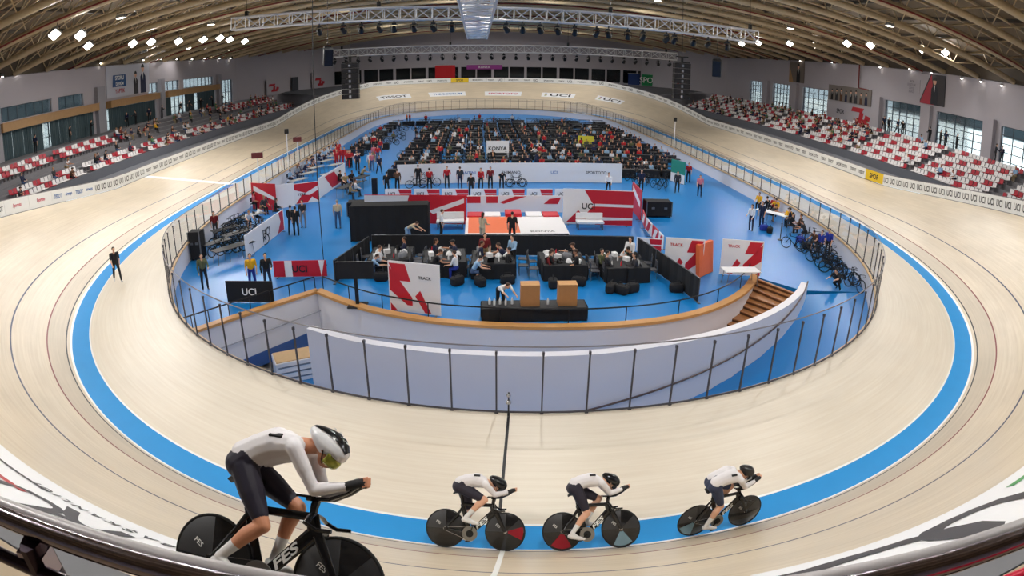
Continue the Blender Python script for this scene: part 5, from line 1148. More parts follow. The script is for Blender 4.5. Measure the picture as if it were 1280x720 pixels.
hang_banner('green banner with pale lettering at the right end of the rear gallery', 34.0 - 1, 37.2 - 1, 4.9, 7.4, M('banner_green', (34, 128, 76), .7), 'SPOR', m_lwht, y=YB - 4); hang_banner('dark blue banner beside the green one at the right end of the rear gallery', 31.2 - 1, 33.8 - 1, 4.9, 7.4, M('banner_navy', (26, 54, 110), .7), y=YB - 3)
# ------------------------------------------------------------------ infield furniture
def inside(p, m=.75):
    q = min(range(0, NT, 2), key=lambda i: (fence_pt(i).xy - p.xy).length); n = Vector((*TN[q], 0)); d = (p - fence_pt(q)).dot(n)
    return p - n * (d + m) if d > -m else p
def G(px, py, m=.45): p = at(px, py, ZF); p = inside(p, m); return Vector((p.x, p.y, ZF))
m_blkc = M('black_fabric', (24, 24, 27), 0.85, var=.15, scale=3); m_panw = M('panel_white', (234, 232, 234), 0.5, var=.02); m_panr = M('panel_red', (196, 26, 44), 0.5, var=.02); m_grn = M('panel_teal', (40, 140, 126), .5)
m_alup = M('pole_grey', (120, 122, 126), 0.35, 0.7); m_card = M('cardboard', (176, 126, 78), 0.8, var=.08); m_tabw = M('table_white', (232, 232, 234), 0.5); m_oran = M('panel_orange', (232, 112, 62), 0.5)
def basis(a, b):
    a = Vector((a[0], a[1], ZF)); b = Vector((b[0], b[1], ZF)); ex = b - a; L = ex.length; ex.normalize(); n = Vector((ex.y, -ex.x, 0)); return a, ex, n, L   # n points to the viewer's side when a is on the left
RED_D = [[(.0, .98), (.0, .7), (.45, .5), (.98, .82), (.98, .98)], [(.05, .02), (.3, .42), (.62, .38), (.98, .6), (.98, .02), (.7, .28), (.5, .02)]]
RED_A = [[(.02, .96), (.34, .96), (.44, .62), (.16, .62)], [(.02, .90), (.02, .42), (.36, .14), (.46, .14), (.46, .30)], [(.02, .16), (.02, .0), (.16, .0)], [(.62, .46), (.82, .02), (.70, .02), (.52, .34)]]
RED_B = [[(.98, .96), (.66, .96), (.56, .62), (.84, .62)], [(.98, .90), (.98, .42), (.64, .14), (.54, .14), (.54, .30)], [(.98, .16), (.98, .0), (.84, .0)], [(.38, .46), (.18, .02), (.30, .02), (.48, .34)]]
RED_C = [[(.30, .98), (1, .98), (1, .60), (.42, .60)], [(.42, .52), (1, .52), (1, .22), (.30, .22)], [(.05, .05), (.22, .40), (.38, .05)], [(.5, .12), (1, .16), (1, .0), (.46, .0)]]
def event_panel(name, cat, label, pa, pb, h, base, shapes, shapemat, txt=None, ink=None, group=None, z0=0.03, tht=.16, tx=.5, ty=.5, feet=True, lean=0.0, thick=.05):
    a, ex, n, L = basis(pa, pb); c = a + ex * L / 2; t = thing(name, label, cat, c, 0, group); o = -ex * L / 2 + Vector((0, 0, z0)); up = (Vector((0, 0, 1)) - n * lean).normalized()
    mb = MB(); mb.slab([o, o + ex * L, o + ex * L + up * h, o + up * h], -n * thick); mb.build('panel', base, t)
    for poly in shapes:
        q = MB(); q.slab([o + ex * u * L + up * v * h for u, v in poly], n * .008); q.build('printed_shape', shapemat, t, label='red printed shape' if shapemat is m_panr else None)
    if txt:
        q = MB(); put_text(q, txt, o + ex * L * tx + up * h * ty, ex, up, height=h * tht, lift=.018, bold=.02); q.build('lettering', ink or m_ink, t)
    if feet:
        for u in (.08, .92): q = MB(); q.box(o + ex * L * u - n * .03 + Vector((0, 0, -z0 + .015)), (.06, .5, .03), math.atan2(ex.y, ex.x)); q.tube(o + ex * L * u - n * (thick + .02) - Vector((0, 0, z0)), o + ex * L * u - n * (thick + .02) + up * h * .9, .015); q.build('foot', m_alup, t)
    return t
# tall red and white panels
event_panel('banner_panel', 'banner', 'red and white banner panel at the front edge of the platform, before the black tables', G(488, 388), G(551, 396), 2.05, m_panw, RED_A, m_panr, 'TRACK', m_ink, tht=.06, tx=.72, ty=.72)
event_panel('banner_panel', 'banner', 'red and white banner panel on the right with an orange mat behind it', G(829, 342), G(877, 345), 1.75, m_panw, RED_B, m_panr, 'TRACK', m_panr, tht=.08, tx=.28, ty=.82)
event_panel('banner_panel', 'banner', 'red and white banner panel behind the white table at the stair head', G(899, 343), G(950, 346), 1.75, m_panw, RED_B, m_panr, 'TRACK', m_panr, tht=.08, tx=.28, ty=.82)
event_panel('banner_panel', 'banner', 'wide red backdrop panel left of the podium, behind the black tent', G(457, 279), G(583, 281), 1.75, m_panr, [[(0, .98), (.45, .98), (.42, .62), (0, .62)], [(.64, .45), (.98, .9), (.98, .74), (.68, .34)]], m_panw, None)
event_panel('banner_panel', 'banner', 'wide red and white backdrop panel right of the podium with black lettering', G(703, 280), G(790, 283), 2.15, m_panw, RED_C, m_panr, 'UCI', m_ink, tht=.17, tx=.36, ty=.52)
event_panel('banner_panel', 'banner', 'red panel turned sideways at the right end of the podium area', G(789, 262), G(800, 276), 1.9, m_panr, [[(.1, .9), (.9, .6), (.9, .4), (.1, .7)]], m_panw)
event_panel('banner_panel', 'banner', 'dark red panel beside the bike racks by the left fence', G(303, 262), G(346, 264), 1.9, m_panr, [[(.1, .9), (.95, .5), (.95, .38), (.1, .7)]], m_panw)
event_panel('banner_panel', 'banner', 'red and white angular banner before the team tables on the left', G(369, 256), G(400, 252), 1.5, m_panw, RED_D, m_panr, 'TEAM', m_ink, tht=.12, ty=.45, tx=.3)
event_panel('banner_panel', 'banner', 'white and red slanted banner left of the open floor, nearest the far tables', G(400, 248), G(432, 226), 1.5, m_panw, [[(.2, .9), (.55, .9), (.8, .1), (.45, .1)]], m_panr)
event_panel('banner_panel', 'banner', 'long white banner with UCI lettering along the left team area', G(309, 324), G(356, 287), 1.25, m_panw, [[(.80, .02), (.98, .02), (.98, .98), (.86, .98), (.9, .5)]], m_panr, 'UCI', m_ink, tht=.4, tx=.5, ty=.5)
event_panel('banner_panel', 'banner', 'white sheet panel beside the red angular banner on the left', G(345, 262), G(369, 258), 1.7, m_panw, [], m_panr)
event_panel('banner_panel', 'banner', 'long white banner wall with small lettering behind the podium', G(497, 231), G(777, 229), 1.6, m_panw, [], m_panr, None)
for k_, s_ in enumerate(('TISSOT', 'SANTINI', 'SHIMANO', 'UCI', 'SPORTOTO')):
    ww_ = [o for o in COL.objects if o.get('label', '').startswith('long white banner wall')][0]; q_ = MB(); a_, e_, n_, L_ = basis(G(497, 231), G(777, 229)); put_text(q_, s_, e_ * L_ * (k_ - 2) * .19 + Vector((0, 0, .85)), e_, Vector((0, 0, 1)), height=.24, lift=.018); q_.build('lettering', m_blueink if k_ % 2 else m_ink, ww_)
event_panel('notice_board', 'sign', 'white notice board with dark lettering in the middle of the rear tables', G(608, 200), G(636, 200), 1.9, m_panw, [], m_panr, 'KONYA', m_ink, tht=.2, ty=.6)
event_panel('notice_board', 'sign', 'teal sign on the fence side at the rear right of the infield', G(838, 226), G(855, 231), 1.9, m_grn, [[(0, 0), (1, 0), (1, .4), (0, .4)]], m_panw)
event_panel('notice_board', 'sign', 'black board with white UCI lettering at the left platform corner', G(285, 378), G(343, 379), .95, m_blkc, [], m_panw, 'UCI', m_lwht, tht=.34)
event_panel('notice_board', 'sign', 'yellow board standing among the rear tables', G(722, 186), G(742, 187), 1.5, M('board_bright_yellow', (214, 204, 60), .5), [], m_panr)
# low red and white barrier boards
def low_board(pa, pb, label, group=None): return event_panel('barrier_board', 'barrier', label, pa, pb, .72, m_panw, [[(.5, .95), (1, .95), (1, .55), (.56, .55)], [(.58, .45), (1, .45), (1, .05), (.5, .05)]], m_panr, 'UCI', m_ink, group, tht=.34, tx=.25)
xs = [480, 516, 551, 587, 622, 657, 692, 726]
for a, b in zip(xs[:-1], xs[1:]): low_board(G(a + 1.5, 249), G(b - 1.5, 249), 'low red and white barrier board in the straight row behind the podium', 'barrier boards behind the podium')
event_panel('barrier_board', 'barrier', 'low red and white barrier board on the open floor beside the person in yellow', G(343, 347), G(409, 346), .78, m_panr, [[(.22, 0), (.36, 0), (.36, 1), (.22, 1)], [(.9, 0), (.97, 1), (.86, 1)]], m_panw, 'UCI', m_ink, tht=.45, tx=.5)
bx = [(802, 276), (806, 287), (814, 297), (822, 306), (828, 313)]
for k, (a, b) in enumerate(zip(bx[:-1], bx[1:])):
    pa, pb = G(*a), G(*b); d = (pb - pa); event_panel('barrier_board', 'barrier', 'red and white barrier board in the curved row beside the black flight case', pa + d * .06, pb - d * .06, .75, m_panw if k % 2 else m_panr, [[(.1, .1), (.5, .1), (.9, .9), (.5, .9)]], m_panr if k % 2 else m_panw, group='curved barrier boards by the flight case')
low_board(G(795, 314), G(826, 316), 'low red and white barrier board lying along the back of the black fencing, right end')
# orange mat, podium
t = event_panel('crash_mat', 'mat', 'orange mat propped upright behind the right banner panel', G(874, 348), G(891, 340), 1.55, m_oran, [], m_panr, feet=False, lean=.1, thick=.2)
pc = G(646, 296); t = thing('winners_podium', 'orange and white stepped winners podium in the middle of the infield', 'podium', (G(646, 298).x, (G(646, 298).y + G(646, 270).y) / 2, ZF))
pl = G(581, 298).x - t.location.x; pr = G(712, 298).x - t.location.x; dp = abs(G(646, 270).y - G(646, 298).y)
mb = MB(); mb.bevel_box(((pl + pr) / 2, -dp * .12, .14), (pr - pl, dp * .76, .28), .04); mb.build('platform', m_panw, t, label='white podium platform'); mb = MB(); mb.box((pl + (pr - pl) * .28, -dp * .12, .286), ((pr - pl) * .5, dp * .7, .012)); mb.build('orange_mat', m_oran, t, label='orange printed mat')
mb = MB(); mb.box(((pl + pr) / 2, -dp * .505, .14), (pr - pl - .1, .02, .26)); mb.build('front_skirt', m_blkc, t)
for k, (u, h, m) in enumerate([(.1, .36, m_panr), (.28, .36, m_panw), (.5, .5, m_panr), (.72, .36, m_panw), (.9, .36, m_panr)]): mb = MB(); mb.bevel_box((pl + (pr - pl) * u, dp * .34, h / 2), ((pr - pl) * .17, dp * .22, h), .03); s_ = mb.build('step', m, t); q = MB(); q.box((pl + (pr - pl) * u, dp * .34 - dp * .115, h * .4), ((pr - pl) * .10, .015, h * .3)); q.build('step_mark', m_ink, s_)
q = MB(); put_text(q, 'KONYA 2024'.replace(' 2024', ''), (pl + (pr - pl) * .75, -dp * .42, .285), (1, 0, 0), (0, 1, 0), height=.28, lift=.004); q.build('lettering', m_ink, t)
ax, ex, n, L = basis(G(583, 268), G(703, 268)); event_panel('banner_panel', 'banner', 'low red and white backdrop directly behind the winners podium', G(584, 266), G(703, 266), 1.1, m_panw, [[(0, .55), (.14, .55), (.14, .95), (0, .95)], [(.2, .55), (.32, .55), (.32, .95), (.2, .95)], [(.38, .5), (.62, .95), (.5, .95), (.34, .6)], [(.8, .5), (.95, .5), (.98, .9), (.86, .8)]], m_panr, feet=False)
def bench(label, c, w, d, h, mat, legm):
    t = thing('bench', label, 'bench', (c.x, c.y, ZF)); mb = MB(); mb.bevel_box((0, 0, h - .06), (w, d, .12), .03); mb.build('seat', mat, t)
    for sx in (-1, 1):
        for sy in (-1, 1): mb = MB(); mb.box((sx * (w / 2 - .08), sy * (d / 2 - .08), (h - .12) / 2), (.07, .07, h - .12)); mb.build('leg', legm, t)
    mb = MB(); mb.bevel_box((0, d / 2 - .05, h + .22), (w, .1, .36), .03); mb.build('backrest', mat, t); return t
bench('white bench in front of the red panel left of the podium', G(563, 285), 1.6, .7, .5, m_tabw, m_alup); bench('white bench in front of the right podium backdrop', G(737, 286), 1.6, .7, .5, m_tabw, m_alup)
# black tent, flight cases, screens
def cloth_wall(mb, pts, h, seg=1.2, wob=.04):
    P = [Vector((p[0], p[1], 0)) for p in pts]
    for a, b in zip(P[:-1], P[1:]):
        L = (b - a).length; n = max(2, int(L / .25)); ex = (b - a) / n; nn = Vector((ex.y, -ex.x, 0)).normalized(); base = len(mb.v)
        for k in range(n + 1):
            p = a + ex * k + nn * (wob * math.sin(k * 2.1) if 0 < k < n else 0); mb.v += [(p.x, p.y, .03), (p.x, p.y, h), (p.x + nn.x * .03, p.y + nn.y * .03, .03), (p.x + nn.x * .03, p.y + nn.y * .03, h)]
        for k in range(n): q = base + 4 * k; mb.f += [(q, q + 4, q + 5, q + 1), (q + 2, q + 3, q + 7, q + 6), (q + 1, q + 5, q + 7, q + 3)]; mb.m += [0] * 3
a, b = G(440, 302), G(535, 302); t = thing('black_tent', 'black cloth booth left of the podium, behind the black fencing', 'tent', ((a.x + b.x) / 2, a.y + .6, ZF)); w = (b - a).length; mb = MB(); cloth_wall(mb, [(-w / 2, .2), (-w / 2, -.6), (w / 2, -.6), (w / 2, .2), (-w / 2, .2)], 1.95, wob=.03); mb.build('cloth_side', m_blkc, t)
for sx in (-1, 1):
    for yy in (-.62, .22): mb = MB(); mb.tube((sx * (w / 2 + .03), yy, 0), (sx * (w / 2 + .03), yy, 2.0), .03); mb.build('pole', m_dk, t)
mb = MB(); mb.slab([(-w / 2, -.6, 1.96), (w / 2, -.6, 1.96), (w / 2, .2, 2.02), (-w / 2, .2, 2.02)], (0, 0, .03)); mb.build('cloth_roof', m_blkc, t)
def flight_case(label, c, w, d, h):
    t = thing('flight_case', label, 'case', (c.x, c.y, ZF)); mb = MB(); mb.bevel_box((0, 0, .1 + (h - .1) / 2), (w, d, h - .1), .03); mb.build('body', m_blkc, t); mb = MB()
    for sx in (-1, 1):
        for sy in (-1, 1): mb = MB(); mb.box((sx * (w / 2 - .0), sy * (d / 2 - .0), .1 + (h - .1) / 2), (.06, .06, h - .08)); mb.build('edge_trim', m_alup, t)
    for sx in (-1, 1): mb = MB(); mb.box((sx * w * .25, -d / 2 - .02, h * .6), (.2, .03, .12)); mb.build('handle', m_alup, t)
    for sx in (-1, 1):
        for sy in (-1, 1): mb = MB(); mb.lathe([(.05, -.02), (.05, .02)], 10, mat=Matrix.Translation((sx * (w / 2 - .1), sy * (d / 2 - .1), .05)) @ RY); mb.build('caster', m_tyre, t)
flight_case('black flight case on the right of the open floor', G(821, 270), 1.7, 1.0, 1.05); flight_case('wide black flight case behind the black booth', G(452, 270), 1.7, .9, 1.0); flight_case('tall dark cabinet beside the left fence', G(246, 324), .7, .7, 1.6)
def pa_column(label, c): t = thing('speaker_column', label, 'loudspeaker', (c.x, c.y, ZF)); mb = MB(); mb.bevel_box((0, 0, .75), (.4, .4, 1.4), .03); mb.build('cabinet', m_stage, t); mb = MB(); mb.bevel_box((0, -.2, .8), (.34, .03, 1.2), .02); mb.build('grille', m_dk, t); mb = MB(); mb.bevel_box((0, 0, .025), (.55, .55, .05), .03); mb.build('base', m_dk, t)
pa_column('slim black speaker column left of the barrier board row', G(469, 247)); pa_column('slim black speaker column right of the podium backdrop', G(793, 256))
# black fencing round the platform pit
PIT = [G(418, 353), G(463, 319), G(783, 320), G(797, 322), G(882, 384)]
def pit_fence(label, pts, h=1.05):
    c = sum((Vector(p) for p in pts), Vector()) / len(pts); t = thing('crowd_barrier', label, 'barrier', (c.x, c.y, ZF)); q = [(p.x - c.x, p.y - c.y) for p in pts]; mb = MB(); cloth_wall(mb, q, h, wob=.025); mb.build('black_cover', m_blkc, t); r = MB(); r.path([(x, y, h + .02) for x, y in q], .025, 6); r.build('top_rail', m_alup, t)
    for (x0, y0), (x1, y1) in zip(q[:-1], q[1:]):
        L = math.hypot(x1 - x0, y1 - y0); n = max(1, int(L / 2.0))
        for k in range(n + 1): u = k / n; mb = MB(); mb.box((x0 + (x1 - x0) * u, y0 + (y1 - y0) * u + .05, h / 2), (.06, .05, h)); mb.box((x0 + (x1 - x0) * u, y0 + (y1 - y0) * u + .05, .015), (.12, .5, .03)); mb.build('post', m_alup, t)
pit_fence('black covered barrier along the left side of the pit', [G(419, 354), G(462, 321)]); pit_fence('long black covered barrier along the back of the pit before the podium', [G(466, 319), G(790, 321)]); pit_fence('black covered barrier slanting along the right side of the pit', [G(797, 323), G(872, 378)])
# handrail along the platform edge
def handrail(label, pts, off, h, h2):
    c = Vector((*pts[len(pts) // 2], ZF)); t = thing('handrail', label, 'railing', c); P = []
    for k in range(len(pts)):
        d = (Vector((*pts[min(k + 1, len(pts) - 1)], 0)) - Vector((*pts[max(k - 1, 0)], 0))).normalized(); P.append(Vector((pts[k][0], pts[k][1], ZF)) + Vector((-d.y, d.x, 0)) * off - c)
    mb = MB(); mb.path([p + Vector((0, 0, h)) for p in P], .03, 7); mb.build('rail', m_stage, t, smooth=True)
    for k in range(0, len(P), max(1, len(P) // 9)): mb = MB(); mb.tube(P[k] + Vector((0, 0, .0)), P[k] + Vector((0, 0, h)), .022, seg=6); mb.build('post', m_stage, t)
handrail('black handrail along the front edge of the platform', PL, .3, .62, 0); handrail('black handrail on the left edge of the platform', dens(LE, 8), .2, .62, 0)
# tables, chairs, monitor
m_seatb = M('chair_black', (28, 28, 32), 0.6); m_chrome = M('chair_leg_grey', (150, 150, 154), .3, .8)
def make_table(label, top, cloth=None, w=1.8, d=.75, h=.74):
    t = thing('folding_table', label, 'table'); mb = MB(); mb.bevel_box((0, 0, h - .02), (w, d, .04), .02); mb.build('tabletop', top, t)
    for sx in (-1, 1):
        for sy in (-1, 1): mb = MB(); mb.tube((sx * (w / 2 - .1), sy * (d / 2 - .08), 0), (sx * (w / 2 - .18), sy * (d / 2 - .08), h - .04), .018); mb.build('leg', m_chrome, t)
    if cloth: mb = MB(); cloth_wall(mb, [(-w / 2 - .02, -d / 2 - .02), (w / 2 + .02, -d / 2 - .02), (w / 2 + .02, d / 2 + .02), (-w / 2 - .02, d / 2 + .02), (-w / 2 - .02, -d / 2 - .02)], h - .005, wob=.02); mb.build('table_skirt', cloth, t)
    return t
def make_chair(label, mat):
    t = thing('stacking_chair', label, 'chair'); mb = MB(); mb.bevel_box((0, 0, .45), (.44, .42, .035), .04); mb.build('seat', mat, t); mb = MB(); mb.bevel_box((-.21, 0, .72), (.03, .40, .30), .012); mb.build('backrest', mat, t)
    for sx in (-1, 1):
        for sy in (-1, 1): mb = MB(); mb.path([(sx * .2, sy * .2, 0), (sx * .19, sy * .19, .44)] + ([(-.22, sy * .19, .86)] if sx < 0 else []), .012, 6); mb.build('leg', m_chrome, t)
    return t
TAB_B = make_table('black topped folding table in the pit with gear on it', m_seatb, m_blkc, 2.1, 1.0); TAB_B['group'] = 'black tables in the pit'
CH_G = make_chair('grey chair beside a black table in the pit', M('chair_grey', (70, 70, 76), .5)); CH_G['group'] = 'grey chairs in the pit'
PITT = [(490, 335), (556, 338), (617, 340), (702, 342), (776, 345)]
first = True
for k, (px, py) in enumerate(PITT):
    p = G(px, py)
    for dy in (0, .95):
        c = TAB_B if first else dup(TAB_B); first = False; c.location = (p.x, p.y + dy, ZF); c.rotation_euler = (0, 0, PI / 2 + (.0, .05, -.04, .03, .1)[k]); c.location = (p.x - .47 + .94 * (dy > 0), p.y, ZF)
firstc = True
for k, (px, py) in enumerate(PITT):
    p = G(px, py)
    for (dx, dy, r) in ((-1.35, -.5, 0), (-1.35, .5, .2), (1.35, -.4, PI), (1.4, .6, PI - .2)):
        c = CH_G if firstc else dup(CH_G); firstc = False; c.location = (p.x + dx, p.y + dy, ZF); c.rotation_euler = (0, 0, r)
# gear on the pit tables: helmets, bottles, bags, laptops
def helmet_item(mat): mb = MB(); mb.sphere((0, 0, .1), (.15, .11, .12), 14, 8); mb.lathe([(.155, .02), (.15, .07), (.12, .12)], 16); mb.path([(-.1, 0, .1), (-.2, 0, .08), (-.24, 0, .05)], [.07, .05, .02], 8); return mb.mesh('helmet', [mat], True)
def bottle_item(mat): mb = MB(); mb.lathe([(.036, 0), (.037, .02), (.036, .15), (.022, .18), (.022, .2), (.012, .215), (.012, .235)], 12); return mb.mesh('bottle', [mat], True)
def bag_item(mat): mb = MB(); mb.bevel_box((0, 0, .15), (.5, .3, .3), .1); mb.path([(-.15, 0, .28), (-.1, 0, .4), (.1, 0, .4), (.15, 0, .28)], .015, 6); return mb.mesh('bag', [mat], True)
def box_item(mat): mb = MB(); mb.bevel_box((0, 0, .09), (.3, .22, .18), .01); mb.box((0, 0, .183), (.31, .23, .012)); mb.box((0, -.02, .19), (.05, .2, .004)); return mb.mesh('box', [mat], False)
def laptop_item(): mb = MB(); mb.bevel_box((0, 0, .012), (.34, .24, .02), .01); mb.slab([(-.17, .12, .02), (.17, .12, .02), (.17, .2, .24), (-.17, .2, .24)], (0, .01, 0)); return mb.mesh('laptop', [m_dk], False)
H_W, H_B, H_R = helmet_item(m_helw), helmet_item(m_helb), helmet_item(m_panr); B_W, B_R = bottle_item(m_tabw), bottle_item(m_panr); BG_K, BG_G, BG_B = bag_item(CM['black']), bag_item(CM['grey']), bag_item(CM['royal']); BX_W, BX_C = box_item(m_tabw), box_item(m_card); LP = laptop_item()
ITEM = dict(hw=(H_W, 'helmet', 'white cycling helmet on a black pit table', 'white helmets on the pit tables'), hb=(H_B, 'helmet', 'black cycling helmet on a black pit table', 'black helmets on the pit tables'), bw=(B_W, 'bottle', 'white drinks bottle on a black pit table', 'white bottles on the pit tables'), br=(B_R, 'bottle', 'red drinks bottle on a black pit table', 'red bottles on the pit tables'), bx=(BX_W, 'box', 'small white box on a black pit table', 'white boxes on the pit tables'), lp=(LP, 'laptop', 'open dark laptop on a black pit table', 'laptops on the pit tables'), bg=(BG_G, 'bag', 'grey kit bag on a black pit table', 'grey bags on the pit tables'))
NAMES_I = dict(hw='cycling_helmet', hb='cycling_helmet', bw='drinks_bottle', br='drinks_bottle', bx='storage_box', lp='laptop', bg='kit_bag')
rnd = random.Random(5)
for k, (px, py) in enumerate(PITT):
    p = G(px, py)
    for q, key in enumerate(rnd.sample(['hw', 'hw', 'hb', 'bw', 'bw', 'br', 'bx', 'lp', 'bg', 'bx', 'hw', 'bw'], 11)):
        me, cat, lab, g = ITEM[key]; o = link(NAMES_I[key], me); o.location = (p.x - .62 + .42 * (q % 4), p.y - .72 + .7 * (q // 4) + rnd.uniform(-.06, .06), ZF + .742); o.rotation_euler = (0, 0, rnd.uniform(0, 6)); o.scale = (.9,) * 3 if key == 'bg' else (1.0,) * 3; tag(o, lab, cat, g)
for k, (px, py) in enumerate([(478, 352), (505, 350), (540, 356), (572, 357), (600, 358), (634, 356), (690, 360), (722, 358), (762, 366), (775, 368), (788, 366), (796, 352), (843, 366)]):
    p = G(px, py - 4); o = link('kit_bag', BG_K); o.location = (p.x, p.y - .3, ZF + .002); o.rotation_euler = (0, 0, k * 1.3); o.scale = (1.3,) * 3; tag(o, 'black kit bag lying on the floor beside a pit table', 'bag', 'black bags on the pit floor')
# black table at the very front with two cardboard boxes and bottles
a, b = G(603, 401), G(733, 402); t = make_table('low black covered table at the front edge of the platform carrying two brown boxes', m_seatb, m_blkc, (b - a).length, .8, .55); t.location = ((a.x + b.x) / 2, a.y + .25, ZF); ft = t
def carton(label, px): p = aty(px, 388, ft.location.y); t = thing('cardboard_box', label, 'box', (p.x, ft.location.y, ZF + .552)); mb = MB(); mb.bevel_box((0, 0, .42), (.72, .5, .84), .015); mb.build('body', m_card, t); mb = MB(); mb.box((0, 0, .845), (.72, .5, .012)); mb.box((0, 0, .852), (.72, .05, .004)); mb.build('lid_flap', M('cardboard_pale', (196, 150, 100), .8), t)
carton('tall brown cardboard box on the front table, left one', 662); carton('tall brown cardboard box on the front table, right one', 708)
for k, px in enumerate((612, 618, 625, 632, 640, 684)): p = aty(px, 396, ft.location.y); o = link('drinks_bottle', B_W); o.location = (p.x, ft.location.y + .05 * (-1) ** k, ZF + .552); o.scale = (1.2,) * 3; tag(o, 'white drinks bottle on the low front table beside the brown boxes', 'bottle', 'bottles on the front table')
p = G(447, 383); t = thing('monitor_stand', 'black monitor on a stand at the left front of the platform', 'monitor', (p.x, p.y, ZF)); mb = MB(); mb.bevel_box((0, 0, 1.55), (1.55, .1, .72), .02); mb.build('screen', m_stage, t); mb = MB(); mb.box((0, .06, .75), (.14, .1, 1.5)); mb.build('pole', m_stage, t); mb = MB(); mb.bevel_box((0, .06, .03), (.8, .7, .06), .04); mb.build('base', m_dk, t)
# white table with a black frame at the stair head; wooden crate in the sunken passage
p = G(920, 352); t = make_table('white topped table at the stair head before the right banner panel', m_tabw, None, 1.8, .8); t.location = (p.x, p.y - .4, ZF)
p = at(371, 462, ZL); t = thing('wooden_crate', 'pale wooden topped crate down in the sunken passage', 'crate', (p.x + .1, p.y - .5, ZL), .45); mb = MB(); mb.bevel_box((0, 0, .45), (1.7, 1.1, .9), .03); mb.build('body', m_panw, t); mb = MB(); mb.box((0, 0, .92), (1.6, 1.0, .04)); mb.build('lid', M('plywood_pale', (206, 172, 128), .6, var=.1), t); mb = MB()
for k in range(3): mb.box((0, -.556, .2 + k * .25), (1.5, .02, .06))
mb.build('slat', m_chrome, t)
# posts with small red boxes and camera masts on the fence side
def mast(label, px, py, h, mat, cat, nm, bw=.5):
    p = at(px, py, 0); q = min(range(NT), key=lambda i: (fence_pt(i) - p).length); f = fence_pt(q, -.35); t = thing(nm, label, cat, (f.x, f.y, ZF)); mb = MB(); mb.tube((0, 0, 0), (0, 0, h - ZF), .04); mb.build('pole', m_panw, t, smooth=True); mb = MB(); mb.bevel_box((0, 0, h - ZF + .2), (bw, .2, .42), .04); mb.build('head', mat, t); mb = MB(); mb.bevel_box((0, 0, .03), (.4, .4, .06), .05); mb.build('base', m_dk, t)
m_maroon = M('display_maroon', (90, 22, 30), .5)
mast('dark red lap display on a pole at the left fence by the finish line', 305, 236, 2.3, m_maroon, 'display', 'lap_display', .9); mast('dark red lap display on a pole at the left fence beyond the finish line', 365, 206, 2.1, m_maroon, 'display', 'lap_display', .8); mast('slim camera mast at the left fence', 341, 214, 3.2, m_stage, 'camera', 'camera_mast', .35); mast('slim camera mast at the right fence near the rear tables', 848, 186, 3.0, m_stage, 'camera', 'camera_mast', .35)
# ------------------------------------------------------------------ people and bicycles on the infield
cols = list(CL)
def PP(k, px, py, look, label, **kw):
    p = G(px, py); q = G(*look) if look else Vector((CAM.x, CAM.y, 0)); return person(k, (p.x, p.y, ZF), face_to(p, q), label, **kw)
w = on_track(148, 352); person('walk', (w.x, w.y, w.z + .01), face_to(w, on_track(100, 420)) + .5, 'person in black T-shirt and trousers with white shoes walking on the left blue band', top='black', bot='black', shoe=1, hair=0, sc=1.0)
w = on_track(224, 318); 
PP('stand', 317, 362, (330, 420), 'person in a yellow top and blue trousers standing behind the black board', top='yellow', bot='royal', hair=0)
PP('stand2', 336, 362, (345, 420), 'person in an open dark jacket and white shirt standing beside the one in yellow', top='black', bot='navy', hair=0)
PP('walk2', 365, 292, (380, 200), 'person in black suit standing in the trio on the left floor, left one', top='black', bot='black', hair=0)
PP('stand', 371, 294, (375, 200), 'person in black suit standing in the trio on the left floor, nearest one', top='black', bot='black', hair=1)
PP('stand2', 380, 284, (360, 300), 'person in dark grey standing in the trio on the left floor, farthest one', top='charcoal', bot='grey', hair=0)
PP('stand', 423, 285, (430, 200), 'person in beige T-shirt and jeans standing alone left of the black booth', top='beige', bot='denim', hair=3)
PP('stand2', 257, 361, (280, 400), 'person in olive and black clothes standing at the left fence corner', top='olive', bot='black', hair=0)
PP('stand', 222, 302, (200, 320), 'person in a dark red top standing at the far left of the infield fence', top='dkred', bot='charcoal', hair=0)
PP('crouch', 463, 347, (500, 345), 'person with brown hair crouching in light blue at the left end of the pit', top='ltblue', bot='denim', hair=1)
PP('sit', 570, 348, (540, 345), 'person in white and blue sitting at the second pit table', top='white', bot='royal', hair=1)
PP('stand', 606, 335, (617, 350), 'person in a dark red shirt leaning by the middle pit table', top='dkred', bot='khaki', hair=0)
PP('stand2', 641, 338, (620, 345), 'person in a pale blue shirt standing right of the middle pit table', top='ltblue', bot='black', hair=0)
PP('sit3', 591, 352, (620, 352), 'person in pale blue and jeans sitting at the left side of the middle pit table', top='ltblue', bot='denim', hair=0)
PP('sit', 686, 348, (700, 350), 'person with red-brown hair sitting at the fourth pit table', top='dkred', bot='black', hair=1)
PP('sit2', 752, 345, (776, 352), 'person in olive sitting left of the right-hand pit table', top='olive', bot='black', hair=0)
PP('longhair', 786, 338, (770, 350), 'person in a white and green top standing at the right-hand pit table', top='white', bot='green', hair=0)
PP('bend', 625, 388, (640, 398), 'person in white and dark red bending over the low front table', top='white', bot='black', hair=1)
PP('bend', 510, 306, (540, 310), 'person with bare arms bending in front of the black booth', top='beige', bot='ltblue', hair=1)
PP('stand', 552, 300, (600, 298), 'person in white with dark trousers standing between the booth and the podium', top='white', bot='black', hair=1)
PP('longhair', 603, 304, (640, 290), 'person with bare shoulders in pale clothes before the podium left side', top='beige', bot='beige', hair=1)
PP('stand', 640, 304, (640, 270), 'person in black standing in front of the middle of the podium', top='black', bot='black', hair=0)
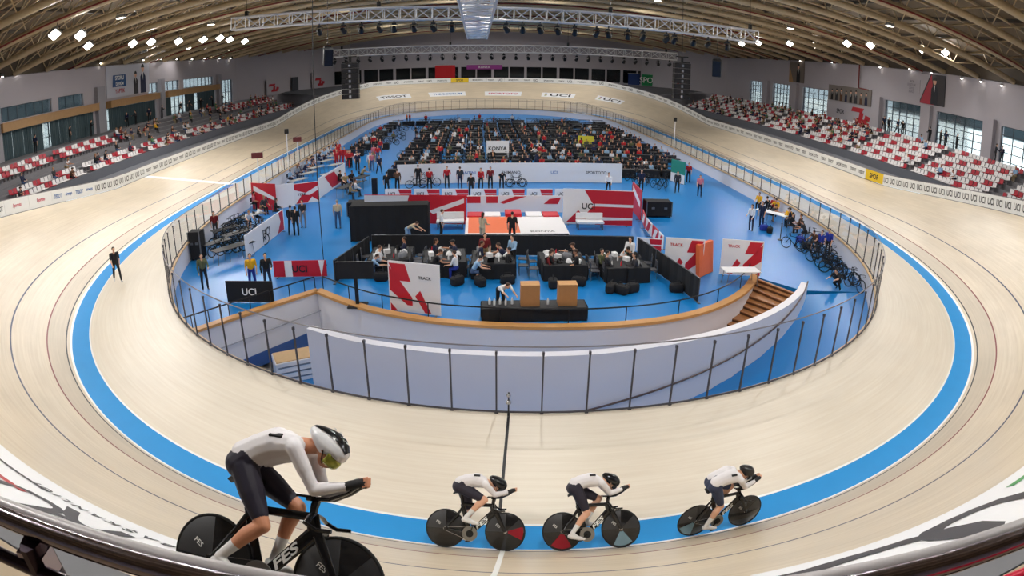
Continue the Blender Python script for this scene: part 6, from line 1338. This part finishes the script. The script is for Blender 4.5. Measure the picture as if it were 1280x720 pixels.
for k, (px, py, rz) in enumerate(((475, 343, 0), (505, 331, 3.1), (541, 346, 0), (543, 333, 0), (571, 335, 3.1), (601, 337, 0), (634, 346, 3.1), (633, 337, 3.1), (686, 348, 0), (719, 339, 3.1), (720, 349, 3.1), (759, 350, 0), (793, 342, 3.1), (794, 352, 3.1))):
    p = G(px, py); person(('sit', 'sit2', 'sit3', 'sit4', 'sit5')[k % 5], (p.x, p.y, ZF), rz, 'person in dark clothes sitting at one of the black pit tables', skin=rnd.choice((0, 1)), top=rnd.choice(['black', 'charcoal', 'navy', 'white', 'black']), bot='black', hair=rnd.choice((0, 1)), group='people in dark clothes at the pit tables', sc=1.08)
    c = dup(CH_G); c.location = (p.x, p.y, ZF); c.rotation_euler = (0, 0, rz)
back = [(484, 243, 'stand', 'black', 'black', 'person in black standing by the slim speaker column'), (497, 239, 'stand2', 'brown', 'black', 'person in brown standing next to the speaker column person in black'), (523, 233, 'stand', 'black', 'black', 'person in black before the white banner wall, leftmost of the row'), (537, 238, 'walk', 'red', 'black', 'person in red walking before the white banner wall, second from left'), (559, 235, 'stand2', 'red', 'black', 'slim person in red before the white banner wall, third from left'), (575, 236, 'stand', 'charcoal', 'navy', 'person in charcoal before the white banner wall, fourth from left'), (589, 246, 'stand', 'black', 'black', 'person in black suit in front of the barrier boards, back to the podium'), (601, 237, 'longhair', 'red', 'black', 'long haired person in red before the white banner wall'), (613, 236, 'stand2', 'dkred', 'black', 'person in dark red before the white banner wall, beside the bending one'), (627, 235, 'bend', 'black', 'black', 'person in black bending beside a bicycle before the banner wall'), (760, 243, 'longhair', 'white', 'black', 'long haired person in a white top at the right end of the barrier boards'), (801, 239, 'stand', 'navy', 'black', 'person in navy standing above the black flight case'), (846, 241, 'walk2', 'charcoal', 'black', 'person in charcoal on the right floor near the rear tables, left of three'), (860, 228, 'stand', 'red', 'black', 'person in red on the right floor by the fence, middle of three'), (874, 246, 'walk', 'pink', 'navy', 'person in pink top walking on the right open floor')]
for px, py, k, a, b_, lab in back: PP(k, px, py, (px + rnd.randint(-30, 30), py + rnd.choice((-60, 60))), lab, top=a, bot=b_, hair=rnd.choice((0, 0, 1)))
right = [(938, 288, 'longhair', 'white', 'navy', 'person in a white top standing left of the right team table'), (951, 284, 'stand', 'navy', 'navy', 'person in navy standing left of the right team table, beside the one in white'), (948, 262, 'sit', 'yellow', 'black', 'person in yellow sitting at the far end of the right fence'), (984, 283, 'sit2', 'yellow', 'black', 'person in yellow sitting at the right team table, nearer seat'), (976, 270, 'sit5', 'yellow', 'navy', 'person in a yellow cap sitting behind the right team table'), (966, 268, 'sit', 'red', 'black', 'person in red sitting behind the right team table'), (1024, 315, 'sit2', 'royal', 'navy', 'person in royal blue sitting by the bike rack at the right fence'), (1033, 322, 'stand', 'royal', 'black', 'person in royal blue standing over the bicycles at the right fence'), (1018, 312, 'sit3', 'brown', 'black', 'person in brown sitting by the bike rack at the right fence'), (1046, 362, 'crouch', 'black', 'black', 'person in black crouching on the right floor below the bicycles')]
for px, py, k, a, b_, lab in right: PP(k, px, py, (px - 60, py + 20), lab, top=a, bot=b_, hair=rnd.choice((0, 0, 1)))
t = make_table('white topped team table at the right fence', m_tabw, None, 2.4, .8); p = G(976, 279, 1.7); t.location = (p.x, p.y, ZF); t.rotation_euler = (0, 0, -1.0)
for k, (px, py, rz) in enumerate(((958, 268, 2.0), (962, 276, -.6), (992, 284, 2.4), (998, 292, 2.2), (988, 290, -.8), (1006, 300, 2.4))):
    p = G(px, py, .7); person(('sit', 'sit3', 'sit5', 'sit2')[k % 4], (p.x, p.y, ZF), rz, 'person in dark clothes sitting around the right team table', skin=k % 2, top=('black', 'charcoal', 'navy', 'brown')[k % 4], bot='black', hair=k % 2, group='people in dark clothes at the right team table')
    c = make_chair('black chair at the right team table', m_seatb) if k == 0 else dup(c); c['group'] = 'black chairs at the right team table'; c.location = (p.x, p.y, ZF); c.rotation_euler = (0, 0, rz)
for k, (px, py) in enumerate(((955, 288), (962, 291), (1000, 303), (1008, 311))): p = G(px, py, .7); o = link('kit_bag', BG_K if k % 2 else BG_B); o.location = (p.x, p.y, ZF + .002); o.rotation_euler = (0, 0, k); o.scale = (1.2,) * 3; tag(o, '%s kit bag on the floor by the right team table' % ('black' if k % 2 else 'blue'), 'bag', '%s bags by the right team table' % ('black' if k % 2 else 'blue'))
def stand_pole(label, px, py): p = G(px, py); t = thing('queue_post', label, 'post', (p.x, p.y, ZF)); mb = MB(); mb.tube((0, 0, .05), (0, 0, 1.0), .03); mb.sphere((0, 0, 1.02), .045); mb.build('post', m_stage, t, smooth=True); mb = MB(); mb.lathe([(.18, 0), (.17, .04), (.03, .07)], 16); mb.build('base', m_stage, t, smooth=True)
stand_pole('black queue post on the right open floor before the team table', 975, 300)
# team clusters on the left: tables, riders' seats, black kit
TW = make_table('grey topped team table along the left fence', M('table_grey', (150, 148, 146), .6), None, 1.8, .75); TW['group'] = 'grey tables along the left fence'; TK = make_table('black covered team table in the left area beside the open floor', m_seatb, None, 1.8, .75); TK['group'] = 'black tables in the left area'
fw_, fk_ = True, True
for px, py, r in ((316, 238, 1.0), (331, 229, 1.0), (346, 221, 1.05), (361, 212, 1.1), (375, 205, 1.1), (392, 199, 1.15), (300, 283, 1.0), (420, 215, 1.1), (412, 227, 1.1)):
    p = G(px, py, 2.0); c = TW if fw_ else dup(TW); fw_ = False; c.location = (p.x, p.y, ZF); c.rotation_euler = (0, 0, r)
for px, py, r in ((283, 300, .9), (297, 306, .9), (272, 318, .9), (300, 322, .9), (286, 326, .9), (432, 245, 1.2), (444, 240, 1.2), (452, 232, 1.2), (331, 253, .9)):
    p = G(px, py, 1.2); c = TK if fk_ else dup(TK); fk_ = False; c.location = (p.x, p.y, ZF); c.rotation_euler = (0, 0, r)
seatposes = ['sit', 'sit2', 'sit3', 'sit4', 'sit5']
CB = make_chair('black stacking chair among the team tables', m_seatb); CB['group'] = 'black chairs among the team tables'; chair_used = [False]
def seated(px, py, rz, top, bot, label, group):
    p = G(px, py, .6); c = CB if not chair_used[0] else dup(CB); chair_used[0] = True; c.location = (p.x, p.y, ZF); c.rotation_euler = (0, 0, rz)
    person(rnd.choice(seatposes), (p.x, p.y, ZF), rz, label, skin=rnd.choice((0, 0, 1, 2)), top=top, bot=bot, hair=rnd.choice((0, 0, 1, 2)), group=group, sc=rnd.uniform(.95, 1.03))
def free_chair(px, py, rz): p = G(px, py); c = CB if not chair_used[0] else dup(CB); chair_used[0] = True; c.location = (p.x, p.y, ZF); c.rotation_euler = (0, 0, rz)
for k in range(22): u = k / 21; seated(308 + 100 * u + rnd.uniform(-2, 2), 226 - 36 * u + rnd.uniform(-3, 7), rnd.uniform(-1.4, .4), rnd.choice(['ltblue', 'white', 'ltblue', 'navy', 'grey']), 'navy', 'person in pale clothes sitting along the left fence', 'people sitting along the left fence')
for px, py in ((432, 236), (440, 232), (446, 246), (438, 250), (452, 226), (425, 232)): seated(px, py, rnd.uniform(-1, 1), rnd.choice(['black', 'brown', 'white', 'khaki']), 'black', 'person in dark clothes sitting at the black tables left of the aisle', 'people at the black tables left of the aisle')
for px, py in ((311, 285), (322, 280), (331, 268), (318, 262), (345, 272), (337, 262)): seated(px, py, rnd.uniform(-1, 1), rnd.choice(['black', 'charcoal', 'pink', 'white']), 'black', 'person in dark clothes sitting behind the long white banner on the left', 'people behind the long white banner')
for k in range(9): PP(rnd.choice(['stand', 'stand2', 'walk']), 424 + rnd.uniform(-6, 22), 206 + rnd.uniform(-10, 9), (440, 260), 'person in red standing at the far left aisle by the fence', top='red', bot=rnd.choice(['black', 'red']), hair=0, group='people in red at the far left aisle')
for k in range(12): PP(rnd.choice(['stand', 'stand2', 'walk', 'walk2', 'longhair']), 448 + rnd.uniform(-4, 40), 196 + rnd.uniform(-12, 26), (rnd.uniform(400, 600), 260), 'person standing in the left aisle before the rear tables', top=rnd.choice(['red', 'white', 'beige', 'pink', 'navy', 'black']), bot=rnd.choice(['black', 'denim', 'khaki']), hair=rnd.choice((0, 1)), group='people in the left aisle')
# bicycles
bk = spoked_bike('dark bicycle leaning with others at the right fence', m_carb, 'bicycles at the right fence'); bw = None; used = [False]
def bike(px, py, rz, lean, label, group):
    p = G(px, py, .9); c = bk if not used[0] else dup(bk, label=label, group=group); used[0] = True; c['label'] = label; c['group'] = group; c.location = (p.x, p.y, ZF + .012); c.rotation_euler = (lean, 0, rz)
for k in range(16): u = k / 15; bike(1000 + 62 * u + 9 * math.sin(k * 2.3), 306 + 50 * u + 9 * math.cos(k * 2.3), -.9 + .5 * math.sin(k * 1.7) + (PI if k % 3 == 0 else 0), rnd.uniform(-.14, .14), 'dark bicycle standing with others at the right fence', 'bicycles at the right fence')
for k in range(24): bike(246 + (k % 8) * 10, 296 + (k // 8) * 13 + (k % 6) * -2, .8 + rnd.uniform(-.3, .3), rnd.uniform(-.14, .14), 'dark bicycle standing in the left area by the fence cabinet', 'bicycles in the left area')
for k in range(14): bike(784 + (k % 7) * 8, 212 + (k // 7) * 14 + (k % 7) * 2.2, .9 + rnd.uniform(-.5, .5), rnd.uniform(-.12, .12), 'dark bicycle racked at the right corner of the rear block', 'bicycles at the right corner of the rear block')
for k, (px, py) in enumerate(((512, 236), (546, 233), (636, 234), (654, 234))): bike(px, py, (PI if k % 2 else 0) + .1, .06, 'bicycle standing before the white banner wall', 'bicycles before the banner wall')
# the mass beyond the nearest people: one object
LOW = {}; MASS = []
def mass(k, loc, rz, top, bot, skin, hair): MASS.append((k, tuple(loc), rz, top, bot, skin, hair))
def crowd_person(near, k, loc, rz, label, skin, top, bot, hair, group, sc=1.0):
    if near: person(k, loc, rz, label, skin=skin, top=top, bot=bot, hair=hair, group=group, sc=sc)
    else: mass(k, loc, rz, top, bot, skin, hair)
# rear block: rows of dark tables, chairs, people and bicycles
TR = make_table('dark topped table in the packed rear block of the infield', m_seatb, None, 1.8, .75); TR['group'] = 'dark tables in the rear block'; fr2 = [True, True]; nper = [0, 0]
TS = make_table('black skirted table in the packed rear block of the infield', m_seatb, m_blkc, 1.8, .75); TS['group'] = 'black skirted tables in the rear block'
y = -14.5; row = 0
while y < 37:
    xl = max(fence_pt(idx_at(-30, y)).x + 2.0, -18.6); xr = min(fence_pt(idx_at(30, y)).x - 2.0, 18.0)
    if y < -2: xl = max(xl, -10.5); xr = min(xr, 14.6 + (y + 14.5) * .25)
    x = xl + .6; row += 1
    while x < xr:
        if not (-14.0 - (row % 3) < x < -12.0) and rnd.random() < .9:
            c = (TS if row % 2 else TR) if fr2[row % 2] else dup(TS if row % 2 else TR); fr2[row % 2] = False; c.location = (x + .9, y, ZF); c.rotation_euler = (0, 0, rnd.uniform(-.06, .06))
            for q in range(2):
                pp = Vector((x + .45 + .9 * q, y + .72, ZF)); 
                if rnd.random() < .78 and nper[0] < 290:
                    nper[0] += 1; c2 = dup(CB); c2.location = pp; rz = -PI / 2 + rnd.uniform(-.5, .5); c2.rotation_euler = (0, 0, rz); c2['label'] = 'black stacking chair in the packed rear block'; c2['group'] = 'black chairs in the rear block'
                    crowd_person(nper[0] <= 85, rnd.choice(seatposes), pp, rz, 'person sitting in the nearest rows of the packed rear block', skin=rnd.choice((0, 0, 1)), top=rnd.choice(['black', 'black', 'navy', 'charcoal', 'white', 'black', 'red', 'black', 'charcoal', 'ltblue', 'black', 'olive', 'black']), bot='black', hair=rnd.choice((0, 0, 0, 1, 2)), group='people seated in the nearest rows of the rear block')
        x += 2.15
    for q in range(9):
        xx = rnd.uniform(xl + 1, xr - 1)
        c = dup(bk, label='dark bicycle parked between the rear block tables', group='bicycles in the rear block') if q < 7 else None
        if c: c.location = (xx, y + 1.45, ZF + .012); c.rotation_euler = (rnd.uniform(-.12, .12), 0, rnd.choice((0, PI)) + rnd.uniform(-.2, .2))
        else: crowd_person(row < 8, rnd.choice(['stand', 'stand2', 'walk', 'longhair', 'folded', 'cap']), (xx, y + 1.5, ZF), rnd.uniform(0, 6.2), 'person standing between the tables of the rear block', skin=rnd.choice((0, 1)), top=rnd.choice(['red', 'white', 'black', 'orange', 'navy', 'red']), bot=rnd.choice(['black', 'navy', 'khaki']), hair=rnd.choice((0, 0, 1)), group='people standing in the rear block', sc=rnd.uniform(.95, 1.03))
    y += 2.35
# ------------------------------------------------------------------ seats and spectators in the stands
m_seatw = M('seat_white', (222, 218, 218), 0.45, var=.02); m_seatr = M('seat_red', (168, 22, 44), 0.45, var=.02)
def seat_mb():
    m = MB(); v = [(-.23, -.22, .42), (-.23, .22, .42), (.2, .22, .44), (.2, -.22, .44)]; v = [(a, b, c - .08) for a, b, c in v]; m.slab(v, (0, 0, .035)); m.slab([(.18, -.22, .36), (.18, .22, .36), (.26, .21, .72), (.26, -.21, .72)], (.03, 0, 0)); m.box((.05, 0, .17), (.08, .3, .34), m=1); return m
sm = {}
allseats = []
for sgn in (1, -1):
    for r in range(ROWS):
        if sgn < 0 and r in (2, 3, 6): continue
        x, z = row_xz(r); k = 0; yy = -43.0
        while yy < 43.5:
            blk = (yy + 44) % 11
            if .7 < blk < 10.3 and not (sgn < 0 and r > 3 and -9 < yy < 18):
                ph = (k + 2 * r) % 7; red = ph in (5, 6) if sgn > 0 else (((k + r) % 6) in (4, 5) if r < 3 else (k % 4) in (1, 2))
                allseats.append((sgn * x, yy, z + .3 * 0, 'r' if red else 'w', sgn, r))
            k += 1; yy += .53
def seat_z(r): return 1.95 + .36 * r
allseats.sort(key=lambda s: (Vector((s[0], s[1], s[2])) - CAM).length + (60 if not (-15 < proj((s[0], s[1], s[2]))[0] < 1295) else 0)); NEAR = set(allseats[:300])
for col in 'wr':
    mat = m_seatw if col == 'w' else m_seatr; L_ = [s for s in allseats if s[3] == col and s in NEAR] + [s for s in allseats if s[3] == col and s not in NEAR]; nn_ = sum(1 for s in L_ if s in NEAR)
    me = seat_mb().mesh('seat_shell', [mat, m_step])
    for s in L_[:nn_]:
        o = link('stadium_seat', me); o.location = (s[0], s[1], s[2]); o.rotation_euler = (0, 0, 0 if s[4] > 0 else PI); side = 'right' if s[4] > 0 else 'left'
        tag(o, '%s plastic seat fixed on the steps of the %s stand' % ('white' if col == 'w' else 'red', side), 'seat', '%s seats of the %s stand' % ('white' if col == 'w' else 'red', side))
    mb = MB(); pm = seat_mb()
    for s in L_[nn_:]: mb.join(pm, Matrix.Translation((s[0], s[1], s[2])) @ Matrix.Rotation(0 if s[4] > 0 else PI, 4, 'Z'))
    tag(mb.build('stadium_seat_rows', [mat, m_step]), 'remaining %s plastic seats along both stands' % ('white' if col == 'w' else 'red'), 'seats', kind='stuff')
# kerb walls at the foot of the stands
for sgn, nm in ((1, 'trim_50'), (-1, 'trim_51')):
    mb = MB(); mb.box((sgn * 34.6, 0, 1.9), (.15, 90, .8)); struct(mb.build(nm, M('kerb_grey', (96, 98, 106), .7)))
crowd_n = {}
def crowd(n, sgn, ya, yb, rows, topc, label, group, poses=seatposes, keep=0):
    for k in range(n):
        r = rnd.choice(rows); x, z = row_xz(r); yy = ya + (yb - ya) * (k + rnd.random()) / n; blk = (yy + 44) % 11
        if not .8 < blk < 10.2: yy += 1.8
        near = k < keep
        crowd_person(near, rnd.choice(poses), (sgn * (x - .02), yy, z - .05), PI if sgn > 0 else 0, label, skin=rnd.choice((0, 0, 1)), top=rnd.choice(topc), bot=rnd.choice(['black', 'denim', 'navy', 'khaki']), hair=rnd.choice((0, 0, 1, 2)), group=group)
dk = ['black', 'navy', 'charcoal', 'green', 'dkred', 'brown', 'black', 'white', 'olive']
crowd(75, 1, -10.6, 20, [1, 2, 3, 4, 5, 6], dk + ['green', 'red'], 'person sitting in the crowded middle of the right stand', 'spectators in the middle of the right stand', keep=34)
crowd(38, 1, 20, 42, [0, 1, 2, 3, 4, 5, 6], dk, 'person sitting at the far end of the right stand', 'spectators at the far end of the right stand')
crowd(7, 1, -34, -12, [0, 1, 5, 6], ['black', 'white', 'ltblue'], 'person sitting in the thinly filled near part of the right stand', 'spectators in the near part of the right stand', keep=9)
crowd(12, -1, -36, -12, [0, 1, 2, 4, 5], ['black', 'navy', 'charcoal', 'brown', 'white'], 'person sitting in the near part of the left stand', 'spectators in the near part of the left stand', keep=12)
crowd(40, -1, -12, 14, [0, 1, 2, 4, 5, 5], dk + ['yellow'], 'person sitting in the middle of the left stand', 'spectators in the middle of the left stand', keep=22)
crowd(46, -1, 14, 43, [0, 1, 2, 4, 5, 6], dk + ['red', 'white'], 'person sitting at the far end of the left stand', 'spectators at the far end of the left stand')
up = row_xz(ROWS)[1]
for sgn, ys, g in ((1, [-31, -27.5, -26.2, -20.5, -19, -18.2, -16.5, -11, -9.8, -8, -7], 'people standing at the windows behind the right stand'), (-1, [-29, -21, -15, -10, -3, 0, 3.5, 6, 12, 15, 19, 24, 27], 'people standing at the glazing behind the left stand')):
    for yy in ys: person(rnd.choice(['stand', 'stand2', 'folded', 'walk']), (sgn * rnd.uniform(42.2, 43.0), yy, up), rnd.uniform(0, 6), 'dark clad person standing at the %s behind the seats' % ('right windows' if sgn > 0 else 'left glazing'), top=rnd.choice(['black', 'charcoal', 'navy']), bot='black', hair=0, group=g)
lowmesh = {}
mats_c = [skins[0], skins[1], skins[2], hairs[0], hairs[1], hairs[2], m_shoeb] + [CM[c] for c in CL]; cidx = {c: 7 + i for i, c in enumerate(CL)}
LOWARG = dict(sit=dict(hip=.50, lean=4, legs=((84, 84), (86, 88)), arms=((24, 8, 50), (22, 8, 54)), head=10), stand=dict())
for kk, ar in LOWARG.items():
    me = human('low_' + kk, voxel=.05, **ar); lowmesh[kk] = ([v.co.copy() for v in me.vertices], [tuple(f.vertices) for f in me.polygons], [f.material_index for f in me.polygons])
mb = MB()
for (k, loc, rz, top, bot, sk, hr) in MASS:
    v, f, mi = lowmesh['sit' if k.startswith('sit') else 'stand']; R = Matrix.Translation(loc) @ Matrix.Rotation(rz, 4, 'Z'); b = len(mb.v); mb.v.extend([tuple(R @ q) for q in v]); mp = (sk, cidx[top], cidx[bot], 6, 3 + min(hr, 2))
    for ff, m_ in zip(f, mi): mb.f.append(tuple(b + i for i in ff)); mb.m.append(mp[m_])
me = bpy.data.meshes.new('crowd'); me.from_pydata(mb.v, [], mb.f)
for m_ in mats_c: me.materials.append(m_)
me.polygons.foreach_set('material_index', mb.m); me.polygons.foreach_set('use_smooth', [True] * len(mb.f)); me.update()
tag(link('crowd', me), 'mass of small seated people filling the far stands and rear rows', 'crowd', kind='stuff')
# curtains behind the left glazing
m_curt = M('curtain_teal', (60, 78, 84), .85, var=.15, scale=2)
for (a, b) in [(-33.5, -25.5), (-24.5, -8.0), (-5.0, 7.6), (9.8, 28.2)]:
    yy = a + .2
    while yy < b - 1.0:
        wd = rnd.uniform(1.0, 1.9)
        if rnd.random() < .72:
            mb = MB(); n = 14; base = []
            for k in range(n + 1): q = min(b - .1, yy + wd * k / n); d = .05 * math.sin(k * 1.9); mb.v += [(-XW + .14 + d, q, 4.05), (-XW + .14 + d, q, 6.95), (-XW + .17 + d, q, 4.05), (-XW + .17 + d, q, 6.95)]
            for k in range(n): q = 4 * k; mb.f += [(q, q + 4, q + 5, q + 1), (q + 2, q + 3, q + 7, q + 6), (q + 1, q + 5, q + 7, q + 3)]; mb.m += [0] * 3
            tag(mb.build('curtain', m_curt, smooth=True), 'dark teal curtain hanging in the left glazing under the timber fascia', 'curtain', 'curtains in the left glazing')
        yy += wd + .12
# ------------------------------------------------------------------ light
W = bpy.data.worlds.new('sky'); SC.world = W; W.use_nodes = True
W.node_tree.nodes['Background'].inputs[0].default_value = (0.85, 0.93, 1.0, 1); W.node_tree.nodes['Background'].inputs[1].default_value = 1.6
sl = bpy.data.lights.new('sun', 'SUN'); sl.energy = 5.0; sl.angle = 0.01; so = bpy.data.objects.new('sun', sl); COL.objects.link(so); so.rotation_euler = (0, D2R(38), D2R(14))
bpy.context.view_layer.update()
